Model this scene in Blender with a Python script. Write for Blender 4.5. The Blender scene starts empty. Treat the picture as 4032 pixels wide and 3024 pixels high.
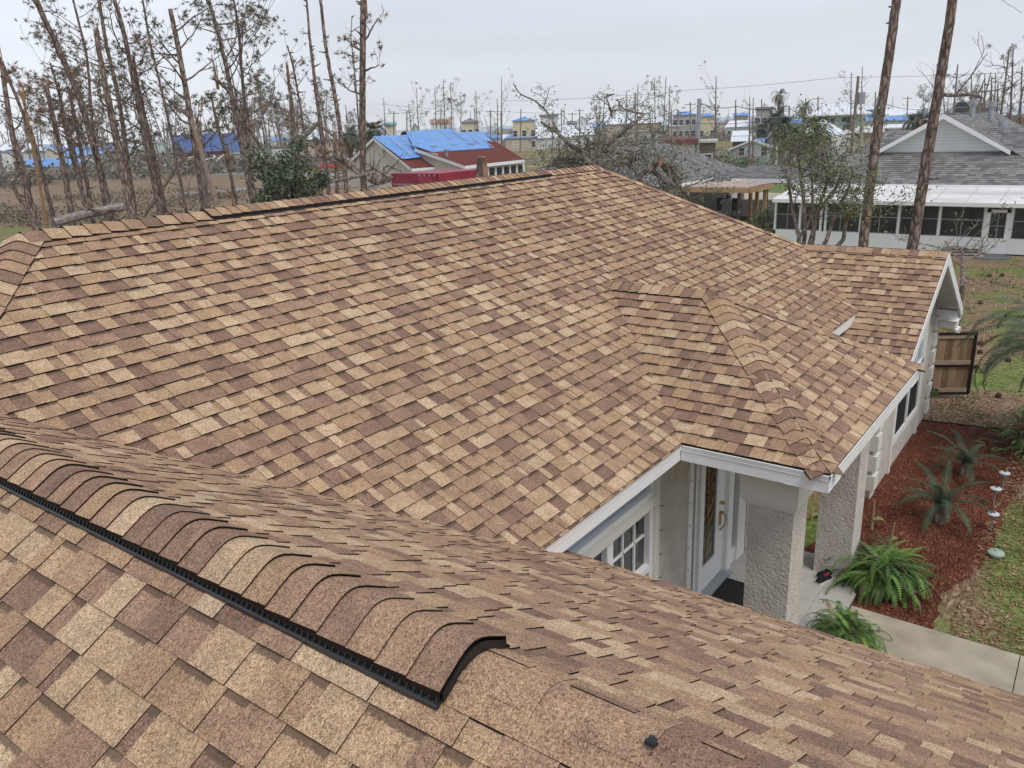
import bpy, math, random
import numpy as np
from math import sin, cos, pi, radians, sqrt, atan2
from mathutils import Vector, Matrix
random.seed(7)
scene = bpy.context.scene
col = scene.collection
# ------------------------------------------------------------------ camera
FOC = 3172.53                      # focal length in pixels of a 4032 px wide frame
YAW, PIT, ROL = 0.6456, 0.3104, -0.0397
C0 = Vector((-4.3109, -3.1798, 3.1068))
_f = Vector((cos(PIT)*cos(YAW), cos(PIT)*sin(YAW), -sin(PIT)))
_r0 = _f.cross(Vector((0, 0, 1))).normalized(); _u0 = _r0.cross(_f)
_r = cos(ROL)*_r0 + sin(ROL)*_u0; _u = -sin(ROL)*_r0 + cos(ROL)*_u0
cd = bpy.data.cameras.new('camera'); cam = bpy.data.objects.new('camera', cd); col.objects.link(cam)
cd.sensor_width = 36.0; cd.lens = 36.0*FOC/4032; cd.clip_start = 0.05; cd.clip_end = 30000
cam.matrix_world = Matrix(((_r.x, _u.x, -_f.x, C0.x), (_r.y, _u.y, -_f.y, C0.y), (_r.z, _u.z, -_f.z, C0.z), (0, 0, 0, 1)))
scene.camera = cam
# ------------------------------------------------------------------ world and sun (overcast)
scene.view_settings.view_transform = 'Standard'; scene.view_settings.look = 'None'
scene.view_settings.exposure = 0.34; scene.view_settings.gamma = 1.0
SUN_EL, SUN_AZ = radians(58), radians(200)
w = bpy.data.worlds.new("World"); scene.world = w; w.use_nodes = True
nt = w.node_tree; nt.nodes.clear()
def N(t, kind, **kw):
    n = t.nodes.new(kind)
    for k, v in kw.items(): setattr(n, k, v)
    return n
out = N(nt, 'ShaderNodeOutputWorld'); bg = N(nt, 'ShaderNodeBackground'); bg2 = N(nt, 'ShaderNodeBackground')
sky = N(nt, 'ShaderNodeTexSky', sky_type='NISHITA'); sky.sun_disc = False
sky.sun_elevation = SUN_EL; sky.sun_rotation = SUN_AZ; sky.air_density = 1.0; sky.dust_density = 3.0
bg.inputs[1].default_value = 0.05
nt.links.new(sky.outputs[0], bg.inputs[0])
tc = N(nt, 'ShaderNodeTexCoord'); sep = N(nt, 'ShaderNodeSeparateXYZ'); nt.links.new(tc.outputs['Generated'], sep.inputs[0])
rmp = N(nt, 'ShaderNodeValToRGB'); e = rmp.color_ramp.elements
e[0].position = 0.0; e[0].color = (.79, .83, .87, 1); e[1].position = 1.0; e[1].color = (.52, .57, .66, 1)
for p_, c_ in ((.05, (.76, .80, .86, 1)), (.16, (.68, .725, .80, 1)), (.40, (.60, .65, .74, 1))):
    q_ = e.new(p_); q_.color = c_
nt.links.new(sep.outputs['Z'], rmp.inputs[0])
mp = N(nt, 'ShaderNodeMapping'); mp.inputs['Scale'].default_value = (1.2, 1.2, 9); nt.links.new(tc.outputs['Generated'], mp.inputs[0])
no = N(nt, 'ShaderNodeTexNoise'); no.inputs['Scale'].default_value = 2.2; no.inputs['Detail'].default_value = 5; nt.links.new(mp.outputs[0], no.inputs['Vector'])
mr = N(nt, 'ShaderNodeMapRange'); mr.inputs[1].default_value = .3; mr.inputs[2].default_value = .7; mr.inputs[3].default_value = .93; mr.inputs[4].default_value = 1.06
nt.links.new(no.outputs[0], mr.inputs[0])
# brighter break in the cloud low over the pines
dt = N(nt, 'ShaderNodeVectorMath', operation='DOT_PRODUCT'); dt.inputs[1].default_value = (cos(radians(64)), sin(radians(64)), 0.02)
nt.links.new(tc.outputs['Generated'], dt.inputs[0])
m2 = N(nt, 'ShaderNodeMapRange'); m2.inputs[1].default_value = .955; m2.inputs[2].default_value = 1.0; m2.inputs[3].default_value = 0; m2.inputs[4].default_value = .22
nt.links.new(dt.outputs['Value'], m2.inputs[0])
ad = N(nt, 'ShaderNodeMath', operation='ADD'); nt.links.new(mr.outputs[0], ad.inputs[0]); nt.links.new(m2.outputs[0], ad.inputs[1])
vm = N(nt, 'ShaderNodeVectorMath', operation='SCALE'); nt.links.new(rmp.outputs[0], vm.inputs[0]); nt.links.new(ad.outputs[0], vm.inputs['Scale'])
nt.links.new(vm.outputs[0], bg2.inputs[0]); bg2.inputs[1].default_value = 0.88
mx = N(nt, 'ShaderNodeMixShader'); mx.inputs[0].default_value = 0.92
nt.links.new(bg.outputs[0], mx.inputs[1]); nt.links.new(bg2.outputs[0], mx.inputs[2]); nt.links.new(mx.outputs[0], out.inputs[0])
sd = bpy.data.lights.new('sun', 'SUN'); sd.energy = 1.5; sd.angle = radians(24); sd.color = (1.0, .95, .88)
sun = bpy.data.objects.new('sun', sd); col.objects.link(sun)
_sd = Vector((cos(SUN_EL)*cos(radians(-112)), cos(SUN_EL)*sin(radians(-112)), sin(SUN_EL)))
sun.rotation_euler = _sd.to_track_quat('Z', 'Y').to_euler()
sky.sun_rotation = radians(90+112)
cy = scene.cycles; cy.max_bounces = 6; cy.diffuse_bounces = 3; cy.glossy_bounces = 2; cy.transmission_bounces = 4; cy.transparent_max_bounces = 8
cy.caustics_reflective = False; cy.caustics_refractive = False; cy.use_denoising = True; cy.denoiser = 'OPENIMAGEDENOISE'
try: cy.denoising_input_passes = 'RGB_ALBEDO_NORMAL'; cy.denoising_prefilter = 'ACCURATE'
except Exception: pass
# ------------------------------------------------------------------ survey helpers (pixel of the 4032 px photograph -> place in the world)
G = -2.9
def ray(px, py): return _f + _r*((px-2016)/FOC) - _u*((py-1512)/FOC)
def gz(px, py, z=G):
    v = ray(px, py); return C0 + v*((z-C0.z)/v.z)
def gx(px, py, x): v = ray(px, py); return C0 + v*((x-C0.x)/v.x)
def gy(px, py, y): v = ray(px, py); return C0 + v*((y-C0.y)/v.y)
def at(px, py, d):
    v = ray(px, py); return C0 + v*(d/sqrt(v.x*v.x+v.y*v.y))
def atg(px, d):                    # ground point under image column px (at horizon height) at distance d
    v = ray(px, 494-(px-2016)*.0397); t = d/sqrt(v.x*v.x+v.y*v.y); q = C0+v*t; return Vector((q.x, q.y, G))
# ------------------------------------------------------------------ materials
MATS = {}
def _new(name):
    m = bpy.data.materials.new(name); m.use_nodes = True; t = m.node_tree; t.nodes.clear()
    o = N(t, 'ShaderNodeOutputMaterial'); b = N(t, 'ShaderNodeBsdfPrincipled'); t.links.new(b.outputs[0], o.inputs[0])
    MATS[name] = m; return m, t, b
def lk(t, a, b): t.links.new(a, b)
def rgb(c): return (c[0], c[1], c[2], 1)
def mat(name, c1, c2=None, scale=4, rough=.85, bump=0, bscale=None, tone=0, metal=0, spec=.3, detail=4, stretch=None, contrast=(.35, .65), bdist=.01):
    """noise mix of two colours, an optional per-face tone, an optional bump"""
    if name in MATS: return MATS[name]
    m, t, b = _new(name)
    b.inputs['Roughness'].default_value = rough; b.inputs['Metallic'].default_value = metal
    b.inputs['Specular IOR Level'].default_value = spec
    co = N(t, 'ShaderNodeTexCoord'); src = co.outputs['Object']
    if stretch:
        mpn = N(t, 'ShaderNodeMapping'); mpn.inputs['Scale'].default_value = stretch; lk(t, src, mpn.inputs[0]); src = mpn.outputs[0]
    n = N(t, 'ShaderNodeTexNoise'); n.inputs['Scale'].default_value = scale; n.inputs['Detail'].default_value = detail; lk(t, src, n.inputs['Vector'])
    r = N(t, 'ShaderNodeMapRange'); r.inputs[1].default_value = contrast[0]; r.inputs[2].default_value = contrast[1]; lk(t, n.outputs[0], r.inputs[0])
    mixn = N(t, 'ShaderNodeMix', data_type='RGBA'); lk(t, r.outputs[0], mixn.inputs[0])
    mixn.inputs[6].default_value = rgb(c1); mixn.inputs[7].default_value = rgb(c2 or [x*.8 for x in c1])
    res = mixn.outputs[2]
    if tone:
        a = N(t, 'ShaderNodeAttribute', attribute_name='tone')
        r2 = N(t, 'ShaderNodeMapRange'); r2.inputs[3].default_value = 1-tone; r2.inputs[4].default_value = 1+tone; lk(t, a.outputs['Fac'], r2.inputs[0])
        s = N(t, 'ShaderNodeVectorMath', operation='SCALE'); lk(t, res, s.inputs[0]); lk(t, r2.outputs[0], s.inputs['Scale']); res = s.outputs[0]
    lk(t, res, b.inputs['Base Color'])
    if bump:
        nb = N(t, 'ShaderNodeTexNoise'); nb.inputs['Scale'].default_value = bscale or scale*3; nb.inputs['Detail'].default_value = 4; lk(t, src, nb.inputs['Vector'])
        bp = N(t, 'ShaderNodeBump'); bp.inputs['Strength'].default_value = bump; bp.inputs['Distance'].default_value = bdist
        lk(t, nb.outputs[0], bp.inputs['Height']); lk(t, bp.outputs[0], b.inputs['Normal'])
    return m
def ramp_of(t, stops, interp='LINEAR'):
    r = N(t, 'ShaderNodeValToRGB'); r.color_ramp.interpolation = interp; e = r.color_ramp.elements
    e[0].position, e[0].color = stops[0][0], rgb(stops[0][1]); e[1].position, e[1].color = stops[-1][0], rgb(stops[-1][1])
    for p, c in stops[1:-1]:
        q = e.new(p); q.color = rgb(c)
    return r
def shingle_mat(name, stops, band, edge, grain=260, gamt=.55):
    m, t, b = _new(name); b.inputs['Roughness'].default_value = .95; b.inputs['Specular IOR Level'].default_value = .15
    co = N(t, 'ShaderNodeTexCoord'); at_ = N(t, 'ShaderNodeAttribute', attribute_name='tone'); ak = N(t, 'ShaderNodeAttribute', attribute_name='kind')
    rp = ramp_of(t, stops); lk(t, at_.outputs['Fac'], rp.inputs[0])
    # soft cloudy blend inside a tab
    n1 = N(t, 'ShaderNodeTexNoise'); n1.inputs['Scale'].default_value = 9; n1.inputs['Detail'].default_value = 3; lk(t, co.outputs['Object'], n1.inputs['Vector'])
    m1 = N(t, 'ShaderNodeMapRange'); m1.inputs[1].default_value = .3; m1.inputs[2].default_value = .7; m1.inputs[3].default_value = .86; m1.inputs[4].default_value = 1.13
    lk(t, n1.outputs[0], m1.inputs[0])
    n0 = N(t, 'ShaderNodeTexNoise'); n0.inputs['Scale'].default_value = .7; n0.inputs['Detail'].default_value = 2; lk(t, co.outputs['Object'], n0.inputs['Vector'])
    m0 = N(t, 'ShaderNodeMapRange'); m0.inputs[1].default_value = .3; m0.inputs[2].default_value = .7; m0.inputs[3].default_value = .93; m0.inputs[4].default_value = 1.07
    lk(t, n0.outputs[0], m0.inputs[0])
    n3 = N(t, 'ShaderNodeTexNoise'); n3.inputs['Scale'].default_value = 55; n3.inputs['Detail'].default_value = 6; n3.inputs['Roughness'].default_value = .7; lk(t, co.outputs['Object'], n3.inputs['Vector'])
    m3 = N(t, 'ShaderNodeMapRange'); m3.inputs[1].default_value = .32; m3.inputs[2].default_value = .68; m3.inputs[3].default_value = .80; m3.inputs[4].default_value = 1.22; lk(t, n3.outputs[0], m3.inputs[0])
    mq = N(t, 'ShaderNodeMath', operation='MULTIPLY'); lk(t, m0.outputs[0], mq.inputs[0]); lk(t, m3.outputs[0], mq.inputs[1])
    mm = N(t, 'ShaderNodeMath', operation='MULTIPLY'); lk(t, mq.outputs[0], mm.inputs[0]); lk(t, m1.outputs[0], mm.inputs[1])
    s1 = N(t, 'ShaderNodeVectorMath', operation='SCALE'); lk(t, rp.outputs[0], s1.inputs[0]); lk(t, mm.outputs[0], s1.inputs['Scale'])
    # granules
    v = N(t, 'ShaderNodeTexVoronoi'); v.inputs['Scale'].default_value = grain; lk(t, co.outputs['Object'], v.inputs['Vector'])
    sp = N(t, 'ShaderNodeSeparateColor'); lk(t, v.outputs['Color'], sp.inputs[0])
    gr = ramp_of(t, [(0, (1-gamt, 1-gamt*1.05, 1-gamt*1.02)), (.35, (.92, .90, .90)), (.7, (1.08, 1.06, 1.02)), (1, (1+gamt, 1+gamt*.95, 1+gamt*.8))]); lk(t, sp.outputs[0], gr.inputs[0])
    s2 = N(t, 'ShaderNodeVectorMath', operation='MULTIPLY'); lk(t, s1.outputs[0], s2.inputs[0]); lk(t, gr.outputs[0], s2.inputs[1])
    # dark band printed at the head of each recessed tab
    uv = N(t, 'ShaderNodeUVMap', uv_map='uv'); su = N(t, 'ShaderNodeSeparateXYZ'); lk(t, uv.outputs[0], su.inputs[0])
    n2 = N(t, 'ShaderNodeTexNoise'); n2.inputs['Scale'].default_value = 90; lk(t, co.outputs['Object'], n2.inputs['Vector'])
    ns = N(t, 'ShaderNodeMath', operation='MULTIPLY_ADD'); lk(t, n2.outputs[0], ns.inputs[0]); ns.inputs[1].default_value = .16; lk(t, su.outputs['Y'], ns.inputs[2])
    bd = N(t, 'ShaderNodeMapRange'); bd.inputs[1].default_value = .84; bd.inputs[2].default_value = .88; lk(t, ns.outputs[0], bd.inputs[0])
    isg = N(t, 'ShaderNodeMath', operation='COMPARE'); lk(t, ak.outputs['Fac'], isg.inputs[0]); isg.inputs[1].default_value = 1; isg.inputs[2].default_value = .1
    bm = N(t, 'ShaderNodeMath', operation='MULTIPLY'); lk(t, bd.outputs[0], bm.inputs[0]); lk(t, isg.outputs[0], bm.inputs[1])
    bm2 = N(t, 'ShaderNodeMath', operation='MULTIPLY'); lk(t, bm.outputs[0], bm2.inputs[0]); bm2.inputs[1].default_value = .75
    x1 = N(t, 'ShaderNodeMix', data_type='RGBA'); lk(t, bm2.outputs[0], x1.inputs[0]); lk(t, s2.outputs[0], x1.inputs[6]); x1.inputs[7].default_value = rgb(band)
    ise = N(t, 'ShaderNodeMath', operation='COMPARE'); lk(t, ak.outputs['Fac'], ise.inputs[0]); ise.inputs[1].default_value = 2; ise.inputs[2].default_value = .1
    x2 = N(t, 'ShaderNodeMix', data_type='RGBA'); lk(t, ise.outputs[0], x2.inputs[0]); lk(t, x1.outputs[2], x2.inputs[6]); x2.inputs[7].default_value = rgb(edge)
    lk(t, x2.outputs[2], b.inputs['Base Color'])
    bp = N(t, 'ShaderNodeBump'); bp.inputs['Strength'].default_value = .5; bp.inputs['Distance'].default_value = .002
    lk(t, v.outputs['Distance'], bp.inputs['Height']); lk(t, bp.outputs[0], b.inputs['Normal'])
    return m
# ------------------------------------------------------------------ mesh builder
class MB:
    def __init__(s): s.v = []; s.f = []; s.m = []; s.t = []; s.k = []; s.uv = []; s.mats = []
    def mi(s, m):
        if m not in s.mats: s.mats.append(m)
        return s.mats.index(m)
    def face(s, pts, m, tone=.5, kind=0, uv=None):
        i = len(s.v); s.v.extend([tuple(p) for p in pts]); s.f.append(tuple(range(i, i+len(pts))))
        s.m.append(s.mi(m)); s.t.append(tone); s.k.append(kind); s.uv.append(uv)
    def mesh(s, pts, faces, m, tone=.5):
        i = len(s.v); s.v.extend([tuple(p) for p in pts]); mi = s.mi(m)
        for f in faces:
            s.f.append(tuple(i+j for j in f)); s.m.append(mi); s.t.append(tone); s.k.append(0); s.uv.append(None)
    def box(s, a, b, m, tone=.5):
        (x0, y0, z0), (x1, y1, z1) = a, b
        x0, x1 = min(x0, x1), max(x0, x1); y0, y1 = min(y0, y1), max(y0, y1); z0, z1 = min(z0, z1), max(z0, z1)
        s.mesh([(x0, y0, z0), (x1, y0, z0), (x1, y1, z0), (x0, y1, z0), (x0, y0, z1), (x1, y0, z1), (x1, y1, z1), (x0, y1, z1)],
               [(0, 3, 2, 1), (4, 5, 6, 7), (0, 1, 5, 4), (1, 2, 6, 5), (2, 3, 7, 6), (3, 0, 4, 7)], m, tone)
    def prism(s, poly, ext, m, tone=.5):      # planar polygon swept by a vector
        n = len(poly); e = Vector(ext); a = [Vector(p) for p in poly]; b = [p+e for p in a]
        nrm = Vector((0, 0, 0))
        for i in range(n): nrm += a[i].cross(a[(i+1) % n])
        if nrm.dot(e) > 0: a.reverse(); b.reverse()
        s.mesh(a+b, [tuple(range(n)), tuple(range(2*n-1, n-1, -1))]+[((i+1) % n, i, n+i, n+(i+1) % n) for i in range(n)], m, tone)
    def tube(s, pts, radii, m, n=7, tone=.5, cap=True, jag=0):
        pts = [Vector(p) for p in pts]; rings = []; i0 = len(s.v); mi = s.mi(m)
        if len(pts) < 2: return
        up = Vector((.31, .17, .93)); d0 = (pts[1]-pts[0]).normalized(); a = d0.cross(up)
        if a.length < .1: a = d0.cross(Vector((1, 0, 0)))
        a.normalize()
        for i, p in enumerate(pts):
            d = (pts[min(i+1, len(pts)-1)]-pts[max(i-1, 0)]).normalized(); a = (a-d*a.dot(d)).normalized(); b = d.cross(a)
            r = radii[i] if isinstance(radii, (list, tuple)) else radii
            for j in range(n):
                th = 2*pi*j/n; q = p+(a*cos(th)+b*sin(th))*r
                if jag and i == len(pts)-1: q += d*random.uniform(0, jag)
                s.v.append(tuple(q))
        for i in range(len(pts)-1):
            for j in range(n):
                k = (j+1) % n; s.f.append((i0+i*n+j, i0+i*n+k, i0+(i+1)*n+k, i0+(i+1)*n+j)); s.m.append(mi); s.t.append(tone); s.k.append(0); s.uv.append(None)
        if cap:
            L = len(pts)-1
            for base, rev in ((i0, True), (i0+L*n, False)):
                f = tuple(base+j for j in range(n)); s.f.append(f[::-1] if rev else f); s.m.append(mi); s.t.append(tone); s.k.append(0); s.uv.append(None)
    def cyl(s, p, r, h, m, n=16, r2=None, tone=.5): s.tube([p, (p[0], p[1], p[2]+h)], [r, r if r2 is None else r2], m, n, tone)
    def lathe(s, c, prof, m, n=16, tone=.5):
        i0 = len(s.v); mi = s.mi(m)
        for (r, z) in prof:
            for j in range(n): s.v.append((c[0]+r*cos(2*pi*j/n), c[1]+r*sin(2*pi*j/n), c[2]+z))
        for i in range(len(prof)-1):
            for j in range(n):
                k = (j+1) % n; s.f.append((i0+i*n+j, i0+i*n+k, i0+(i+1)*n+k, i0+(i+1)*n+j)); s.m.append(mi); s.t.append(tone); s.k.append(0); s.uv.append(None)
def children(o): return list(o.children)
def root_loc(p):
    while p.parent: p = p.parent
    return Vector(p.location)
def obj(name, mb, parent=None, smooth=False, local=False, loc=None):
    """link one mesh object; world coordinates are made relative to its thing unless local"""
    me = bpy.data.meshes.new(name)
    off = Vector((0, 0, 0))
    if not local:
        off = root_loc(parent) if parent else Vector(loc or (0, 0, 0))
    V = np.array(mb.v, dtype=np.float64).reshape(-1, 3)-np.array(off)
    me.from_pydata(V.tolist(), [], mb.f)
    for m in mb.mats: me.materials.append(m)
    me.polygons.foreach_set('material_index', np.array(mb.m, dtype=np.int32))
    a = me.attributes.new('tone', 'FLOAT', 'FACE'); a.data.foreach_set('value', np.array(mb.t, dtype=np.float32))
    if any(mb.k):
        a = me.attributes.new('kind', 'FLOAT', 'FACE'); a.data.foreach_set('value', np.array(mb.k, dtype=np.float32))
    if any(u is not None for u in mb.uv):
        ul = me.uv_layers.new(name='uv'); flat = []
        for f, u in zip(mb.f, mb.uv):
            for i in range(len(f)): flat.extend(u[i] if u else (0, 0))
        ul.data.foreach_set('uv', np.array(flat, dtype=np.float32))
    if smooth: me.polygons.foreach_set('use_smooth', np.ones(len(mb.f), dtype=bool))
    me.update()
    o = bpy.data.objects.new(name, me); col.objects.link(o)
    if parent: o.parent = parent
    elif not local: o.location = off
    return o
def tag(o, label=None, cat=None, group=None, kind=None):
    if label: o['label'] = label
    if cat: o['category'] = cat
    if group: o['group'] = group
    if kind: o['kind'] = kind
    return o
def thing(name, label, cat, loc=(0, 0, 0), rz=0, group=None):
    o = bpy.data.objects.new(name, None); col.objects.link(o); o.location = loc; o.rotation_euler = (0, 0, rz); o.empty_display_size = .2
    return tag(o, label, cat, group)
def struct(name, mb, smooth=False): return tag(obj(name, mb, smooth=smooth), kind='structure')
def copy_tree(o, loc=None, rz=None, sc=None, parent=None, label=None, group=None):
    c = o.copy(); col.objects.link(c); c.parent = parent
    if loc is not None: c.location = loc
    if rz is not None: c.rotation_euler = (0, 0, rz)
    if sc is not None: c.scale = (sc, sc, sc) if not isinstance(sc, tuple) else sc
    if label: c['label'] = label
    if group: c['group'] = group
    for ch in list(o.children): copy_tree(ch, parent=c)
    return c
# ------------------------------------------------------------------ materials of the place
M_SH = shingle_mat('brown_shingle', [(0, (.222, .142, .108)), (.20, (.258, .166, .122)), (.36, (.332, .217, .150)), (.54, (.378, .252, .168)), (.68, (.398, .266, .164)), (.82, (.448, .318, .207)), (1, (.520, .388, .262))],
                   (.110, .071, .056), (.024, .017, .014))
M_GS = shingle_mat('grey_shingle', [(0, (.13, .13, .135)), (.5, (.19, .19, .195)), (1, (.28, .28, .28))], (.08, .08, .085), (.02, .02, .02), grain=60, gamt=.3)
M_RS = shingle_mat('red_shingle', [(0, (.115, .032, .026)), (1, (.165, .048, .038))], (.1, .03, .03), (.04, .012, .012), grain=60, gamt=.3)
M_WHITE = mat('white_trim', (.88, .88, .88), (.84, .84, .84), scale=3, rough=.45, spec=.4)
M_CREAM = mat('cream_stucco_trim', (.78, .765, .70), (.74, .725, .66), scale=60, rough=.9, bump=.25, bscale=160, bdist=.004)
M_STUC = mat("rough_stucco", (.66, .615, .56), (.57, .52, .465), scale=5, rough=.95, bump=.8, bscale=30, bdist=.03)
M_BLACK = mat('black_plastic', (.008, .008, .009), (.012, .012, .013), rough=.35, spec=.5)
M_DARK = mat('dark_interior', (.012, .012, .013), (.02, .019, .018), scale=2, rough=.9)
def bark_mat(name, plate, plate2, crev, sc=7, st=.33):
    m, t, b = _new(name); b.inputs['Roughness'].default_value = 1; b.inputs['Specular IOR Level'].default_value = .1
    co = N(t, 'ShaderNodeTexCoord'); n = N(t, 'ShaderNodeTexNoise'); n.inputs['Scale'].default_value = 4; n.inputs['Detail'].default_value = 5; lk(t, co.outputs['Object'], n.inputs['Vector'])
    w_ = N(t, 'ShaderNodeMix', data_type='VECTOR'); w_.inputs[0].default_value = .13; lk(t, co.outputs['Object'], w_.inputs[4]); lk(t, n.outputs['Color'], w_.inputs[5])
    mp_ = N(t, 'ShaderNodeMapping'); mp_.inputs['Scale'].default_value = (1, 1, st); lk(t, w_.outputs[1], mp_.inputs[0])
    v = N(t, 'ShaderNodeTexVoronoi', feature='DISTANCE_TO_EDGE'); v.inputs['Scale'].default_value = sc; lk(t, mp_.outputs[0], v.inputs['Vector'])
    r = ramp_of(t, [(0, crev), (.07, crev), (.20, plate), (.6, plate2), (1, plate2)]); lk(t, v.outputs['Distance'], r.inputs[0])
    n2 = N(t, 'ShaderNodeTexNoise'); n2.inputs['Scale'].default_value = 14; n2.inputs['Detail'].default_value = 6; lk(t, mp_.outputs[0], n2.inputs['Vector'])
    a = N(t, 'ShaderNodeAttribute', attribute_name='tone'); r2 = N(t, 'ShaderNodeMapRange'); r2.inputs[3].default_value = .8; r2.inputs[4].default_value = 1.2; lk(t, a.outputs['Fac'], r2.inputs[0])
    m3 = N(t, 'ShaderNodeMapRange'); m3.inputs[1].default_value = .3; m3.inputs[2].default_value = .7; m3.inputs[3].default_value = .6; m3.inputs[4].default_value = 1.35; lk(t, n2.outputs[0], m3.inputs[0])
    k = N(t, 'ShaderNodeMath', operation='MULTIPLY'); lk(t, r2.outputs[0], k.inputs[0]); lk(t, m3.outputs[0], k.inputs[1]); s = N(t, 'ShaderNodeVectorMath', operation='SCALE'); lk(t, r.outputs[0], s.inputs[0]); lk(t, k.outputs[0], s.inputs['Scale']); lk(t, s.outputs[0], b.inputs['Base Color'])
    bp = N(t, 'ShaderNodeBump'); bp.inputs['Strength'].default_value = 1; bp.inputs['Distance'].default_value = .05; lk(t, v.outputs['Distance'], bp.inputs['Height']); lk(t, bp.outputs[0], b.inputs['Normal']); return m
M_BARK = bark_mat('pine_bark', (.30, .225, .19), (.36, .29, .25), (.13, .092, .078))
M_BARKG = bark_mat('grey_bark', (.32, .27, .24), (.37, .32, .285), (.18, .145, .125), 10)
M_WOODR = mat('split_heartwood', (.42, .25, .11), (.30, .16, .08), scale=6, rough=.9, stretch=(1, 1, .15))
M_NEED = mat('green_pine_needles', (.11, .135, .085), (.16, .165, .095), scale=2, rough=.9, tone=.45)
M_NEEDB = mat('browned_pine_needles', (.30, .18, .095), (.22, .15, .09), scale=2, rough=.9, tone=.4)
M_TWIG = mat('bare_twig', (.27, .225, .19), (.18, .145, .12), scale=3, rough=.95, tone=.3)
M_LEAF = mat('glossy_green_leaf', (.05, .08, .035), (.085, .12, .05), scale=3, rough=.45, tone=.5, spec=.5)
M_LEAFY = mat('olive_leaf', (.19, .23, .085), (.14, .17, .065), scale=3, rough=.7, tone=.45)
M_LEAFG = mat('grey_green_leaf', (.20, .215, .15), (.14, .155, .105), scale=3, rough=.8, tone=.45)
M_FERN = mat('fern_green', (.15, .27, .05), (.085, .17, .035), scale=4, rough=.6, tone=.55)
M_FERND = mat('dark_fern_green', (.07, .12, .04), (.10, .15, .045), scale=4, rough=.6, tone=.5)
M_SAGO = mat('sago_green', (.032, .06, .032), (.05, .085, .045), scale=4, rough=.5, tone=.4)
M_PALM = mat('palm_green', (.07, .095, .055), (.045, .065, .04), scale=4, rough=.6, tone=.4)
M_STRAW = mat('dry_straw', (.30, .22, .13), (.20, .14, .085), scale=4, rough=.95, tone=.4)
M_CONC = mat('concrete', (.47, .415, .32), (.34, .295, .225), scale=2.5, rough=.9, bump=.15, bscale=120, bdist=.004, detail=8)
M_TILE = mat('porch_tile', (.50, .48, .45), (.45, .43, .40), scale=3, rough=.5)
M_GALV = mat('galvanised_metal', (.42, .44, .47), (.34, .36, .39), rough=.4, metal=.4, scale=6)
M_WOOD = mat('weathered_pole_wood', (.26, .22, .18), (.18, .15, .12), scale=3, rough=.95, stretch=(1, 1, .1))
M_PINE = mat('treated_pine_wood', (.50, .34, .17), (.38, .25, .13), scale=3, rough=.85, stretch=(.2, 1, 1))
M_GLASS = mat('dark_window_glass', (.020, .024, .028), (.035, .04, .045), scale=1.5, rough=.08, spec=.8)
M_SCREEN = mat('insect_screen', (.012, .012, .013), (.02, .02, .02), scale=300, rough=.8)
M_PALEG = mat('pale_frosted_glass', (.40, .48, .56), (.34, .42, .50), scale=1.5, rough=.25, spec=.5)
M_TARP = mat('blue_tarp', (.13, .29, .62), (.17, .35, .70), scale=1.2, rough=.5, bump=.5, bscale=3, bdist=.08)
M_TARPN = mat('navy_tarp', (.045, .10, .27), (.065, .13, .33), scale=1.2, rough=.5, bump=.5, bscale=3, bdist=.08)
M_WMET = mat('white_metal_roof', (.80, .84, .90), (.70, .75, .82), scale=1, rough=.4)
M_TYRE = mat('tyre_rubber', (.02, .02, .02), rough=.8)
M_CHROME = mat('chrome', (.6, .6, .6), rough=.25, metal=.9)
M_BRASS = mat('brass', (.55, .38, .12), rough=.3, metal=.8)
def plain(name, c, v=.9, rough=.8, **k): return mat(name, c, [x*v for x in c], scale=1.2, rough=rough, **k)
def siding(name, c, pitch=.2, axis='Z', dark=.72):
    if name in MATS: return MATS[name]
    m, t, b = _new(name); b.inputs['Roughness'].default_value = .6
    co = N(t, 'ShaderNodeTexCoord'); s = N(t, 'ShaderNodeSeparateXYZ'); lk(t, co.outputs['Object'], s.inputs[0])
    md = N(t, 'ShaderNodeMath', operation='FRACT'); dv = N(t, 'ShaderNodeMath', operation='DIVIDE'); dv.inputs[1].default_value = pitch
    if axis == 'XY':
        a_ = N(t, 'ShaderNodeMath', operation='ADD'); lk(t, s.outputs['X'], a_.inputs[0]); lk(t, s.outputs['Y'], a_.inputs[1]); lk(t, a_.outputs[0], dv.inputs[0])
    else: lk(t, s.outputs[axis], dv.inputs[0])
    lk(t, dv.outputs[0], md.inputs[0])
    n = N(t, 'ShaderNodeTexNoise'); n.inputs['Scale'].default_value = 1.3; n.inputs['Detail'].default_value = 5; lk(t, co.outputs['Object'], n.inputs['Vector'])
    r = ramp_of(t, [(0, [x*dark for x in c]), (.10, [x*dark for x in c]), (.16, c), (1, c)]); lk(t, md.outputs[0], r.inputs[0])
    mr_ = N(t, 'ShaderNodeMapRange'); mr_.inputs[1].default_value = .3; mr_.inputs[2].default_value = .7; mr_.inputs[3].default_value = .88; mr_.inputs[4].default_value = 1.04; lk(t, n.outputs[0], mr_.inputs[0])
    v = N(t, 'ShaderNodeVectorMath', operation='SCALE'); lk(t, r.outputs[0], v.inputs[0]); lk(t, mr_.outputs[0], v.inputs['Scale']); lk(t, v.outputs[0], b.inputs['Base Color'])
    bp = N(t, 'ShaderNodeBump'); bp.inputs['Strength'].default_value = .6; bp.inputs['Distance'].default_value = .015; lk(t, md.outputs[0], bp.inputs['Height']); lk(t, bp.outputs[0], b.inputs['Normal'])
    return m
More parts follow.
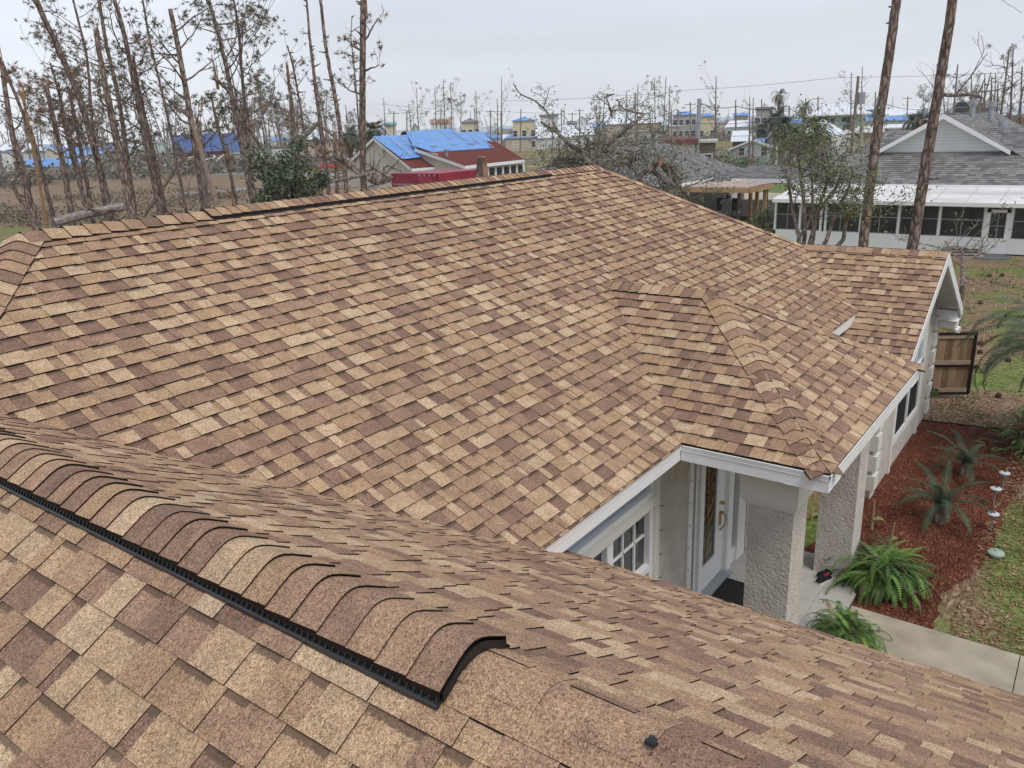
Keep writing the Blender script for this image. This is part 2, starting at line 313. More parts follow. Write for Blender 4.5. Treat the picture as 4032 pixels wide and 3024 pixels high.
def ground_mat():
    m, t, b = _new('ground_cover'); b.inputs['Roughness'].default_value = 1; b.inputs['Specular IOR Level'].default_value = .1
    co = N(t, 'ShaderNodeTexCoord'); P_ = co.outputs['Object']
    def noise(s, d=5, st=None):
        n = N(t, 'ShaderNodeTexNoise'); n.inputs['Scale'].default_value = s; n.inputs['Detail'].default_value = d
        if st:
            q = N(t, 'ShaderNodeMapping'); q.inputs['Scale'].default_value = st; q.inputs['Rotation'].default_value = (0, 0, .5); lk(t, P_, q.inputs[0]); lk(t, q.outputs[0], n.inputs['Vector'])
        else: lk(t, P_, n.inputs['Vector'])
        return n.outputs[0]
    litter = ramp_of(t, [(.3, (.10, .065, .04)), (.45, (.20, .125, .075)), (.55, (.27, .185, .12)), (.68, (.42, .33, .24))]); lk(t, noise(9, 8, (1, 2.6, 1)), litter.inputs[0])
    grass = ramp_of(t, [(.3, (.08, .11, .03)), (.5, (.15, .20, .055)), (.7, (.24, .27, .10))]); lk(t, noise(14, 8), grass.inputs[0])
    f = N(t, 'ShaderNodeMapRange'); f.inputs[1].default_value = .47; f.inputs[2].default_value = .58; lk(t, noise(.55, 7), f.inputs[0])
    x = N(t, 'ShaderNodeMix', data_type='RGBA'); lk(t, f.outputs[0], x.inputs[0]); lk(t, litter.outputs[0], x.inputs[6]); lk(t, grass.outputs[0], x.inputs[7])
    lk(t, x.outputs[2], b.inputs['Base Color'])
    bp = N(t, 'ShaderNodeBump'); bp.inputs['Strength'].default_value = .8; bp.inputs['Distance'].default_value = .03; lk(t, noise(25, 6), bp.inputs['Height']); lk(t, bp.outputs[0], b.inputs['Normal'])
    return m
M_GROUND = ground_mat()
def chips_mat(name, stops, s1=38, bump=.03):
    m, t, b = _new(name); b.inputs['Roughness'].default_value = 1; b.inputs['Specular IOR Level'].default_value = .1
    co = N(t, 'ShaderNodeTexCoord'); n = N(t, 'ShaderNodeTexNoise'); n.inputs['Scale'].default_value = 5; lk(t, co.outputs['Object'], n.inputs['Vector'])
    ad_ = N(t, 'ShaderNodeMix', data_type='VECTOR'); ad_.inputs[0].default_value = .12; lk(t, co.outputs['Object'], ad_.inputs[4]); lk(t, n.outputs['Color'], ad_.inputs[5])
    mp_ = N(t, 'ShaderNodeMapping'); mp_.inputs['Scale'].default_value = (1, 2.2, 1); lk(t, ad_.outputs[1], mp_.inputs[0])
    v = N(t, 'ShaderNodeTexVoronoi'); v.inputs['Scale'].default_value = s1; lk(t, mp_.outputs[0], v.inputs['Vector'])
    s = N(t, 'ShaderNodeSeparateColor'); lk(t, v.outputs['Color'], s.inputs[0]); r = ramp_of(t, stops); lk(t, s.outputs[0], r.inputs[0])
    n2 = N(t, 'ShaderNodeTexNoise'); n2.inputs['Scale'].default_value = 1.6; n2.inputs['Detail'].default_value = 6; lk(t, co.outputs['Object'], n2.inputs['Vector'])
    mr_ = N(t, 'ShaderNodeMapRange'); mr_.inputs[1].default_value = .3; mr_.inputs[2].default_value = .7; mr_.inputs[3].default_value = .7; mr_.inputs[4].default_value = 1.25; lk(t, n2.outputs[0], mr_.inputs[0])
    q = N(t, 'ShaderNodeVectorMath', operation='SCALE'); lk(t, r.outputs[0], q.inputs[0]); lk(t, mr_.outputs[0], q.inputs['Scale']); lk(t, q.outputs[0], b.inputs['Base Color'])
    bp = N(t, 'ShaderNodeBump'); bp.inputs['Strength'].default_value = 1; bp.inputs['Distance'].default_value = bump; lk(t, v.outputs['Distance'], bp.inputs['Height']); lk(t, bp.outputs[0], b.inputs['Normal'])
    return m
M_MULCH = chips_mat('red_mulch', [(0, (.07, .022, .014)), (.5, (.17, .050, .028)), (.85, (.26, .085, .048)), (1, (.38, .21, .13))])
# ------------------------------------------------------------------ shingled slopes
S = 0.5751                                      # roof pitch
E_EXP = 0.143
def clip(poly, uvs, a, b):                      # keep the side to the left of a->b (2-D)
    o = []; ou = []
    n = len(poly)
    def side(p): return (b[0]-a[0])*(p[1]-a[1])-(b[1]-a[1])*(p[0]-a[0])
    for i in range(n):
        p, q = poly[i], poly[(i+1) % n]; sp, sq = side(p), side(q)
        if sp >= 0: o.append(p); ou.append(uvs[i])
        if (sp > 0 and sq < 0) or (sp < 0 and sq > 0):
            t = sp/(sp-sq); o.append((p[0]+(q[0]-p[0])*t, p[1]+(q[1]-p[1])*t)); u0, u1 = uvs[i], uvs[(i+1) % n]; ou.append((u0[0]+(u1[0]-u0[0])*t, u0[1]+(u1[1]-u0[1])*t))
    return o, ou
def slope(mb, O, U, V, poly, m=None, seed=1, expo=E_EXP, long=False, lip=.0115):
    """laminated shingle courses: O origin at the eave, U along the courses, V up the slope (unit vectors), poly convex and counter-clockwise in (u, v)"""
    rnd = random.Random(seed); m = m or M_SH; O, U, V = Vector(O), Vector(U).normalized(), Vector(V).normalized(); Nn = U.cross(V)
    if Nn.z < 0: Nn = -Nn
    vmin = min(p[1] for p in poly); vmax = max(p[1] for p in poly); k0 = int(math.floor(vmin/expo)); k1 = int(math.ceil(vmax/expo))
    def P3(p, h): return O+U*p[0]+V*p[1]+Nn*h
    for k in range(k0, k1):
        v0 = k*expo; v1 = v0+expo; row = [(p[0]) for p in poly]; ua, ub = min(row), max(row)
        # quick horizontal extent of this course
        sq, _ = clip(poly, [(0, 0)]*len(poly), (0, v0), (1, v0))
        if len(sq) < 3: continue
        sq, _ = clip(sq, [(0, 0)]*len(sq), (1, v1), (0, v1))
        if len(sq) < 3: continue
        ua, ub = min(p[0] for p in sq), max(p[0] for p in sq)
        u = ua-rnd.uniform(0, .3); tooth = rnd.random() < .5; wob = rnd.uniform(-.004, .004)
        while u < ub:
            if long: wd = rnd.uniform(.28, .34); kd = 0; hh = .0
            elif tooth: wd = rnd.choice((.07, .10, .13, .16, .21))*rnd.uniform(.85, 1.15); kd = 0; hh = .0055
            else: wd = rnd.choice((.05, .08, .11, .14, .18))*rnd.uniform(.85, 1.15); kd = 1; hh = 0
            tone = rnd.random() if not tooth else .15+.85*rnd.random()
            ov = .004 if not tooth else 0
            rect = [(u-ov, v0+wob), (u+wd+ov, v0+wob), (u+wd+ov, v1+.006), (u-ov, v1+.006)]; uvs = [(0, 0), (1, 0), (1, 1), (0, 1)]
            n = len(poly); pl, pu = rect, uvs
            for i in range(n):
                pl, pu = clip(pl, pu, poly[i], poly[(i+1) % n])
                if len(pl) < 3: break
            if len(pl) >= 3:
                def hgt(p): return hh*(.6+.4*(v1-p[1])/expo)+lip*(v1-p[1])/expo+.0012
                top = [P3(p, hgt(p)) for p in pl]
                mb.face(top, m, tone, kd, pu)
                for i in range(len(pl)):
                    j = (i+1) % len(pl); a, b = pl[i], pl[j]
                    if abs(a[1]-b[1]) < 1e-5 and a[1] > v0+expo*.9: continue      # no skirt at the head
                    lo = -.004 if abs(a[1]-b[1]) < 1e-5 else hgt(a)-hh-.003
                    if not tooth and not abs(a[1]-b[1]) < 1e-5 and min(abs(a[0]-(u-ov)), abs(a[0]-(u+wd+ov))) < 1e-4: continue
                    mb.face([top[i], P3(a, min(lo, hgt(a)-.003)), P3(b, min(lo, hgt(b)-.003)), top[j]], m, .3, 2, [(0, 0)]*4)
            u += wd; tooth = not tooth
    pp = [P3(p, -.006) for p in poly]
    if (Vector(pp[1])-Vector(pp[0])).cross(Vector(pp[2])-Vector(pp[1])).dot(Nn) < 0: pp.reverse()
    mb.face(pp, m, .2, 2, [(0, 0)]*len(pp))
    mb.face([P3(p, -.03) for p in reversed(poly)], M_WOOD)
def caps(mb, A, B, ls, wd=.15, lift=.0, step=.135, r=.035, seed=5, m=None, thick=.006, tones=None, up0=None, rise=.011, jit=0.0):
    """overlapping ridge caps from A to B; every butt (exposed, raised) end looks towards A. ls = fall of the roof to each side"""
    rnd = random.Random(seed); m = m or M_SH; A, B = Vector(A), Vector(B); D = (B-A); L = D.length; D.normalize()
    lat = Vector((D.y, -D.x, 0)).normalized(); up = Vector((0, 0, 1))
    if not isinstance(ls, tuple): ls = (ls, ls)
    n = max(1, int(round(L/step))); step = L/n
    ts = [-1, -.72, -.45, -.22, -.08, 0, .08, .22, .45, .72, 1]
    for i in range(n):
        a = i*step; b = a+step*1.02; tone = tones[(n-1-i) % len(tones)] if tones else rnd.random(); w0 = wd*rnd.uniform(1-jit, 1+jit); ro = rise*rnd.uniform(.8, 1.5 if jit else 1.1)
        def pt(s_, t_, h_):
            x = t_*w0; ax = abs(x); sl = ls[0] if t_ < 0 else ls[1]
            z = -sl*(ax if ax > r else x*x/(2*r)+r/2)+(sl*r/2+.003 if up0 is None else up0)+lift+h_
            return A+D*s_+lat*x+up*(z+.004)
        h0, h1 = ro+thick, .004
        for q in range(len(ts)-1):
            t0, t1 = ts[q], ts[q+1]
            mb.face([pt(a, t0, h0), pt(a, t1, h0), pt(b, t1, h1), pt(b, t0, h1)], m, tone, 0, [(0, 0)]*4)
            mb.face([pt(a, t1, h0), pt(a, t0, h0), pt(a, t0, h0-thick), pt(a, t1, h0-thick)], m, .3, 2, [(0, 0)]*4)
            mb.face([pt(a, t1, h0-thick), pt(a, t0, h0-thick), pt(b, t0, h1-thick), pt(b, t1, h1-thick)], m, .3, 2, [(0, 0)]*4)
        for t0 in (-1, 1):
            mb.face([pt(a, t0, h0), pt(b, t0, h1), pt(b, t0, h1-.03), pt(a, t0, h0-.03 if lift else h0-thick-.012)], m, .3, 2, [(0, 0)]*4)
W_, XL, XH, PX, PW, PD, WW, YG, XN, WN = 4.1663, -1.2699, 8.0233, 2.6917, 1.9761, 1.4501, 1.4181, 1.0239, -2.9394, 3.0963
EW, EN = .636, .40
XR = XH+W_-WW; SL = sqrt(1+S*S); SA = S/sqrt(2)
ZM, ZN, ZW, ZP = S*W_, S*WN, S*WW, S*PW
H = thing('house', 'white stuccoed house with new brown shingle roofs and a columned front porch', 'house', (4.5, .4, G))
Vy = Vector((0, 1, S)).normalized(); Vx = Vector((1, 0, S)).normalized(); Vmx = Vector((-1, 0, S)).normalized()
L_ = SL                                          # metres of slope per metre of run
# main roof, front slope: origin at eave (0,0,0), u = +x, v up the slope towards +y
mb = MB()
slope(mb, (0, 0, 0), (1, 0, 0), Vy, [(-3.6, 1.0*L_), (-.35, -.02), (XR-WW+.03, -.02), (XR+.02, WW*L_), (XH, W_*L_), (XL, W_*L_), (-3.6, (W_-(XL+3.6))*L_)], seed=11)
main_roof = obj('roof', mb, H); tag(main_roof, 'main brown shingle roof slope')
# hidden back and end slopes of the main roof
mb = MB()
def quad(pts, m=M_SH): mb.face(pts, m, .5, 0, [(0, 0)]*len(pts))
eo = -.0
quad([(XH, W_, ZM), (XL, W_, ZM), (XL-W_, 2*W_, 0), (XH+W_, 2*W_, 0)])
quad([(XH, W_, ZM), (XH+W_, 2*W_, 0), (XH+W_, 0, 0)])
back = obj('rear_roof', mb, H)
mb = MB()
slope(mb, (XL-W_, 2*W_, 0), (0, -1, 0), Vx, [(0, 0), (2*W_, 0), (W_, W_*L_)], seed=12)
obj('end_roof', mb, H)
# entry porch roof
mb = MB()
slope(mb, (PX, 0, 0), (0, -1, 0), Vx, [(-PW, PW*L_), (0, 0), (PD, 0), (PD-PW, PW*L_)], seed=21)
xp = PX+PW; yp = PW-PD                              # ridge end (porch) at y = yp
slope(mb, (PX, -PD, 0), (1, 0, 0), Vy, [(0, 0), (2*PW, 0), (PW, PW*L_)], seed=22)
slope(mb, (PX+2*PW, -PD, 0), (0, 1, 0), Vmx, [(0, 0), (PD, 0), (PD+PW, PW*L_), (PW, PW*L_)], seed=23)
porch = obj('porch_roof', mb, H)
mb = MB()
caps(mb, (xp, yp-.05, ZP), (xp, PW+.05, ZP), S, seed=31, step=.135)
obj('ridge_cap', mb, porch)
mb = MB(); caps(mb, (PX+.02, -PD+.02, -.005), (xp, yp, ZP), SA, seed=32, jit=.03, r=.06, wd=.17, step=.15, rise=.007); obj('hip_cap', mb, porch)
mb = MB(); caps(mb, (PX+2*PW-.02, -PD+.02, 0), (xp, yp, ZP), SA, seed=33, r=.05, rise=.006); obj('hip_cap', mb, porch)
# right gable wing
zwe = -EW
mb = MB()
wn_run = WW+EW/S
slope(mb, (XR-wn_run, 6, zwe), (0, -1, 0), Vx, [(6-WW-.04, 0), (6+YG, 0), (6+YG, wn_run*L_), (6-WW-.04, wn_run*L_)], seed=41)
slope(mb, (XR+wn_run, -YG, zwe), (0, 1, 0), Vmx, [(0, 0), (6, 0), (6, wn_run*L_), (0, wn_run*L_)], seed=42)
wing = obj('wing_roof', mb, H)
mb = MB(); caps(mb, (XR, WW+.06, ZW), (XR, -YG+.0, ZW), S, seed=43, step=.150, rise=.008); obj('ridge_cap', mb, wing)
# main ridge, its hips and the ridge vent
VX0, VX1 = gy(800, 835, W_).x, gy(2145, 690, W_).x
mb = MB(); caps(mb, (XL-.02, W_, ZM), (VX0, W_, ZM), S, seed=51, step=.165, wd=.15, rise=.010, jit=.03); obj('ridge_cap', mb, main_roof)
mb = MB(); caps(mb, (VX1, W_, ZM), (XH+.05, W_, ZM), S, seed=52, step=.14)
obj('ridge_cap', mb, main_roof)
mb = MB(); caps(mb, (XL-3.2, W_-3.2, ZM-3.2*S), (XL, W_, ZM), SA, seed=53, step=.15, wd=.17, r=.05, rise=.008); obj('hip_cap', mb, main_roof)
mb = MB(); caps(mb, (XR-.05, WW+.05, ZW+.03), (XH, W_, ZM), SA, seed=54, step=.15, r=.04, rise=.006); obj('hip_cap', mb, main_roof)
# near wing (the roof under the photographer)
mb = MB()
slope(mb, (XN+WN+EN/S, -9, -EN), (0, 1, 0), Vmx, [(0, 0), (9+.35, 0), (9+WN+.1, (WN+EN/S)*L_-.055), (0, (WN+EN/S)*L_-.055)], seed=61, lip=.007)
slope(mb, (XN-WN-EN/S, 4.2, -EN), (0, -1, 0), Vx, [(0, 0), (13.2, 0), (13.2, (WN+EN/S)*L_-.055), (0, (WN+EN/S)*L_-.055)], seed=62, lip=.007)
near = obj('near_wing_roof', mb, H); tag(near, 'near wing of brown shingle roof in front of the ridge vent')
YV = -1.985                                         # near end of the ridge vent
mb = MB(); caps(mb, (XN, -8.8, ZN), (XN, YV+.06, ZN), S, seed=64, step=.30, wd=.135, rise=.002, r=.075, up0=.004, thick=.004, tones=(.58, .52, .2, .62, .45, .3, .55)); obj('ridge_cap', mb, near)
def ridge_vent(parent, A, B, ends=(1, 1), seed=71, ribs=.026, hgt=.024):
    A, B = Vector(A), Vector(B); D = (B-A).normalized(); L = (B-A).length; lat = Vector((D.y, -D.x, 0)); up = Vector((0, 0, 1))
    def pt(s_, t_, h_):
        r = .06; return A+D*s_+lat*t_+up*(-S*(abs(t_) if abs(t_) > r else t_*t_/(2*r)+r/2)+h_+.012)
    mb = MB()
    ts = [-.135, -.10, -.06, -.03, 0, .03, .06, .10, .135]
    for a, b in zip(ts[:-1], ts[1:]):
        mb.face([pt(0, a, hgt), pt(0, b, hgt), pt(L, b, hgt), pt(L, a, hgt)], M_BLACK)
        for s0, fl in ((0, 0), (L, 1)):
            f = [pt(s0, a, hgt+.004), pt(s0, b, hgt+.004), pt(s0, b, -.004), pt(s0, a, -.004)]
            mb.face(f if fl else f[::-1], M_BLACK)
            q = .006 if fl else -.006
            mb.face([pt(s0, a, hgt+.005), pt(s0, b, hgt+.005), pt(s0+q, b, hgt+.005), pt(s0+q, a, hgt+.005)], M_BLACK)
            mb.face([pt(s0+q, a, hgt+.005), pt(s0+q, b, hgt+.005), pt(s0+q, b, -.004), pt(s0+q, a, -.004)], M_BLACK)
    for sg in (-1, 1):
        mb.face([pt(0, sg*.130, hgt), pt(L, sg*.130, hgt), pt(L, sg*.130, -.002), pt(0, sg*.130, -.002)], M_BLACK)     # inner wall
        mb.face([pt(0, sg*.128, .002), pt(L, sg*.128, .002), pt(L, sg*.152, .002), pt(0, sg*.152, .002)], M_BLACK)
        for (t0, t1, h0, h1) in ((.150, .156, -.002, .011),):
            for c_ in ([pt(0, sg*t0, h1), pt(L, sg*t0, h1), pt(L, sg*t1, h1), pt(0, sg*t1, h1)], [pt(0, sg*t1, h0), pt(L, sg*t1, h0), pt(L, sg*t1, h1), pt(0, sg*t1, h1)], [pt(0, sg*t0, h0), pt(L, sg*t0, h0), pt(L, sg*t0, h1), pt(0, sg*t0, h1)]):
                mb.face(c_, M_BLACKL)
        k = 0; s_ = .01
        while s_ < L:
            w0 = .0025
            for w_ in (-w0, w0):
                mb.face([pt(s_+w_, sg*.130, .002), pt(s_+w_, sg*.150, .002), pt(s_+w_, sg*.150, .008), pt(s_+w_, sg*.140, hgt-.004), pt(s_+w_, sg*.130, hgt-.004)], M_BLACK)
            mb.face([pt(s_-w0, sg*.150, .008), pt(s_+w0, sg*.150, .008), pt(s_+w0, sg*.140, hgt-.004), pt(s_-w0, sg*.140, hgt-.004)], M_BLACK)
            s_ += ribs
    v = obj('ridge_vent', mb, parent)
    mb = MB(); caps(mb, A+D*.0, B, S, seed=seed, step=.118, wd=.141, lift=hgt+.010, up0=.003, rise=.006, thick=.005, jit=.012, r=.06)
    obj('ridge_cap', mb, v)
    return v
M_BLACKL = mat('black_plastic_lip_highlight', (.025, .026, .029), (.03, .031, .034), rough=.3, spec=.5)  # paler copy of the vent plastic, paints the highlight line along the lip
ridge_vent(near, (XN, YV, ZN), (XN, WN-.3, ZN), seed=73)
ridge_vent(main_roof, (VX0, W_, ZM), (VX1, W_, ZM), seed=75, ribs=.06)
# tar dab and loose nail head on the near cap shingles
mb = MB(); q = gz(2567, 2912, ZN+.004)
for i in range(9):
    a = random.uniform(0, 6.28); rr = random.uniform(0, .010); mb.lathe((q.x+rr*cos(a), q.y+rr*sin(a), q.z-.004), [(.012, 0), (.009, .006), (.0, .008)], M_BLACK, 6)
obj('tar_dab', mb, near)
# fascias, drip edge and soffits
def fascia(p0, p1, outn, parent=H, top=-.012, h=.175, name='fascia', soff=.40):
    p0, p1, o = Vector(p0), Vector(p1), Vector(outn); mb = MB(); u = Vector((0, 0, 1))
    def strip(d0, z0, d1, z1, m=M_WHITE): mb.face([p0+o*d0+u*z0, p1+o*d0+u*z0, p1+o*d1+u*z1, p0+o*d1+u*z1], m)
    strip(.004, top, .012, top-.004); strip(.012, top-.004, .004, top-.052); strip(.004, top-.052, .006, top-.056); strip(.006, top-.056, -.004, top-.058)
    strip(-.004, top-.058, -.004, top-h+.004); strip(-.004, top-h+.004, -.012, top-h); strip(-.012, top-h, -.05, top-h)
    if soff: strip(-.05, top-h+.003, -soff, top-h+.003)
    return obj(name, mb, parent)
fascia((.16, -.0, 0), (PX, 0, 0), (0, -1, 0)); fascia((PX, 0, 0), (PX, -PD, 0), (-1, 0, 0)); fascia((PX, -PD, 0), (PX+2*PW, -PD, 0), (0, -1, 0))
fascia((PX+2*PW, -PD, 0), (PX+2*PW, 0, 0), (1, 0, 0)); fascia((PX+2*PW, 0, 0), (XR-WW-.02, 0, 0), (0, -1, 0))
mb = MB(); mb.prism([(.12, .02, .01), (.15, -.01, -.012), (.16, -.005, -.18), (.30, -.005, -.185), (.42, .02, -.17)], (0, .05, 0), M_WHITE); obj('fascia_end_cap', mb, H)
fascia((XN+WN+EN/S, .2, -EN), (XN+WN+EN/S, -9, -EN), (1, 0, 0)); fascia((XR+wn_run, -YG, zwe), (XR+wn_run, 5, zwe), (1, 0, 0))
# porch ceiling, entablature and columns
mb = MB(); mb.box((PX+.05, -PD+.05, -.165), (PX+2*PW-.05, .42, -.175), M_WHITE); obj('porch_ceiling', mb, H)
mb = MB()
mb.box((3.08, -1.08, -.62), (3.62, -.49, -.175), M_CREAM); mb.box((3.62, -1.078, -.618), (5.82, -.62, -.176), M_CREAM); mb.box((5.80, -1.08, -.62), (6.33, -.52, -.175), M_CREAM)
for x0 in (3.08, 5.80):
    x1 = x0+.54
    mb.box((x0+.012, -1.068, -.645), (x1-.012, -.502, -.62), M_CREAM); mb.box((x0+.028, -1.052, -.67), (x1-.028, -.518, -.645), M_CREAM); mb.box((x0+.044, -1.04, -.695), (x1-.044, -.53, -.67), M_CREAM)
obj('entablature', mb, H)
for x0, x1 in ((3.14, 3.60), (5.83, 6.28)):
    mb = MB(); mb.box((x0, -1.03, G), (x1, -.57, -.69), M_STUC); obj('column', mb, H)
# front wall of the main body with window band, stucco and door
YW = .43
mb = MB()
mb.box((.55, YW, G), (.98, YW+.2, -.17), M_STUC); mb.box((3.06, YW, G), (3.85, YW+.2, -.17), M_STUC)
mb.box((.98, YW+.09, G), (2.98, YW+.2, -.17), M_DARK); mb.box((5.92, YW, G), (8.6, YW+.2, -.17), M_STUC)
obj('wall', mb, H)
# tall window next to the door: transom and gridded sashes
mb = MB()
for (x0, x1, z0, z1) in ((.98, 2.96, -.25, -.17), (.98, 2.96, -.90, -.79), (.90, .98, -2.5, -.2), (2.96, 3.06, -2.5, -.2)): mb.box((x0, YW-.035, z0), (x1, YW+.1, z1), M_CREAM)
win = obj('window', mb, H); tag(win, 'tall gridded window beside the front door with pale transom glass')
mb = MB()
for (x0, x1, z0, z1) in ((.98, 2.96, -.30, -.25), (.98, 2.96, -.79, -.735), (.98, 1.03, -.735, -.30), (2.91, 2.96, -.735, -.30),
                         (.98, 2.96, -.95, -.90), (2.89, 2.96, -2.5, -.95), (1.96, 2.08, -2.5, -.95), (.98, 1.04, -2.5, -.95), (1.04, 1.96, -1.70, -1.62), (2.08, 2.89, -1.70, -1.62)): mb.box((x0, YW+.0, z0), (x1, YW+.075, z1), M_WHITE)
for x in (1.3, 1.6, 2.37, 2.63): mb.box((x-.011, YW+.045, -2.5), (x+.011, YW+.068, -1.0), M_WHITE)
for z in (-1.24, -2.13): mb.box((1.03, YW+.045, z-.011), (2.85, YW+.067, z+.011), M_WHITE)
fr = obj('window_frame', mb, win)
mb = MB(); mb.box((.98, YW+.062, -.77), (2.93, YW+.07, -.28), M_PALEG); obj('transom_glass', mb, win)
mb = MB(); mb.box((1.0, YW+.07, -2.5), (2.93, YW+.08, -.93), M_GLASS); obj('window_glass', mb, win)
# door with sidelights
mb = MB()
for x0, x1 in ((3.85, 3.97), (4.20, 4.32), (5.14, 5.30), (5.52, 5.80)): mb.box((x0, YW-.03, G+.05), (x1, YW+.12, -.30), M_WHITE)
mb.box((3.85, YW-.028, -.30), (5.86, YW+.12, -.2), M_CREAM); mb.box((3.9, YW-.0, -.80), (5.8, YW+.118, -.70), M_WHITE)
for x0, x1 in ((3.97, 4.20), (5.30, 5.52)): mb.box((x0, YW+.01, G+.05), (x1, YW+.1, -2.62), M_WHITE); mb.box((x0+.17 if x0 < 5 else x0, YW+.012, G+.3), (x1 if x0 < 5 else x1-.17, YW+.1, -.8), M_WHITE)
mb.box((4.26, YW-.10, G+.05), (5.2, YW+.1, G+.085), M_GALV)
mb.box((3.96, YW+.06, -.7), (5.8, YW+.09, -.3), M_GLASS)
dfr = obj('door_surround', mb, H)
for x0, x1 in ((4.0, 4.10), (5.40, 5.52)):
    mb = MB(); mb.box((x0, YW+.05, G+.3), (x1, YW+.09, -.8), M_GLASS); obj('sidelight', mb, dfr)
mb = MB(); X0, X1, Z0, Z1 = 4.30, 5.14, G+.09, -.72
for (a, b, c, d) in ((X0, X0+.07, Z0, Z1), (X1-.27, X1, Z0, Z1), (X0+.07, X1-.27, Z0, Z0+.35), (X0+.07, X1-.27, Z1-.14, Z1)): mb.box((a, YW+.035, c), (b, YW+.08, d), M_WHITE)
door = obj('door', mb, H); tag(door, 'white front door with tall decorative glass')
mb = MB(); mb.box((X0+.06, YW+.055, Z0+.33), (X1-.26, YW+.07, Z1-.12), M_GLASS); gl = obj('door_glass', mb, door)
mb = MB(); xc = X0+.32
def cames(pts): mb.tube([(x, YW+.048, z) for x, z in pts], .0045, M_BRASS, 5)
for k in range(7):
    z = Z0+.45+k*.2; cames([(xc+.16*sin(t), z+.13*t) for t in (0, .5, 1.0, 1.5)]); cames([(xc-.16*sin(t), z+.1+.13*t) for t in (0, .5, 1.0, 1.5)])
cames([(xc, Z0+.35), (xc+.02, Z0+1.0), (xc-.03, Z1-.2)]); cames([(X0+.08, Z0+.9), (X1-.28, Z0+1.25)]); cames([(X0+.08, Z1-.5), (X1-.28, Z1-.2)]); cames([(xc+.07*cos(t*.7), Z1-.25+.07*sin(t*.7)) for t in range(8)])
obj('leaded_cames', mb, gl)
mb = MB(); hx = X1-.15
mb.cyl((hx, YW+.0, -1.745), .03, .03, M_BRASS); mb.box((hx-.022, YW+.015, -2.06), (hx+.022, YW+.036, -1.86), M_BRASS); mb.tube([(hx, YW+.02, -1.87), (hx, YW-.05, -1.90), (hx, YW-.05, -2.02), (hx, YW+.02, -2.14)], .011, M_BRASS, 6); mb.lathe((hx, YW-.01, -1.86), [(.0, -.015), (.022, 0), (0, .015)], M_BRASS, 8)
obj('door_handle', mb, door)
mb = MB(); mb.box((5.98, YW-.012, -2.66), (6.06, YW, -2.54), M_GALV); obj('outlet_cover', mb, H)
# tiny clips for string lights along the trims
for z in (-.95, -1.25, -1.55, -1.85, -2.15):
    for xa, xb in ((3.05, 3.08), (3.86, 3.83)): mb = MB(); mb.tube([(xa, YW-.035, z), (xb, YW-.07, z+.004)], .004, M_DARK, 4); obj('light_clip', mb, H)
# gable wing walls, quoins, windows, rake boards
YWW = -.62
mb = MB()
gx0, gx1 = 8.62, 13.02; zt = -.17
mb.face([(gx0, YWW, G), (gx1, YWW, G), (gx1, YWW, ZW-S*(gx1-XR)-.1), (XR, YWW, ZW-.1), (gx0, YWW, ZW-S*(XR-gx0)-.1)], M_STUC)
mb.box((gx0, YWW+.002, G), (gx0+.2, 3, ZW-S*(XR-gx0)-.12), M_STUC); mb.box((gx1-.2, YWW+.002, G), (gx1, 6, ZW-S*(gx1-XR)-.12), M_STUC)
for x0, x1, z0, z1 in ((gx0-.02, gx0+.25, G-.0, G+.08),): mb.box((x0, YWW-.02, z0), (x1, YWW, z1), M_CREAM)
wall2 = obj('gable_wall', mb, H)
for k in range(7):
    z = G+.16+k*.345
    mb = MB(); mb.box((gx0-.07, YWW-.07, z), (gx0+.20, YWW+.20, z+.26), M_CREAM); obj('quoin', mb, wall2)
    if k < 6:
        mb = MB(); mb.box((gx1-.20, YWW-.07, z), (gx1+.07, YWW+.20, z+.26), M_CREAM); obj('quoin', mb, wall2)
for x0 in (9.72, 11.92):
    mb = MB(); mb.box((x0, YWW-.05, G+.02), (x0+.12, YWW, -.1 if x0 < 10 else -.35), M_CREAM); obj('pilaster_strip', mb, wall2)
mb = MB()
for (x0, x1, z0, z1) in ((9.84, 11.92, -2.42, -2.30), (9.84, 9.95, -2.3, -.45), (11.81, 11.92, -2.3, -.45), (10.83, 10.93, -2.3, -.45), (9.84, 11.92, -1.42, -1.34), (9.84, 11.92, -.5, -.4)): mb.box((x0, YWW-.04, z0), (x1, YWW+.02, z1), M_WHITE)
w2 = obj('window', mb, wall2); tag(w2, 'wide front window with dark insect screens')
for x0, x1 in ((9.95, 10.83), (10.93, 11.81)):
    mb = MB(); mb.box((x0, YWW-.012, -2.3), (x1, YWW-.004, -1.42), M_SCREEN); obj('insect_screen', mb, w2)
    mb = MB(); mb.box((x0, YWW-.012, -1.34), (x1, YWW-.004, -.5), M_PALEG); mb.box(((x0+x1)/2-.012, YWW-.02, -1.34), ((x0+x1)/2+.012, YWW-.01, -.5), M_WHITE); mb.box((x0, YWW-.02, -.93), (x1, YWW-.011, -.905), M_WHITE); obj('gridded_sash', mb, w2)
mb = MB()
for sg in (-1, 1):
    a = Vector((XR, -YG, ZW-.004)); b = Vector((XR+sg*wn_run, -YG, zwe-.004)); dn = Vector((0, 0, -.17))
    for y0, y1 in ((-.012, .012), (.02, .03)):
        mb.prism([a+Vector((0, y0, 0)), b+Vector((0, y0, 0)), b+dn+Vector((0, y0, 0)), a+dn+Vector((0, y0, -.03))], (0, y1-y0, 0), M_WHITE)
obj('rake_board', mb, H)
SOF = siding('vinyl_soffit', (.66, .64, .58), .13, 'X')
mb = MB()
for sg in (-1, 1): mb.face([(XR, -YG+.02, ZW-.15), (XR+sg*wn_run, -YG+.02, zwe-.13), (XR+sg*wn_run, YWW+.01, zwe-.13), (XR, YWW+.01, ZW-.15)], SOF)
obj('gable_soffit', mb, H)
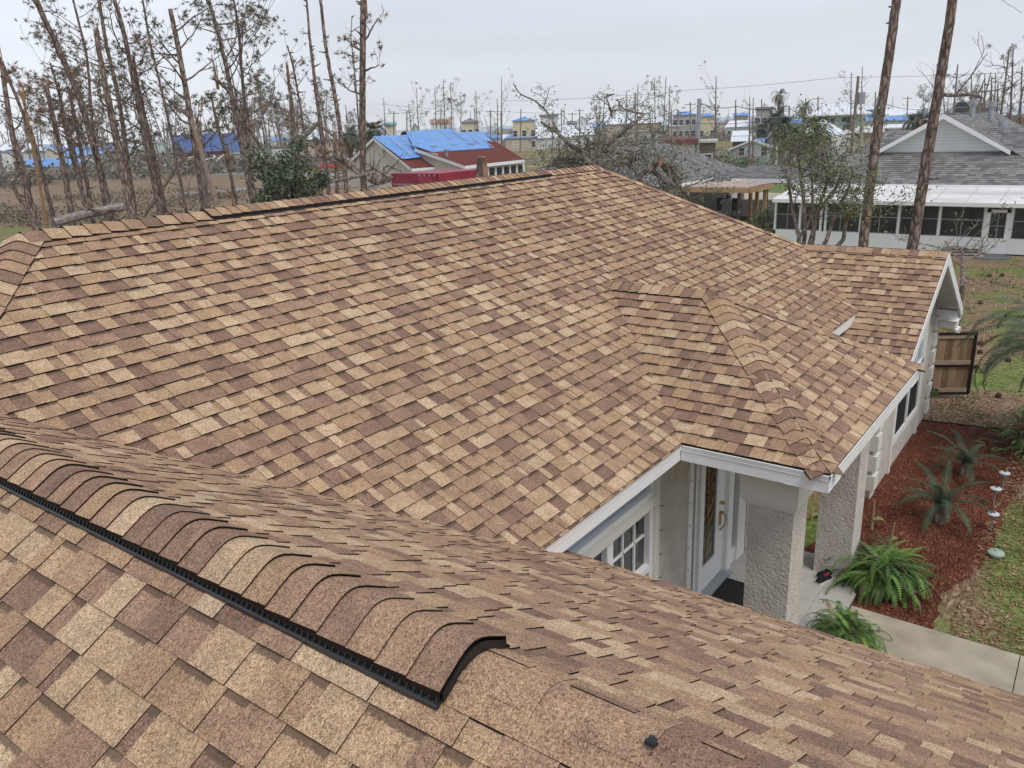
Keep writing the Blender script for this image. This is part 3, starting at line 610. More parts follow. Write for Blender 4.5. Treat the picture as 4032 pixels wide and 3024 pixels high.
mb = MB(); mb.box((13.0, -.98, -.98), (13.42, YWW, -.63), M_WHITE); obj('eave_return', mb, H)
for x in (13.16, 13.34):
    mb = MB(); mb.tube([(x-.02, -.9, -.99), (x, -1.0, -1.06)], [.03, .05], M_WHITE, 10); mb.lathe((x, -1.0, -1.1), [(.0, 0), (.05, .01), (.045, .06)], M_WHITE, 10); obj('flood_light', mb, H)
# walls under the near wing
mb = MB(); mb.box((XN-WN+.3, -8.8, G), (XN+WN+.15, .6, -.45), M_STUC); mb.box((-4.9, .6, G), (.4, 8.1, -.15), M_STUC); mb.box((-4.8, 1.2, G), (12.4, 8.1, -.18), M_STUC); obj('side_wall', mb, H)
# ------------------------------------------------------------------ ground, yard and planting round the house
mb = MB(); mb.face([(-25000, -25000, G-.012), (25000, -25000, G-.012), (25000, 25000, G-.012), (-25000, 25000, G-.012)], M_GROUND); struct('ground', mb)
M_WATER = mat('grey_sea', (.36, .44, .50), (.42, .49, .54), scale=.01, rough=.5)
mb = MB(); o1 = at(-1500, 500, 560); pts = []
def far(px, d): q = atg(px, d); return (q.x, q.y)
ring1 = [far(px, 620) for px in range(-1500, 6001, 500)]; ring2 = [far(px, 24000) for px in range(-1500, 6001, 500)]
for i in range(len(ring1)-1): mb.face([(*ring1[i], G+.3), (*ring1[i+1], G+.3), (*ring2[i+1], G+.3), (*ring2[i], G+.3)], M_WATER)
struct('water', mb)
def blob(mb, pts, z, m, jag=.06, seed=1, n=10):
    rnd = random.Random(seed); o = []
    for i in range(len(pts)):
        a, b = Vector(pts[i]), Vector(pts[(i+1) % len(pts)]); k = max(1, int((b-a).length/(jag*3)))
        for j in range(k):
            p = a.lerp(b, j/k); o.append((p.x+rnd.uniform(-jag, jag), p.y+rnd.uniform(-jag, jag), z))
    mb.face(o, m)
mb = MB()
blob(mb, [(3.0, -.6), (5.30, -1.15), (5.3, -2.15), (6.2, -2.10), (7.2, -2.42), (8.0, -2.48), (9.2, -2.45), (10.5, -2.60), (12.9, -2.9), (13.9, -2.7), (12.95, -1.65), (12.85, -.62), (8.7, -.55), (6, -.2)], G+.0, M_MULCH, .035)
struct('mulch_bed', mb)
mb = MB()
for y0, y1 in ((-1.22, -3.05), (-3.06, -4.9), (-4.91, -6.8)): mb.box((3.9, y0, G-.05), (5.28, y1, G+.035), M_CONC)
mb.box((5.28, -3.06, G-.05), (5.285, -1.3, G+.0), M_CONC)
struct('path', mb)
mb = MB(); ty = -1.2
GRT = plain('tile_grout', (.25, .23, .21))
mb.box((2.6, -1.2, G-.05), (6.32, .6, G+.042), GRT)
x = 2.7
while x < 6.3:
    y = -1.2
    while y < .55: mb.box((x, y, G+.03), (min(x+.395, 6.32), min(y+.395, .6), G+.05), M_TILE); y += .4
    x += .4
struct('porch_floor', mb)
mb = MB(); mb.box((4.38, -.22, G+.052), (5.02, .38, G+.064), mat('black_fibre_mat', (.012, .012, .013), (.03, .03, .031), scale=90, rough=1, bump=.6, bscale=400, bdist=.004))
o = obj('doormat', mb, loc=(4.7, .1, G+.05)); tag(o, 'black doormat lying on the porch tiles before the front door', 'doormat')
# dry path edging strip
def edging(name, pts, label):
    mb = MB(); mb.tube([Vector((*p, G+.02)) for p in pts], .014, M_DARK, 6); o = obj(name, mb, loc=(*pts[0], G)); tag(o, label, 'edging')
edging('bed_edging', [(12.8, -.62), (12.9, -1.2), (12.95, -1.65), (13.1, -2.1)], 'thin dark edging strip across the far end of the red mulch bed')
edging('bed_edging', [(11.2, -2.72), (12, -2.85), (12.9, -3.0)], 'thin dark edging strip between the mulch bed and the lawn')
# lawn tufts (stuff)
def blades(mb, c, n, r, h, m, rnd, lean=.6, wdt=.006):
    for _ in range(n):
        a = rnd.uniform(0, 6.283); rr = r*sqrt(rnd.random()); p = Vector((c[0]+rr*cos(a), c[1]+rr*sin(a), c[2])); b = rnd.uniform(0, 6.283); hh = h*rnd.uniform(.5, 1.2)
        d = Vector((cos(b), sin(b), 0)); s = Vector((-sin(b), cos(b), 0))*wdt; t = p+d*hh*lean*rnd.random()+Vector((0, 0, hh)); mb.face([p-s, p+s, t], m, rnd.random())
rnd = random.Random(3); mb = MB()
M_GRASS = mat('lawn_grass', (.19, .25, .07), (.26, .28, .10), scale=3, rough=.8, tone=.5)
def lawn_ok(x, y):
    if x < 5.35: return False
    if y > -2.2 and x < 12.9: return False
    if x < 13 and y > -2.5: return False
    return True
import mathutils
cnt = 0
while cnt < 5200:
    x = rnd.uniform(5.3, 12.5) if rnd.random() < .62 else rnd.uniform(12.5, 34); y = rnd.uniform(-4.2, -1.0) if x < 13 else rnd.uniform(-4, 9)
    if not lawn_ok(x, y): continue
    v = mathutils.noise.noise((x*.7, y*.7, 2)); v2 = mathutils.noise.noise((x*2.1, y*2.1, 7))
    cnt += 1
    if v+.5*v2 < -.02: continue
    k = 1 if x < 13 else 2.2
    blades(mb, (x, y, G-.012), 14, .07*k, .035*k, M_GRASS, rnd, wdt=.005*k)
o = obj('grass', mb); tag(o, 'patchy low lawn grass growing between pine straw', 'grass', kind='stuff')
# leaf and straw litter on mulch, lawn and far yard
mb = MB(); M_LIT = mat('leaf_litter', (.36, .24, .14), (.22, .12, .07), scale=3, rough=.95, tone=.5)
M_CHIP = mat('mulch_chip', (.24, .08, .045), (.13, .045, .028), scale=9, rough=.95, tone=.6)
def litter(x, y, z, L, wd, m):
    a = rnd.uniform(0, 6.28); d = Vector((cos(a), sin(a), rnd.uniform(-.15, .25)))*L/2; s = Vector((-sin(a), cos(a), rnd.uniform(-.4, .4)))*wd/2; p = Vector((x, y, z)); mb.face([p-d, p+s, p+d, p-s], m, rnd.random())
for _ in range(9000):
    x = rnd.uniform(5.3, 12.8); y = rnd.uniform(-2.5, -.65)
    if x < 7 and y < -2.1: continue
    litter(x, y, G+.006, rnd.uniform(.015, .05), rnd.uniform(.005, .013), M_CHIP if rnd.random() < .93 else M_LIT)
for _ in range(5200):
    x = rnd.uniform(5.3, 13); y = rnd.uniform(-4.2, -2.3); litter(x, y, G+.006, rnd.uniform(.04, .09), rnd.uniform(.015, .03), M_LIT)
for _ in range(7000):
    x = rnd.uniform(13, 34); y = rnd.uniform(-3, 8); litter(x, y, G+.006, rnd.uniform(.08, .22), rnd.uniform(.015, .05), M_LIT if rnd.random() < .8 else M_STRAW)
o = obj('leaf_litter', mb); tag(o, 'fallen leaves, bark chips and pine straw strewn over bed and yard', 'litter', kind='stuff')
# pine cones in the yard
pc = None
CONE = mat('pine_cone_scales', (.10, .05, .03), (.05, .03, .02), scale=20, rough=.95)
for i, (px, py) in enumerate(((3860, 1352), (3962, 1360), (3858, 1388), (3972, 1420), (3845, 1448), (3857, 1193), (3895, 1087), (3945, 1085), (3934, 1560), (4008, 1190))):
    q = gz(px, py, G+.02)
    if pc is None:
        mb = MB(); mb.lathe((0, 0, -.03), [(0, 0), (.05, .01), (.06, .04), (.05, .07), (.02, .1), (0, .11)], CONE, 9); pc = obj('pine_cone', mb, local=True)
        tag(pc, 'dark pine cone lying on the littered yard', 'pine cone', 'pine cones on the yard'); o = pc
    else: o = pc.copy(); col.objects.link(o)
    o.location = (q.x, q.y, G+.03); o.rotation_euler = (1.3, rnd.uniform(0, 1), rnd.uniform(0, 6)); o.scale = (1.5,)*3 if q.x > 20 else (1.2,)*3
# ferns
def frond(mb, base, az, L, arch, m, rnd, wl=.05, tip=.2, pairs=16, droop=1.1, lift=.9, tone=None, rach=None, nar=.0):
    pts = []; p = Vector(base); el = lift
    st = L/pairs
    for i in range(pairs+1):
        pts.append(p.copy()); d = Vector((cos(az)*cos(el), sin(az)*cos(el), sin(el))); p = p+d*st; el -= droop/pairs*(1+i/pairs*arch)
    tn = rnd.random() if tone is None else tone
    for i in range(1, pairs):
        f = i/pairs; wv = wl*min(1, f*5+nar)*(1-f**3*.85); d = (pts[i+1]-pts[i-1]).normalized(); s = d.cross(Vector((0, 0, 1)))
        if s.length < .05: s = Vector((sin(az), -cos(az), 0))
        s.normalize(); up = s.cross(d)
        for sg in (-1, 1):
            a = pts[i]; tipv = a+s*sg*wv+d*wv*.35-up*wv*.12*(1 if up.z > 0 else -1); b = a+d*st*.75
            mb.face([a, b, tipv+d*st*.2, tipv], m, min(1, max(0, tn+rnd.uniform(-.2, .2))))
    if rach: mb.tube(pts[::4]+[pts[-1]], [.006, .005, .004, .003, .002, .002, .001][:len(pts[::4])+1] if len(pts[::4])+1 <= 7 else .004, rach, 3, cap=False)
def fern(label, c, R, H_, n, seed, dead=.1):
    rnd = random.Random(seed); t = thing('fern', label, 'fern', c, 0, 'sword ferns beside the front walk')
    mb = MB()
    for i in range(n):
        az = rnd.uniform(0, 6.283); k = rnd.random(); m = M_FERN if rnd.random() < .68 else M_FERND
        if rnd.random() < dead*.3: m = M_STRAW
        b = Vector((c[0]+rnd.gauss(0, .16)*R, c[1]+rnd.gauss(0, .16)*R, c[2]+.05+.35*H_*rnd.random())); az += rnd.gauss(0, .5)
        frond(mb, b, az, R*(.55+.6*k), .8, m, rnd, wl=.042, pairs=24, droop=1.3+1.0*rnd.random(), lift=.3+1.2*rnd.random(), rach=M_FERND, nar=.5)
    obj('fronds', mb, t); mb = MB(); mb.cyl(c, .12*R, .2*H_, M_DARK, 10, .16*R); obj('root_crown', mb, t); return t
q = gz(3440, 2290, G)
fern('large bushy green sword fern at the foot of the far porch column', (6.02, -1.40, G), .66, .55, 420, 5)
fern('smaller upright dark green fern at the edge of the walk by the near roof', (4.36, -1.40, G), .50, .6, 240, 6)
# sago palms
def sago(label, c, R, n, seed, trunk_h=.28):
    rnd = random.Random(seed); t = thing('sago_palm', label, 'sago palm', c, 0, 'sago palms in the mulch bed')
    mb = MB(); mb.cyl(c, .09, trunk_h, M_BARK, 10, .10); obj('trunk', mb, t)
    mb = MB()
    for i in range(n):
        az = 6.283*i/n*2.618+rnd.uniform(-.15, .15); k = i/n
        frond(mb, (c[0], c[1], c[2]+trunk_h), az, R*rnd.uniform(.8, 1.05), .5, M_SAGO, rnd, wl=.085, pairs=34, droop=1.2+.5*rnd.random()-.3*k, lift=.35+1.0*k, rach=M_FERND, nar=.3)
    obj('fronds', mb, t); return t
sago('dark green sago palm nearer the porch with long arching fronds', (8.33, -1.70, G), .95, 17, 11, .30)
sago('dark green sago palm farther back by the fern-grown palm trunk', (10.38, -1.74, G), .85, 15, 12, .22)
# big palm at the frame edge: rough trunk with ferns, arching fronds
pb = (12.4, -2.95, G)
t = thing('palm_tree', 'stout rough-trunked date palm with ferns growing out of its bark', 'palm tree', pb)
rnd = random.Random(4); mb = MB(); prof = [(.62, 0), (.60, .3), (.50, .7), (.42, 1.1), (.40, 1.5), (.42, 1.75), (.3, 1.9), (0, 1.95)]; mb.lathe(pb, prof, M_BARK, 18)
for i in range(240):
    z = rnd.uniform(.05, 1.85); a = rnd.uniform(0, 6.28); r0 = np.interp(z, [p[1] for p in prof], [p[0] for p in prof]); p = Vector((pb[0]+r0*cos(a), pb[1]+r0*sin(a), pb[2]+z)); o_ = Vector((cos(a), sin(a), 0)); s = Vector((-sin(a), cos(a), 0))*rnd.uniform(.03, .06)
    mb.face([p-s, p+s, p+o_*rnd.uniform(.06, .14)+Vector((0, 0, rnd.uniform(.06, .16)))], M_BARK if rnd.random() < .6 else M_STRAW, rnd.random()); mb.face([p+s, p-s, p+o_*.1+Vector((0, 0, .02))], M_BARKG, rnd.random())
obj('trunk', mb, t); mb = MB()
for i in range(34):
    az = 6.283*i/34*2.618; frond(mb, (pb[0]+.2*cos(az), pb[1]+.2*sin(az), pb[2]+1.85), az, 2.0*rnd.uniform(.85, 1.1), .8, M_PALM, rnd, wl=.26, pairs=46, droop=1.0+rnd.random(), lift=.35+1.1*(i/34), rach=M_LEAFY, nar=.2)
for i in range(16):
    az = rnd.uniform(0, 6.28); frond(mb, (pb[0]+.3*cos(az), pb[1]+.3*sin(az), pb[2]+1.7), az, 1.0, .8, M_STRAW if i % 2 else M_PALM, rnd, wl=.12, pairs=24, droop=.9, lift=-.5, nar=.2)
obj('fronds', mb, t)
mb = MB()
for i in range(230):
    az = rnd.uniform(0, 6.28); z = abs(rnd.gauss(0, .35)); r0 = .66 if z < .5 else .45; r0 += (.5 if z < .2 else 0)*rnd.random()
    frond(mb, (pb[0]+r0*cos(az), pb[1]+r0*sin(az), pb[2]+z), az+rnd.uniform(-.6, .6), rnd.uniform(.25, .5), .6, M_FERN, rnd, wl=.04, pairs=12, droop=1.6, lift=rnd.uniform(.4, 1.4), nar=.5)
obj('fern_growth', mb, t)
# solar path lights
def solar(label, q, lean=0):
    t = thing('path_light', label, 'path light', q, 0, 'solar lights along the mulch bed')
    x, y, z = q; mb = MB(); mb.cyl((x, y, z), .011, .2, M_GALV, 8); obj('stake', mb, t)
    mb = MB(); mb.lathe((x, y, z+.2), [(.022, 0), (.04, .02), (.045, .07), (.05, .075)], M_GALV, 10); obj('lantern', mb, t)
    mb = MB(); mb.lathe((x, y, z+.275), [(.05, 0), (.085, .004), (.08, .014), (.04, .03), (0, .034)], plain('pale_plastic', (.55, .57, .58), rough=.4), 18); mb.box((x-.022, y-.022, z+.303), (x+.022, y+.022, z+.312), M_GLASS); obj('cap', mb, t)
solar('solar path light on a short stake nearest the lawn bare patch', (8.43, -2.38, G)); solar('solar path light on a short stake, middle one beside the nearer sago palm', (9.40, -2.30, G)); solar('solar path light on a short stake, farthest, beside the sago palm fronds', (10.12, -2.34, G))
q = gz(3920, 2190, G); mb = MB(); mb.lathe((q.x, q.y, G-.01), [(.07, 0), (.07, .05), (.11, .055), (.105, .075), (.06, .10), (.03, .104), (.028, .12), (0, .124)], plain('pale_green_plastic', (.36, .47, .38), rough=.5), 20)
o = obj('sprinkler_dome', mb, loc=(q.x, q.y, G)); tag(o, 'low pale green dome sunk in the sandy lawn edge', 'ground fixture')
# shepherd hook, broken plant stems in the bed
mb = MB(); q = gz(3570, 2455, G); mb.tube([q, q+Vector((0, 0, .36)), q+Vector((.02, -.01, .385)), q+Vector((.25, -.14, .40)), q+Vector((.30, -.17, .41))], .005, M_DARK, 6)
o = obj('garden_stake', mb, loc=q); tag(o, 'thin black metal flag stake standing in front of the large fern', 'garden stake')
def stub(label, px, py, hgt, ln, leaf):
    q = gz(px, py, G); t = thing('banana_plant', label, 'plant', q, 0, 'young banana stems in the mulch'); mb = MB(); a = Vector(ln)
    mb.tube([q, q+a*.5+Vector((0, 0, hgt*.5)), q+a+Vector((0, 0, hgt))], [.028, .02, .008], M_STRAW, 7, tone=.6); obj('stem', mb, t)
    mb = MB(); p = q+Vector((0, 0, hgt*.35)); pts = []
    for i in range(7): pts.append(p+Vector(leaf)*i/6+Vector((0, 0, .05*sin(i/6*3.1)-.1*(i/6)**2)))
    w_ = Vector(leaf).cross(Vector((0, 0, 1))).normalized()*.06
    for i in range(6):
        a0, a1 = sin(i/6*3.14), sin((i+1)/6*3.14); mb.face([pts[i]-w_*a0, pts[i]+w_*a0, pts[i+1]+w_*a1, pts[i+1]-w_*a1], M_LEAFY, .8)
    obj('leaf', mb, t)
stub('broken yellowish banana stem with one green leaf above the large fern', 3500, 2165, .42, (.08, -.02, 0), (.22, -.1, 0)); stub('thin dry banana stem in the mulch between the fern and the wing wall', 3432, 2085, .45, (.1, .02, 0), (.15, -.2, 0)); stub('flat green banana leaf shoot behind the near porch column', 3195, 2045, .1, (.0, .02, 0), (.25, -.1, 0))
# shoes
def shoe(mb, p, az, m1, m2, L=.28, clog=False):
    c, s = cos(az), sin(az)
    def T(x, y, z): return (p[0]+c*x-s*y, p[1]+s*x+c*y, p[2]+z)
    prof = [(0, .032), (.12, .040), (.3, .040), (.5, .038), (.7, .048), (.88, .044), (1, .018)]; hs = [.075, .085, .080, .085, .075, .055, .03]
    def ring(f, w_, z0, z1, inset): return [T(f*L, -w_, z0), T(f*L, w_, z0), T(f*L, w_*inset, z1), T(f*L, -w_*inset, z1)]
    for (z0, zf, m, ins) in ((0, None, m2, 1.0), (.025, 1, m1, .62)):
        rings = [ring(f, w_*(1.08 if zf is None else 1), z0, .026 if zf is None else h, ins) for (f, w_), h in zip(prof, hs)]
        v = [q for r_ in rings for q in r_]; F = [(3, 2, 1, 0), (len(v)-4, len(v)-3, len(v)-2, len(v)-1)]
        for i in range(len(rings)-1):
            for j in range(4): k = (j+1) % 4; F.append((i*4+j, i*4+k, (i+1)*4+k, (i+1)*4+j))
        mb.mesh(v, F, m)
    op = [T(.05*L, -.018, .09), T(.05*L, .018, .09), T(.42*L, .02, .088), T(.42*L, -.02, .088)]; mb.face(op, M_DARK)
M_CROC = mat('dirty_white_rubber', (.48, .46, .42), (.30, .27, .23), scale=25, rough=.8); M_PINK = plain('pink_lace', (.75, .06, .15)); M_SNK = plain('black_mesh', (.015, .015, .017))
def pair(name, label, c, spots, m1, m2, lace):
    t = thing(name, label, 'shoes', c)
    for (x, y, az, tip) in spots:
        mb = MB(); shoe(mb, (x, y, c[2]), az, m1, m2); o = obj('shoe', mb, t)
        if lace:
            mb = MB(); ca, sa = cos(az), sin(az)
            for k in range(6):
                f = .13+k*.018; z = c[2]+.088-k*.001; mb.tube([(x+ca*f-sa*-.022, y+sa*f+ca*-.022, z), (x+ca*(f+.012)-sa*.022, y+sa*(f+.012)+ca*.022, z)], .004, M_PINK if lace == 2 or (x, y) == spots[0][:2] else M_SNK, 4)
            obj('laces', mb, o)
pair('clogs', 'pair of dirty white clogs on the tiles by the far column', (5.98, -.40, G+.05), [(6.04, -.30, 2.4, 0), (5.86, -.42, 2.1, 0)], M_CROC, M_CROC, 0)
pair('sneakers', 'pair of black sneakers with pink laces on the porch tiles', (5.6, -.72, G+.05), [(5.52, -.72, -.35, 0), (5.66, -.68, -.5, 0)], M_SNK, plain('white_rubber', (.7, .7, .7)), 1)
# open wooden gate with black steel frame
gl_, gr_ = Vector((14.30, -.38, G)), Vector((14.80, -1.18, G)); gd = (gr_-gl_); gn = Vector((gd.y, -gd.x, 0)).normalized()
t = thing('fence_gate', 'open wooden picket gate in a black steel frame at the house corner', 'gate', gl_)
if gn.dot(C0-gl_) < 0: gn = -gn
W0 = plain('gate_wood', (.36, .25, .16), .7, bump=.3); HG = 1.50
def gbox(mb, u0, u1, z0, z1, n0, n1, m, tone=.5):
    a = [gl_+gd*u+gn*n_+Vector((0, 0, z)) for z in (z0, z1) for (u, n_) in ((u0, n0), (u1, n0), (u1, n1), (u0, n1))]
    mb.mesh(a, [(0, 3, 2, 1), (4, 5, 6, 7), (0, 1, 5, 4), (1, 2, 6, 5), (2, 3, 7, 6), (3, 0, 4, 7)], m, tone)
M_GATE = mat('gate_board', (.30, .20, .12), (.20, .125, .075), scale=3, rough=.85, stretch=(4, 4, .4), tone=.3, bump=.3); M_GATEL = mat('gate_rail', (.40, .31, .22), (.32, .24, .17), scale=3, rough=.85)
for i in range(7):
    mb = MB(); gbox(mb, -.12+i*.16, -.12+i*.16+.145, .06, HG-.01*(i % 2), -.03, -.012, M_GATE, random.random()); obj('picket', mb, t)
mb = MB()
for z in (.14, .76, 1.34): mb = MB(); gbox(mb, -.1, .93, z, z+.085, -.012, .02, M_GATEL); obj('rail', mb, t)
mb = MB()
for z in (.09, .71, 1.42): gbox(mb, -.1, .985, z, z+.045, -.008, .03, M_BLACK)
gbox(mb, .955, 1.0, .09, 1.465, -.008, .03, M_BLACK); obj('steel_frame', mb, t)
mb = MB(); mb.tube([(13.1, -.68, -2.15), (13.12, -.74, -2.3), (13.10, -.70, -2.55), (13.15, -.76, G)], .012, M_GALV, 6)
for k in range(5): mb.lathe((13.1, -.72, -2.3), [(.10+.004*k, -.01*k), (.11, -.02*k-.02)], M_FERND, 12)
o = obj('hose_bib', mb, loc=(13.1, -.7, G)); tag(o, 'coiled garden hose hanging at the wing corner by the gate', 'garden hose')
# ------------------------------------------------------------------ generic far building, placed by a ground survey
GBLD = None
def building(name, label, cat, xl, xr, yb, ye, yr, dp, wall, roof, d=None, kind='gx', rot=0, oh=.3, win=(), door=(), wallz0=0, trim=None, roofn='roof', chim=0, group=None, roofmb=None, stilts=False, gside=None):
    """front wall spans image columns xl..xr; yb, ye, yr = rows of base, eave and ridge; dp = depth; kind gx = ridge along the front, gy = gable to the front, hip, flat"""
    xc = (xl+xr)/2
    if d is None:
        q = gz(xc, max(yb, 494-(xc-2016)*.0397+8), G); d = min(sqrt((q.x-C0.x)**2+(q.y-C0.y)**2), 200+(xl*7) % 70)
    A, B = at(xl, yb, d), at(xr, yb, d); c = (A+B)/2; c.z = G; wdt = (Vector((A.x, A.y, 0))-Vector((B.x, B.y, 0))).length
    beta = atan2(c.y-C0.y, c.x-C0.x); rz = beta-pi/2+rot
    if rot: wdt /= max(.3, cos(rot))
    h = at(xc, ye, d).z-G; zr = at(xc, yr, d+(dp/2 if kind in ('gx', 'hip') else 0)).z-G; zr = max(zr, h+.15)
    t = thing(name, label, cat, c, rz, group); x0, x1 = -wdt/2, wdt/2
    z0 = 2.2 if stilts else 0
    mb = MB(); mb.box((x0, 0, z0), (x1, dp, h), wall)
    if kind == 'gy': mb.face([(x0, .0, h), (x1, .0, h), (0, .0, zr-.12)], wall); mb.face([(x1, dp, h), (x0, dp, h), (0, dp, zr-.12)], wall)
    if kind == 'gx': mb.face([(x0, dp, h), (x0, 0, h), (x0, dp/2, zr-.12)], wall); mb.face([(x1, 0, h), (x1, dp, h), (x1, dp/2, zr-.12)], wall)
    obj('wall', mb, t, local=True)
    if stilts:
        for i in range(5):
            for y in (.2, dp-.2):
                mb = MB(); x = x0+.2+(wdt-.4)*i/4; mb.box((x-.15, y-.15, 0), (x+.15, y+.15, z0), wall); obj('stilt', mb, t, local=True)
    mb = MB(); T = .12
    def sheet(p, m=roof):
        p = [Vector(q) for q in p]; mb.mesh(p+[q+Vector((0, 0, -T)) for q in p], [tuple(range(len(p))), tuple(range(2*len(p)-1, len(p)-1, -1))]+[((i+1) % len(p), i, len(p)+i, len(p)+(i+1) % len(p)) for i in range(len(p))], m)
    if kind == 'gx':
        k = (zr-h)/(dp/2); e_ = h-oh*k
        sheet([(x0-oh, -oh, e_), (x1+oh, -oh, e_), (x1+oh, dp/2, zr), (x0-oh, dp/2, zr)]); sheet([(x1+oh, dp+oh, e_), (x0-oh, dp+oh, e_), (x0-oh, dp/2, zr), (x1+oh, dp/2, zr)])
    elif kind == 'gy':
        k = (zr-h)/(wdt/2); e_ = h-oh*k
        sheet([(x0-oh, dp+oh, e_), (x0-oh, -oh, e_), (0, -oh, zr), (0, dp+oh, zr)]); sheet([(x1+oh, -oh, e_), (x1+oh, dp+oh, e_), (0, dp+oh, zr), (0, -oh, zr)])
    elif kind == 'hip':
        r_ = min(dp, wdt)/2; k = (zr-h)/r_; e_ = h-oh*k; a = (x0+r_, dp/2, zr); b = (x1-r_, dp/2, zr)
        if wdt < dp: a = (0, r_, zr); b = (0, dp-r_, zr)
        P = [(x0-oh, -oh, e_), (x1+oh, -oh, e_), (x1+oh, dp+oh, e_), (x0-oh, dp+oh, e_)]
        if wdt >= dp: fs = [[P[0], P[1], b, a], [P[1], P[2], b], [P[2], P[3], a, b], [P[3], P[0], a]]
        else: fs = [[P[0], P[1], a], [P[1], P[2], b, a], [P[2], P[3], b], [P[3], P[0], a, b]]
        for f in fs: sheet(f)
    else: mb.box((x0-oh, -oh, h), (x1+oh, dp+oh, h+max(.1, zr-h)), roof)
    rf = obj(roofn, mb, t, local=True)
    if trim:
        mb = MB()
        if kind == 'gy':
            for sg in (-1, 1): mb.prism([(0, -oh-.03, zr+.02), (sg*(wdt/2+oh), -oh-.03, e_+.02), (sg*(wdt/2+oh), -oh-.03, e_-.2), (0, -oh-.03, zr-.22)], (0, .03, 0), trim)
        elif kind != 'flat': mb.box((x0-oh, -oh-.04, e_-.18), (x1+oh, -oh-.005, e_+.0), trim)
        else: mb.box((x0-oh, -oh-.04, h-.05), (x1+oh, -oh-.005, h+.1), trim)
        obj('fascia', mb, t, local=True)
    for wn in win:                                   # (fraction along the front, sill height, width, height)
        fx, sz, ww_, hh_ = wn[:4]; x = x0+wdt*fx
        mb = MB(); mb.box((x-ww_/2-.08, -.05, sz-.08), (x+ww_/2+.08, -.004, sz), M_WHITE); mb.box((x-ww_/2-.08, -.05, sz+hh_), (x+ww_/2+.08, -.004, sz+hh_+.08), M_WHITE)
        for s in (-1, 1): mb.box((x+s*ww_/2-(.08 if s < 0 else 0), -.045, sz), (x+s*ww_/2+(.08 if s > 0 else 0), -.004, sz+hh_), M_WHITE)
        mb.box((x-ww_/2, -.035, sz+hh_/2-.02), (x+ww_/2, -.02, sz+hh_/2+.02), M_WHITE)
        f = obj('window', mb, t, local=True); mb = MB(); mb.box((x-ww_/2, -.02, sz), (x+ww_/2, -.008, sz+hh_), wn[4] if len(wn) > 4 else M_GLASS); obj('pane', mb, f, local=True)
    for dr in door:
        fx, ww_, m_ = dr[:3]; x = x0+wdt*fx; mb = MB(); mb.box((x-ww_/2, -.05, .05), (x+ww_/2, -.004, 2.05), m_); mb.box((x-ww_/2-.07, -.03, .05), (x-ww_/2, -.004, 2.12), M_WHITE); mb.box((x+ww_/2, -.03, .05), (x+ww_/2+.07, -.004, 2.12), M_WHITE); dd = obj('door', mb, t, local=True)
        mb = MB(); mb.lathe((x-ww_/2+.08, -.09, 1.0), [(0, 0), (.03, .02), (0, .05)], M_GALV, 8); obj('door_handle', mb, dd, local=True)
    return t, wdt, h, zr
C_ = plain
WL_W = C_('white_wall', (.72, .73, .74)); WL_G = C_('grey_wall', (.42, .43, .43)); WL_CR = C_('cream_wall', (.62, .58, .46)); WL_Y = C_('pale_yellow_wall', (.66, .60, .40)); WL_M = C_('mint_wall', (.47, .60, .53))
WL_OL = C_('olive_grey_wall', (.36, .36, .29)); WL_B = siding('blue_grey_siding', (.47, .52, .56), .25); WL_T = C_('tan_wall', (.50, .42, .33)); WL_P = C_('pink_wall', (.55, .36, .31)); WL_RB = siding('ribbed_beige', (.60, .56, .47), .2, 'X')
RF_G = C_('green_metal_roof', (.33, .43, .36)); RF_GR = mat('weathered_grey_roof', (.25, .25, .26), (.17, .17, .18), scale=2, rough=.95); RF_RD = mat('red_roof', (.20, .05, .04), (.16, .035, .03), scale=3, rough=.95); RF_TN = C_('faded_tan_roof', (.34, .25, .18))
WL_WS = siding('white_siding', (.72, .74, .75), .2)
# ---- neighbour at the right: grey roof, white gable, long screened sunroom
NH = thing('house', 'white house with weathered grey roof, white gable and long screened porch', 'house', (38, 4, G))
XE, ZE = 38.6, -.28; YL, YR_ = 10.6, -9.0
s2 = (1.15-ZE)/(41.0-XE); YM = (YL+YR_)/2
mb = MB()
nv = Vector((1, 0, s2)).normalized(); ln = sqrt(1+s2*s2)
slope(mb, (XE, YL, ZE), (0, -1, 0), nv, [(0, 0), (YL-YR_, 0), (YL-YR_-3, 4.0*ln), (4.0, 4.0*ln)], m=M_GS, seed=91, expo=.17, long=True)
GX, GZB, GYC, GHW, GZP = 41.0, 1.15, 4.2, 2.95, 2.86
k = (GZP-GZB)/GHW; GLEN = 16.5
def sl2(y0, z0, x0, x1, sgn, seed):          # gable roof slopes running away
    vv = Vector((0, sgn, k)).normalized(); l_ = sqrt(1+k*k); run = (GZP-z0)/k
    if sgn > 0: slope(mb, (x0, GYC-run, z0), (1, 0, 0), vv, [(0, 0), (x1-x0+0*run, 0), (x1-x0, run*l_), (0, run*l_)], m=M_GS, seed=seed, expo=.19, long=True)
    else: slope(mb, (x1, GYC+run, z0), (-1, 0, 0), vv, [(0, 0), (x1-x0, 0), (x1-x0, run*l_), (0, run*l_)], m=M_GS, seed=seed, expo=.19, long=True)
sl2(0, -.3, GX-.45, GX+GLEN, 1, 92); sl2(0, -.3, GX-.45, GX+GLEN, -1, 93)
rf = obj('roof', mb, NH)
mb = MB(); caps(mb, (GX-.45, GYC, GZP), (GX+GLEN, GYC, GZP), k, m=M_GS, step=.3, wd=.14); obj('ridge_cap', mb, rf)
mb = MB(); mb.face([(GX-.1, GYC-GHW, GZB-.1), (GX-.1, GYC, GZP-.1), (GX-.1, GYC+GHW, GZB-.1)], siding('gable_siding', (.70, .72, .70), .155))
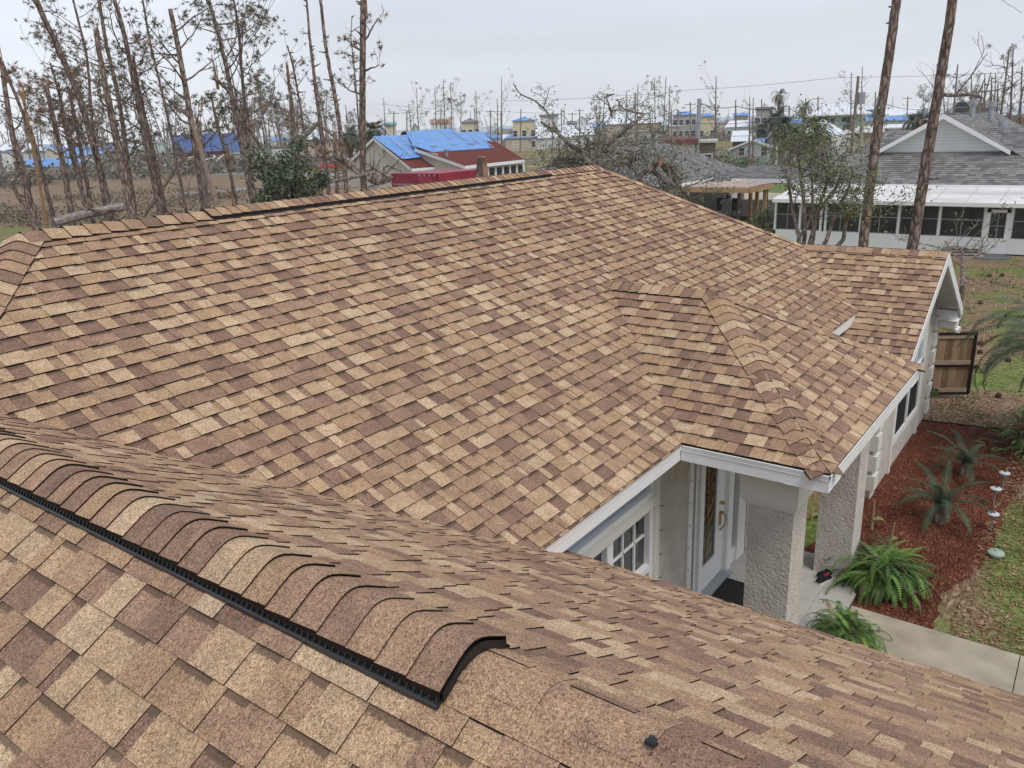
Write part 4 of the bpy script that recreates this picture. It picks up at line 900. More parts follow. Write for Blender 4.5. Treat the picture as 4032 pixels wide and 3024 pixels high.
for sg in (-1, 1):
    mb.prism([(GX-.50, GYC, GZP-.0), (GX-.50, GYC+sg*(GHW+.02), GZB-.02), (GX-.50, GYC+sg*(GHW+.02), GZB-.22), (GX-.50, GYC, GZP-.24)], (.035, 0, 0), M_WHITE)
    mb.face([(GX-.48, GYC, GZP-.22), (GX-.48, GYC+sg*GHW, GZB-.2), (GX-.1, GYC+sg*GHW, GZB-.2), (GX-.1, GYC, GZP-.22)], M_WHITE)
obj('gable', mb, NH)
mb = MB(); mb.box((38.85, YR_+.3, G), (52, YL-.3, -.35), WL_W); obj('wall', mb, NH)
mb = MB(); mb.box((XE-.10, YR_, ZE-.16), (XE-.0, YL, ZE-.0), M_WHITE); obj('fascia', mb, NH)
M_PORCHR = mat('stained_white_panel', (.78, .77, .77), (.50, .46, .45), scale=.8, rough=.6, stretch=(1, .35, 1), contrast=(.42, .72), detail=7)
ZS0, ZS1 = -.73, -.38; XS = 35.4
mb = MB(); mb.mesh([(XS-.35, YL-.3, ZS0), (XS-.35, YR_, ZS0), (XE-.05, YR_, ZS1), (XE-.05, YL-.3, ZS1)]+[(XS-.35, YL-.3, ZS0-.12), (XS-.35, YR_, ZS0-.12), (XE-.05, YR_, ZS1-.12), (XE-.05, YL-.3, ZS1-.12)], [(3, 2, 1, 0), (4, 5, 6, 7), (0, 1, 5, 4), (3, 0, 4, 7), (1, 2, 6, 5)], M_PORCHR)
for i in range(16):
    y = YL-1-i*1.25; mb.mesh([(XS-.35, y, ZS0+.004), (XS-.35, y-.03, ZS0+.004), (XE-.1, y-.03, ZS1+.004), (XE-.1, y, ZS1+.004)], [(0, 1, 2, 3)], C_('seam_grey', (.45, .44, .44)))
obj('porch_roof', mb, NH)
mb = MB(); mb.box((XS-.40, YR_, ZS0-.17), (XS-.33, YL-.3, ZS0-.0), M_WHITE); obj('gutter', mb, NH)
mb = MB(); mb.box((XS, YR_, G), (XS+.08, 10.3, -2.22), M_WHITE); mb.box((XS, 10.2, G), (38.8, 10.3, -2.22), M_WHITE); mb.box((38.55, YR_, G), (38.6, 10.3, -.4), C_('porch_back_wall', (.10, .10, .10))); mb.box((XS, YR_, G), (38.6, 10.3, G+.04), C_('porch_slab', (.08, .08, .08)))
obj('knee_wall', mb, NH)
ys = [gx(px, 860, XS).y for px in (3232, 3390, 3539, 3700, 3879, 3985)]     # posts seen at these image columns
posts = [10.25, 9.0, 7.6, 6.2]+[]
yy = [10.25, 9.05, 7.85]+ys+[ys[-1]-1.6, ys[-1]-3.2, ys[-1]-4.8, YR_]
for i, y in enumerate(yy):
    mb = MB(); mb.box((XS-.01, y-.05, -2.25), (XS+.09, y+.05, ZS0-.1), M_WHITE); obj('post', mb, NH)
for i in range(len(yy)-1):
    a, b = yy[i], yy[i+1]; isdoor = abs(a-ys[4]) < .01
    if b-a > 0 or a-b < .3: continue
    mb = MB(); z0 = G+.25 if isdoor else -2.22; fr_ = M_GALV
    for (p0, p1, q0, q1) in ((a-.08, a-.05, z0, ZS0-.14), (b+.05, b+.08, z0, ZS0-.14), (b+.05, a-.05, z0, z0+.03), (b+.05, a-.05, ZS0-.17, ZS0-.14), (b+.05, a-.05, (z0+ZS0)/2-.03, (z0+ZS0)/2), ((a+b)/2-.015, (a+b)/2+.015, z0, ZS0-.14)): mb.box((XS+.005, p0, q0), (XS+.04, p1, q1), fr_)
    if isdoor:
        mb.box((XS-.02, b+.05, G+.03), (XS+.05, b+.20, ZS0-.3), M_WHITE); mb.box((XS-.02, a-.20, G+.03), (XS+.05, a-.05, ZS0-.3), M_WHITE); mb.box((XS-.02, b+.05, ZS0-.42), (XS+.05, a-.05, ZS0-.30), M_WHITE); mb.box((XS-.021, b+.05, G+.03), (XS+.051, a-.05, G+.45), M_WHITE)
    wv = obj('door' if isdoor else 'window', mb, NH); mb = MB(); mb.box((XS+.02, b+.06, z0), (XS+.024, a-.06, ZS0-.15), M_GLASS2 if 'M_GLASS2' in globals() else M_GLASS); obj('pane', mb, wv)
for (x, y, h_) in ((47.6, 4.9, 1.35), (50.2, 2.9, 1.2)):
    zb = GZP-abs(y-GYC)*k-.1; p = gx(0, 0, 40)
def vent_pipe(px, py0, py1, xx, label):
    q0, q1 = gx(px, py0, xx), gx(px+6, py1, xx); mb = MB(); mb.tube([q0-Vector((0, 0, .3)), q1], .13, M_GALV, 12); mb.cyl(q0-Vector((0, 0, .1)), .24, .12, M_GALV, 14); mb.cyl(q1, .22, .28, M_GALV, 12); o = obj('vent_pipe', mb, NH)
vent_pipe(3826, 474, 412, 46.0, ''); vent_pipe(3900, 470, 420, 49.0, ''); vent_pipe(3941, 512, 500, 45.5, '')
# furniture seen through the screens
def pchair(c, rz, m, label, grp=None):
    t = thing('patio_chair', label, 'chair', c, rz, grp); mb = MB(); mb.box((-.24, -.24, .38), (.24, .24, .42), m); obj('seat', mb, t, local=True); mb = MB()
    for i in range(7): x = -.24+.08*i; mb.tube([(x, .22, .4), (x*1.1, .30, .85+.05*cos(i-3))], .014, m, 5)
    mb.tube([(-.27, .30, .83), (-.15, .31, .92), (.15, .31, .92), (.27, .30, .83)], .02, m, 6); obj('backrest', mb, t, local=True)
    for sx in (-1, 1):
        for sy in (-1, 1): mb = MB(); mb.tube([(sx*.22, sy*.22, .4), (sx*.25, sy*.25, 0)], .018, m, 5); obj('leg', mb, t, local=True)
for i, (px, lb) in enumerate(((3515, 'white slatted patio chair behind the screen, right of the nearer pine trunk'), (3565, 'white slatted patio chair behind the screen beside the farther pine trunk'), (3662, 'white slatted patio chair behind the screen, standing apart near a post'))):
    q = gx(px, 920, XS+.9); pchair((q.x, q.y, G+.04), 1.2+i*.5, C_('white_resin', (.5, .5, .5)), lb, 'white chairs on the screened porch')
q = gx(3805, 920, XS+1.2); pchair((q.x, q.y, G+.04), 2.2, C_('brown_wicker', (.14, .10, .08)), 'brown wicker chair on the screened porch near the door')
# stone pile, mat and sapling by the sunroom
mb = MB(); rnd = random.Random(2)
for r_ in range(5):
    for i in range(9):
        q = gz(3752+i*12.5-r_*3, 1012-r_*6, G+.0); mb.box((q.x-.15, q.y-.16, G+.0+r_*.07-.02), (q.x+.12+rnd.uniform(0, .08), q.y+.14+rnd.uniform(0, .05), G+.06+r_*.07), C_('stone', (.45, .38, .33)), rnd.random())
o = obj('stone_stack', mb, loc=gz(3800, 1005)); tag(o, 'low heap of pinkish flat stones against the white porch wall', 'stones')
mb = MB(); q = gz(3900, 1012, G+.004); mb.cyl((q.x, q.y, G-.01), .75, .035, C_('grey_pad', (.14, .14, .145)), 24); o = obj('round_pad', mb, loc=(q.x, q.y, G)); tag(o, 'dark grey round pad on the ground before the porch door', 'ground pad')
# breezeway roofs joining the grey houses
def strip_roof(label, x0, x1, y0, y1, ze, zr, name='breezeway', posts=()):
    t = thing(name, label, 'covered walkway', ((x0+x1)/2, (y0+y1)/2, G)); xm = (x0+x1)/2; kk = (zr-ze)/(xm-x0); l_ = sqrt(1+kk*kk); mb = MB()
    slope(mb, (x0, y1, ze), (0, -1, 0), Vector((1, 0, kk)).normalized(), [(0, 0), (y1-y0, 0), (y1-y0, (xm-x0)*l_), (0, (xm-x0)*l_)], m=M_GS, seed=97, expo=.17, long=True)
    mb.face([(x1, y0, ze), (x1, y1, ze), (xm, y1, zr), (xm, y0, zr)], M_GS, .5, 0, [(0, 0)]*4); obj('roof', mb, t)
    mb = MB(); mb.box((x0-.1, y0, ze-.25), (x0, y1, ze-.02), M_WHITE); mb.box((x0, y0, ze-.3), (x0+.2, y1, ze-.2), WL_G); obj('fascia', mb, t)
    for (px, py) in posts:
        mb = MB(); mb.box((x0+.1+px, py-.08, G), (x0+.27+px, py+.08, ze-.25), M_WOOD); obj('post', mb, t)
strip_roof('grey shingled covered walkway with white gutter and wooden posts behind the tree', 43.2, 48.4, 9.5, 15.6, -.38, .20, posts=((0, 13.55), (0, 15.2)))
strip_roof('lower grey shingled walkway roof joining the grey house', 42.8, 47.2, 15.7, 21.5, -.50, -.08)
mb = MB(); a = [gz(2790, 820), gz(3090, 808), gz(3120, 780), gz(2800, 770)]; mb.face([(p.x, p.y, G+.0) for p in a][::-1] if False else [(43.5, 30, G), (66, 30, G), (60, 14, G), (48.2, 11.5, G), (47.5, 16, G)], M_CONC); struct('driveway', mb)
# grey house under the fallen oak
GH = thing('house', 'grey shingled house half hidden behind the fallen oak', 'house', (41, 22, G))
p_r0, p_r1 = gz(2372, 577, 1.72), gz(2602, 557, 1.72); yr = (p_r0.y+p_r1.y)/2; xr1 = p_r1.x; xr0 = p_r0.x; ze = -.35; kk = .42; run = (1.72-ze)/kk; ye_ = yr-run
mb = MB(); l_ = sqrt(1+kk*kk)
slope(mb, (xr0, ye_, ze), (1, 0, 0), Vector((0, 1, kk)).normalized(), [(-run, 0), (xr1-xr0+run*.62, 0), (xr1-xr0, run*l_), (0, run*l_)], m=M_GS, seed=98, expo=.17, long=True)
mb.face([(xr1+run*.62, ye_, ze), (xr1+run*.62, yr+run, ze), (xr1, yr, 1.72)], M_GS, .5, 0, [(0, 0)]*3); mb.face([(xr1+run*.62, yr+run, ze), (xr0, yr+run, ze), (xr0, yr, 1.72), (xr1, yr, 1.72)], M_GS, .5, 0, [(0, 0)]*4)
mb.face([(xr0, yr, 1.72), (xr0-run, yr+run, ze), (xr0-run, ye_, ze)], M_GS, .5, 0, [(0, 0)]*3); grf = obj('roof', mb, GH); mb = MB(); caps(mb, (xr0, yr, 1.72), (xr1, yr, 1.72), kk, m=M_GS, step=.3, lift=.03, wd=.16); obj('ridge_cap', mb, grf)
mb = MB(); mb.box((xr0+.3, ye_+.4, G), (xr1+run*.5, yr+run-.4, ze-.1), WL_WS); obj('wall', mb, GH); mb = MB(); mb.box((xr0, ye_-.08, ze-.2), (xr1+run*.62, ye_, ze-.02), M_WHITE); obj('gutter', mb, GH)
# pergola with corrugated top
PG = thing('pergola', 'new wooden pergola with a corrugated roof over patio chairs', 'pergola', (41.3, 15, G))
a, b, c, d = gz(2668, 741, -.62), gz(2950, 745, -.62), gz(3040, 727, -.62), gz(2772, 709, -.62)
mb = MB(); M_CORR = siding('corrugated_tan_panel', (.50, .40, .34), .32, 'Y', .75)
mb.mesh([a+Vector((0, 0, .1)), b+Vector((0, 0, .1)), c+Vector((0, 0, .1)), d+Vector((0, 0, .1)), a+Vector((0, 0, .06)), b+Vector((0, 0, .06)), c+Vector((0, 0, .06)), d+Vector((0, 0, .06))], [(0, 1, 2, 3), (7, 6, 5, 4), (0, 4, 5, 1), (1, 5, 6, 2), (2, 6, 7, 3), (3, 7, 4, 0)], M_CORR); obj('corrugated_roof', mb, PG)
for i in range(11):
    f = i/10; p, q = a.lerp(b, f), d.lerp(c, f); mb = MB(); mb.tube([p+Vector((0, 0, .12)), q+Vector((0, 0, .12))], .03, M_CORR, 5); obj('rafter', mb, PG)
for p, q in ((a, b), (b, c), (d, c)):
    mb = MB(); mb.prism([p+Vector((0, 0, .06)), q+Vector((0, 0, .06)), q+Vector((0, 0, -.20)), p+Vector((0, 0, -.20))], ((q-p).cross(Vector((0, 0, 1))).normalized()*.06), M_PINE); obj('beam', mb, PG)
for (px, py) in ((2950, 878), (2975, 882), (3005, 893), (2861, 845), (2800, 835), (2833, 810), (2922, 808)):
    q = gz(px, py); mb = MB(); mb.box((q.x-.09, q.y-.09, G), (q.x+.09, q.y+.09, -.66), M_PINE if px > 2930 or px == 2800 else M_WOOD); obj('post', mb, PG)
mb = MB(); q = gz(2861, 845); zc = -.95
mb.lathe((q.x, q.y, zc), [(0, 0), (.12, .02), (.1, .15), (.03, .2), (.03, .3)], M_DARK, 10)
for i in range(5):
    A_ = 6.28*i/5; mb.mesh([(q.x+cos(A_)*.1-sin(A_)*.06, q.y+sin(A_)*.1+cos(A_)*.06, zc+.1), (q.x+cos(A_)*.1+sin(A_)*.06, q.y+sin(A_)*.1-cos(A_)*.06, zc+.1), (q.x+cos(A_)*.75+sin(A_)*.08, q.y+sin(A_)*.75-cos(A_)*.08, zc+.1), (q.x+cos(A_)*.75-sin(A_)*.08, q.y+sin(A_)*.75+cos(A_)*.08, zc+.1)], [(0, 1, 2, 3)], M_DARK)
obj('ceiling_fan', mb, PG)
def rocker(px, py, rz, label):
    q = gz(px, py); t = thing('rocking_chair', label, 'chair', q, rz, 'dark chairs under the pergola'); m = C_('dark_stained_wood', (.05, .035, .03))
    mb = MB(); mb.box((-.27, -.25, .40), (.27, .25, .45), m); obj('seat', mb, t, local=True); mb = MB()
    for i in range(6): x = -.25+.1*i; mb.box((x-.03, .24, .45), (x+.03, .27, 1.1), m)
    mb.box((-.28, .235, 1.05), (.28, .275, 1.15), m); obj('backrest', mb, t, local=True)
    for sx in (-1, 1):
        mb = MB(); mb.box((sx*.27, -.28, .62), (sx*.33, .26, .66), m); obj('armrest', mb, t, local=True)
        for sy in (-1, 1): mb = MB(); mb.box((sx*.26-.03, sy*.24-.03, 0), (sx*.26+.03, sy*.24+.03, .64), m); obj('leg', mb, t, local=True)
rocker(2905, 852, 1.2, 'dark slatted chair nearest the picket fence under the pergola'); rocker(2858, 838, 2.0, 'dark slatted chair behind the pale post under the pergola'); rocker(2825, 850, 2.6, 'dark low chair deepest in the pergola shade')
mb = MB(); q = gz(2788, 835); mb.lathe(q, [(.22, .55), (.25, .6), (.16, 1.2), (.05, 1.9), (0, 2.0)], C_('taupe_canvas', (.25, .21, .18)), 8); mb.cyl(q, .03, .6, M_WOOD, 8); o = obj('closed_umbrella', mb, loc=q); tag(o, 'closed taupe patio umbrella under the pergola', 'umbrella')
# white picket fence
FA, FB = gz(2845, 851), gz(3105, 858)
t = thing('picket_fence', 'white picket fence behind the pergola and the leafy tree', 'fence', FA); n_ = 42; FD = (FB-FA)
mb = MB()
for z in (.25, .85): mb = MB(); mb.prism([FA+Vector((0, 0, z)), FB+Vector((0, 0, z)), FB+Vector((0, 0, z+.09)), FA+Vector((0, 0, z+.09))], (.05, 0, 0), M_WHITE); obj('rail', mb, t)
for i in range(n_+1):
    p = FA+FD*(i/n_); mb = MB(); mb.prism([p+Vector((-.02, -.045, .05)), p+Vector((-.02, .045, .05)), p+Vector((-.02, .045, 1.02)), p+Vector((-.02, 0, 1.12)), p+Vector((-.02, -.045, 1.02))], (-.025, 0, 0), M_WHITE); obj('picket', mb, t)
# dark shrub under the fence
def leafball(name, label, cat, c, R, n, leaf, m, seed, h=None, ms=None, group=None, trunkm=None, low=.1):
    rnd = random.Random(seed); t = thing(name, label, cat, c, 0, group); h = h or R; c = Vector(c); mb = MB(); cl = []
    for i in range(max(8, n//90)):
        a = rnd.uniform(0, 6.28); u = rnd.uniform(low, 1); r = sqrt(max(0, 1-(u-.35)**2))*R*rnd.uniform(.45, .95); cl.append(c+Vector((r*cos(a), r*sin(a), u*h)))
    for p in cl: mb.tube([c, c.lerp(p, .5)+Vector((0, 0, .1*h)), p], [.03*R+.01, .015*R+.006, .004], trunkm or M_TWIG, 5)
    obj('stem', mb, t); mb = MB()
    for i in range(n):
        p = rnd.choice(cl)+Vector((rnd.gauss(0, 1), rnd.gauss(0, 1), rnd.gauss(0, .8)))*R*.17
        if p.z < G+.02: p.z = G+.02+rnd.random()*.1
        d = Vector((rnd.gauss(0, 1), rnd.gauss(0, 1), rnd.gauss(0, .7)+.3)).normalized()*leaf*rnd.uniform(.6, 1.2); s = d.cross(Vector((rnd.gauss(0, 1), rnd.gauss(0, 1), rnd.gauss(0, 1)))).normalized()*leaf*.22
        mb.face([p, p+d*.5+s, p+d, p+d*.5-s], m if not ms or rnd.random() < .75 else ms, rnd.random())
    obj('foliage', mb, t); return t
for i, (px, py, R, lb) in enumerate(((3060, 905, 1.3, 'dark green shrub at the end of the picket fence'), (3120, 930, .9, 'dark green shrub against the white porch corner'))):
    q = gz(px, py); leafball('shrub', lb, 'shrub', q, R, 2600, .14, M_LEAF, 50+i, h=R*.9, group='shrubs below the picket fence')
# ---- blue-tarped house behind the ridge
BW = thing('house', 'cream house with red shingles and a blue tarp over most of its roof', 'house', gz(1700, 705))
D1 = 63.0
def pd(px, py, d): return at(px, py, d)
M_BW = mat('cream_brick', (.62, .58, .50), (.58, .54, .46), scale=5, rough=.9)
def poly(mb, pts, m): mb.face([p for p in pts], m)
def slab(mb, pts, m, th=.14):
    pts = [Vector(p) for p in pts]; n = (pts[1]-pts[0]).cross(pts[2]-pts[1]).normalized()
    if n.z < 0: pts.reverse()
    k_ = len(pts); mb.mesh(pts+[p-Vector((0, 0, th)) for p in pts], [tuple(range(k_)), tuple(range(2*k_-1, k_-1, -1))]+[((i+1) % k_, i, k_+i, k_+(i+1) % k_) for i in range(k_)], m)
# left wing: gable end looks left; ridge row
Lp = pd(1468, 540, D1+3); Lq = pd(1603, 533, D1+5.5); Le0 = pd(1620, 663, D1-2.0); Le1 = pd(1729, 655, D1-.5); Lb = pd(1374, 632, D1+6)
sp = Lq-Lp
mb = MB(); slab(mb, [Lp, pd(1603, 533, D1+5.5), Le1, Le0], M_RS)
slab(mb, [Lp, Lb, Lb+sp*1.4, Lq], M_RS)
M0, M1 = pd(1584, 517, D1+7), pd(1767, 509, D1+10); N0, N1 = pd(1791, 524, D1+8.5), pd(1894, 520, D1+10)
F0, F1 = pd(1829, 652, D1-4), pd(2063, 627, D1+2.5); FL = pd(1631, 583, D1+1)
mid0, mid1 = pd(1700, 600, D1+1.2), pd(1935, 585, D1+4.5)
slab(mb, [FL, mid0, F0], M_RS); slab(mb, [mid0, mid1, F1, F0], M_RS); slab(mb, [mid1, N1, F1], M_RS)
bk = Vector((4.5, 6.5, 0)); slab(mb, [M0, M1, M1+bk-Vector((0, 0, 2.4)), M0+bk-Vector((0, 0, 2.4))], M_RS); slab(mb, [N0, N1, N1+bk-Vector((0, 0, 2)), N0+bk-Vector((0, 0, 2))], M_RS); slab(mb, [N1, F1, N1+bk-Vector((0, 0, 2.2))], M_RS)
brf = obj('roof', mb, BW)
up_ = Vector((0, 0, .06)); mb = MB()
slab(mb, [Lp+up_, Lq+up_, pd(1674, 619, D1+.6)+up_, pd(1585, 629, D1-.8)+up_], M_TARP, .03)
slab(mb, [pd(1600, 520, D1+7)+up_, M1+up_, pd(1793, 553, D1+6.5)+up_, pd(1668, 568, D1+3.6)+up_, pd(1625, 575, D1+2)+up_], M_TARP, .03)
slab(mb, [pd(1793, 553, D1+6.5)+up_, M1+up_, pd(1780, 512, D1+9.6)+up_, pd(1848, 565, D1+6.2)+up_], M_TARP, .03)
slab(mb, [pd(1625, 575, D1+2)+up_, pd(1668, 566, D1+3.6)+up_, pd(1793, 550, D1+6.5)+up_, pd(1848, 563, D1+6.2)+up_, pd(1940, 585, D1+4.5)+up_, pd(1702, 601, D1+1.2)+up_], M_TARP, .03)
slab(mb, [N0+up_, N1+up_, pd(1984, 596, D1+4.6)+up_, pd(1940, 585, D1+4.5)+up_, pd(1848, 563, D1+6.2)+up_, pd(1785, 530, D1+8.5)+up_], M_TARP, .03)
slab(mb, [pd(1603, 533, D1+5.5)+up_, pd(1600, 520, D1+7)+up_, pd(1640, 560, D1+3.6)+up_, pd(1631, 583, D1+1)+up_], M_TARP, .03)
tp = obj('blue_tarp', mb, BW); mb = MB()
M_BAT = C_('pale_batten', (.45, .45, .47))
for (x0, y0, d0, x1, y1, d1) in ((1531, 543, D1+3.4, 1621, 614, D1-.2), (1574, 541, D1+4, 1640, 590, D1+1.4), (1608, 525, D1+6.4, 1670, 577, D1+3.4), (1645, 527, D1+7, 1708, 575, D1+4), (1685, 523, D1+7.8, 1748, 568, D1+4.6), (1731, 519, D1+8.6, 1795, 566, D1+5.4), (1782, 520, D1+9, 1838, 566, D1+6), (1830, 527, D1+8.8, 1888, 568, D1+5.8), (1866, 527, D1+9.2, 1945, 586, D1+4.9), (1670, 577, D1+3.4, 1735, 598, D1+1.7), (1708, 575, D1+4, 1772, 594, D1+2.4), (1795, 566, D1+5.4, 1862, 588, D1+3.6)):
    mb.tube([pd(x0, y0, d0)+up_*1.5, pd(x1, y1, d1)+up_*1.5], .035, M_BAT, 4)
obj('batten', mb, tp)
mb = MB()
for (px, py, d) in ((1703, 582, D1+2.6), (1780, 577, D1+4), (1852, 572, D1+5)): q = pd(px, py, d); mb = MB(); mb.box(q-Vector((.3, .3, .05)), q+Vector((.3, .3, .16)), M_GALV); obj('roof_vent', mb, brf)
mb = MB(); q = pd(1759, 616, D1-.3); mb.tube([q, q+Vector((0, 0, .45))], .12, M_GALV, 8); mb.cyl(q+Vector((0, 0, .4)), .2, .12, M_GALV, 8); obj('vent_pipe', mb, brf)
mb = MB()
def wq(mb, pts, m=M_BW): mb.face(pts, m)
def dn(p, z=G): return Vector((p.x, p.y, z))
inn = Vector((.25, .3, -.12))
wq(mb, [dn(Lb+inn), dn(Le0+inn), Le0+inn, Lp+inn, Lb+inn]); wq(mb, [dn(Le0+inn), dn(Le1+inn), Le1+inn, Le0+inn])
wq(mb, [dn(Le1+inn), dn(F0+inn), F0+inn, FL+inn, Le1+Vector((.25, .3, .9))]); 
z_ = -.15; ZT = F0.z-.35
wq(mb, [dn(F1+inn), dn(F1+bk+Vector((3, 3, 0))), Vector((F1.x+7.5, F1.y+9.5, F1.z-.2)), F1+inn])
wq(mb, [F0+inn, F1+inn, dn(F1+inn, F0.z-.40), dn(F0+inn, F0.z-.40)]); wq(mb, [dn(F0+inn), dn(F1+inn), dn(F1+inn, G+.75), dn(F0+inn, G+.75)])
wq(mb, [dn(F0+inn*3), dn(F1+inn*3), dn(F1+inn*3, F0.z-.2), dn(F0+inn*3, F0.z-.2)], M_DARK)
obj('wall', mb, BW)
for i in range(9):
    p = F0.lerp(F1, i/8)+inn; mb = MB(); mb.box((p.x-.09, p.y-.09, G+.7), (p.x+.09, p.y+.09, F0.z-.35), M_WHITE); obj('porch_post', mb, BW)
for i in range(8):
    p, q = F0.lerp(F1, (i+.1)/8)+inn, F0.lerp(F1, (i+.9)/8)+inn; mb = MB(); mb.face([dn(p, G+.75), dn(q, G+.75), dn(q, F0.z-.4), dn(p, F0.z-.4)], M_GLASS); obj('pane', mb, BW)
mb = MB()
for p, q in ((Le0, Le1), (F0, F1), (FL, F0), (Lp, Le0), (Lp, Lb)): mb.prism([p+Vector((-.06, -.08, -.02)), q+Vector((-.06, -.08, -.02)), q+Vector((-.06, -.08, -.25)), p+Vector((-.06, -.08, -.25))], (.05, .05, 0), M_WHITE)
obj('fascia', mb, BW)
def onplane_rect(mb, A, B, f0, f1, z0, z1, m, off):
    p, q = A.lerp(B, f0), A.lerp(B, f1); o_ = Vector(off); mb.face([Vector((p.x, p.y, z0))+o_, Vector((q.x, q.y, z0))+o_, Vector((q.x, q.y, z1))+o_, Vector((p.x, p.y, z1))+o_], m)
oo = (-.10, -.12, 0)
for (f0, f1) in ((.30, .62), (.66, .94)):
    mb = MB(); onplane_rect(mb, Le0+inn, Le1+inn, f0, f1, G+1.3, G+2.2, M_GLASS, oo); obj('window', mb, BW)
for (f0, f1, z0, z1, n_) in ((.05, .28, G+.5, G+2.3, 'window'), (.36, .60, G+.5, G+2.3, 'window')):
    mb = MB(); onplane_rect(mb, Le1+inn, F0+inn, f0-.03, f1+.03, z0-.08, z1+.08, M_WHITE, oo); wv = obj(n_, mb, BW); mb = MB(); onplane_rect(mb, Le1+inn, F0+inn, f0, f1, z0, z1, M_GLASS, (-.14, -.17, 0)); obj('pane', mb, wv)
mb = MB(); onplane_rect(mb, Le1+inn, F0+inn, .68, .9, G+.1, G+2.2, M_WHITE, oo); wv = obj('door', mb, BW)
for i in range(3):
    for j in range(4): mb = MB(); onplane_rect(mb, Le1+inn, F0+inn, .715+i*.055, .755+i*.055, G+.4+j*.42, G+.75+j*.42, M_GLASS, (-.14, -.17, 0)); obj('pane', mb, wv)
mb = MB(); onplane_rect(mb, Lp, Le0, .18, .24, Lp.z-1.35, Lp.z-.75, C_('louvre_white', (.6, .6, .58)), (-.1, -.1, 0)); obj('gable_vent', mb, BW)
# maroon tarp-covered box and cut stump behind the ridge
MR = mat('maroon_tarp', (.24, .022, .045), (.32, .04, .07), scale=1.5, rough=.45, bump=.5, bscale=2.5, bdist=.06)
A, B = at(1541, 700, 24), at(1728, 700, 22.6); dd = (B-A); bd_ = Vector((-dd.y, dd.x, 0)).normalized()*2.0; zt = at(1541, 683, 24).z
if bd_.dot(A-C0) < 0: bd_ = -bd_
t = thing('covered_trailer', 'tall box under a dark red fitted tarp behind the main ridge', 'covered trailer', (A.x, A.y, G)); mb = MB(); L0 = Vector((A.x, A.y, zt)); L1 = Vector((B.x, B.y, at(1728, 683, 22.6).z))
mb.mesh([dn(L0, -1.5), dn(L1, -1.5), dn(L1+bd_, -1.5), dn(L0+bd_, -1.5), L0, L1, L1+bd_, L0+bd_], [(0, 3, 2, 1), (4, 5, 6, 7), (0, 1, 5, 4), (1, 2, 6, 5), (2, 3, 7, 6), (3, 0, 4, 7)], MR)
P_ = L0.lerp(L1, .58); Q_ = L0.lerp(L1, .97); o_ = -bd_.normalized()*.02
mb.mesh([P_+o_, Q_+o_, Q_+o_-Vector((0, 0, .20)), P_.lerp(Q_, .15)+o_*4-Vector((0, 0, .32))], [(0, 1, 2, 3)], MR); tc_ = obj('tarp_cover', mb, t)
for i in range(13):
    p = (L0.lerp(L1, .03+i*.055)-Vector((0, 0, .30 if i else .1)) if i < 9 else L0.lerp(L1, .63+(i-9)*.1)-Vector((0, 0, .05)))+o_; mb = MB(); mb.box(p-Vector((.022, .022, .022)), p+Vector((.022, .022, .022)), M_GALV); obj('grommet', mb, tc_)
mb = MB(); mb.box(dn(L0, G)+Vector((.3, .2, 0)), dn(L0, G)+Vector((.6, .5, 1.4)), M_DARK); mb.box(dn(L1, G)-Vector((.6, -.5, 0)), dn(L1, G)+Vector((-.3, .9, 1.4)), M_DARK); obj('axle_stand', mb, t)
q0, q1 = at(1893, 720, 16), at(1896, 619, 16); t = thing('tree_stump', 'tall cut pine stump with bare wood side rising behind the main ridge', 'tree stump', (q0.x, q0.y, G)); mb = MB()
mb.tube([(q0.x-.1, q0.y, G), q0, q1], [.14, .10, .085], M_BARK, 14); obj('trunk', mb, t); mb = MB(); sd_ = Vector((.06, -.062, 0)); mb.tube([q0+sd_, q0.lerp(q1, .6)+sd_, q1+sd_*.55], [.045, .04, .03], M_WOODR, 8); mb.cyl(q1-Vector((0, 0, .01)), .08, .02, M_PINE, 14); obj('bare_wood', mb, t)
# ------------------------------------------------------------------ houses, mobile homes and sheds further off
RW = M_WMET
def wrow(n, z=1.0, w_=.8, h_=1.0, a=.1, b=.9): return [(a+(b-a)*i/max(1, n-1), z, w_, h_) for i in range(n)]
building('mobile_home', 'long pale grey mobile home with a bright blue tarp roof, seen between the pine trunks', 'mobile home', 120, 330, 695, 652, 622, 6, WL_B, M_TARP, kind='gx', trim=M_TARPN, win=[(.5, 1.1, .7, .8)])
building('mobile_home', 'blue-grey gabled end of a mobile home beside the silver sedan', 'mobile home', 325, 402, 692, 650, 624, 9, siding('pale_blue_siding', (.40, .50, .56), .25), C_('slate_blue_roof', (.28, .38, .45)), kind='gy', trim=M_WHITE)
building('house', 'grey house with a half blue tarped low gable roof behind the blue tarp mobile home', 'house', 250, 345, 652, 608, 578, 9, WL_G, M_TARP, kind='gx', trim=M_WHITE, win=wrow(3))
building('house', 'grey house with a torn blue and white roof beside the thickest pine', 'house', 345, 446, 655, 600, 576, 9, WL_G, M_TARP, kind='gx', trim=M_WHITE, win=wrow(2))
building('house', 'green roofed cottage with a cream gabled porch', 'house', 158, 246, 640, 606, 578, 9, WL_CR, RF_G, kind='gy', trim=M_WHITE, win=wrow(2), door=[(.5, .9, M_WHITE)])
building('house', 'white roofed house deep behind the leaning pines at the frame edge', 'house', -60, 48, 620, 592, 568, 9, WL_W, RW, kind='gx')
building('house', 'white metal hip roof glimpsed above the green roofed cottage', 'house', 92, 185, 618, 590, 555, 12, WL_W, RW, kind='hip')
building('mobile_home', 'long grey mobile home with a pale green roof behind the parked white vehicles', 'mobile home', 505, 690, 640, 600, 574, 8, WL_G, RF_G, kind='gx', trim=M_WHITE, win=wrow(4, .9, .8, 1.1), door=[(.62, .9, M_WHITE)])
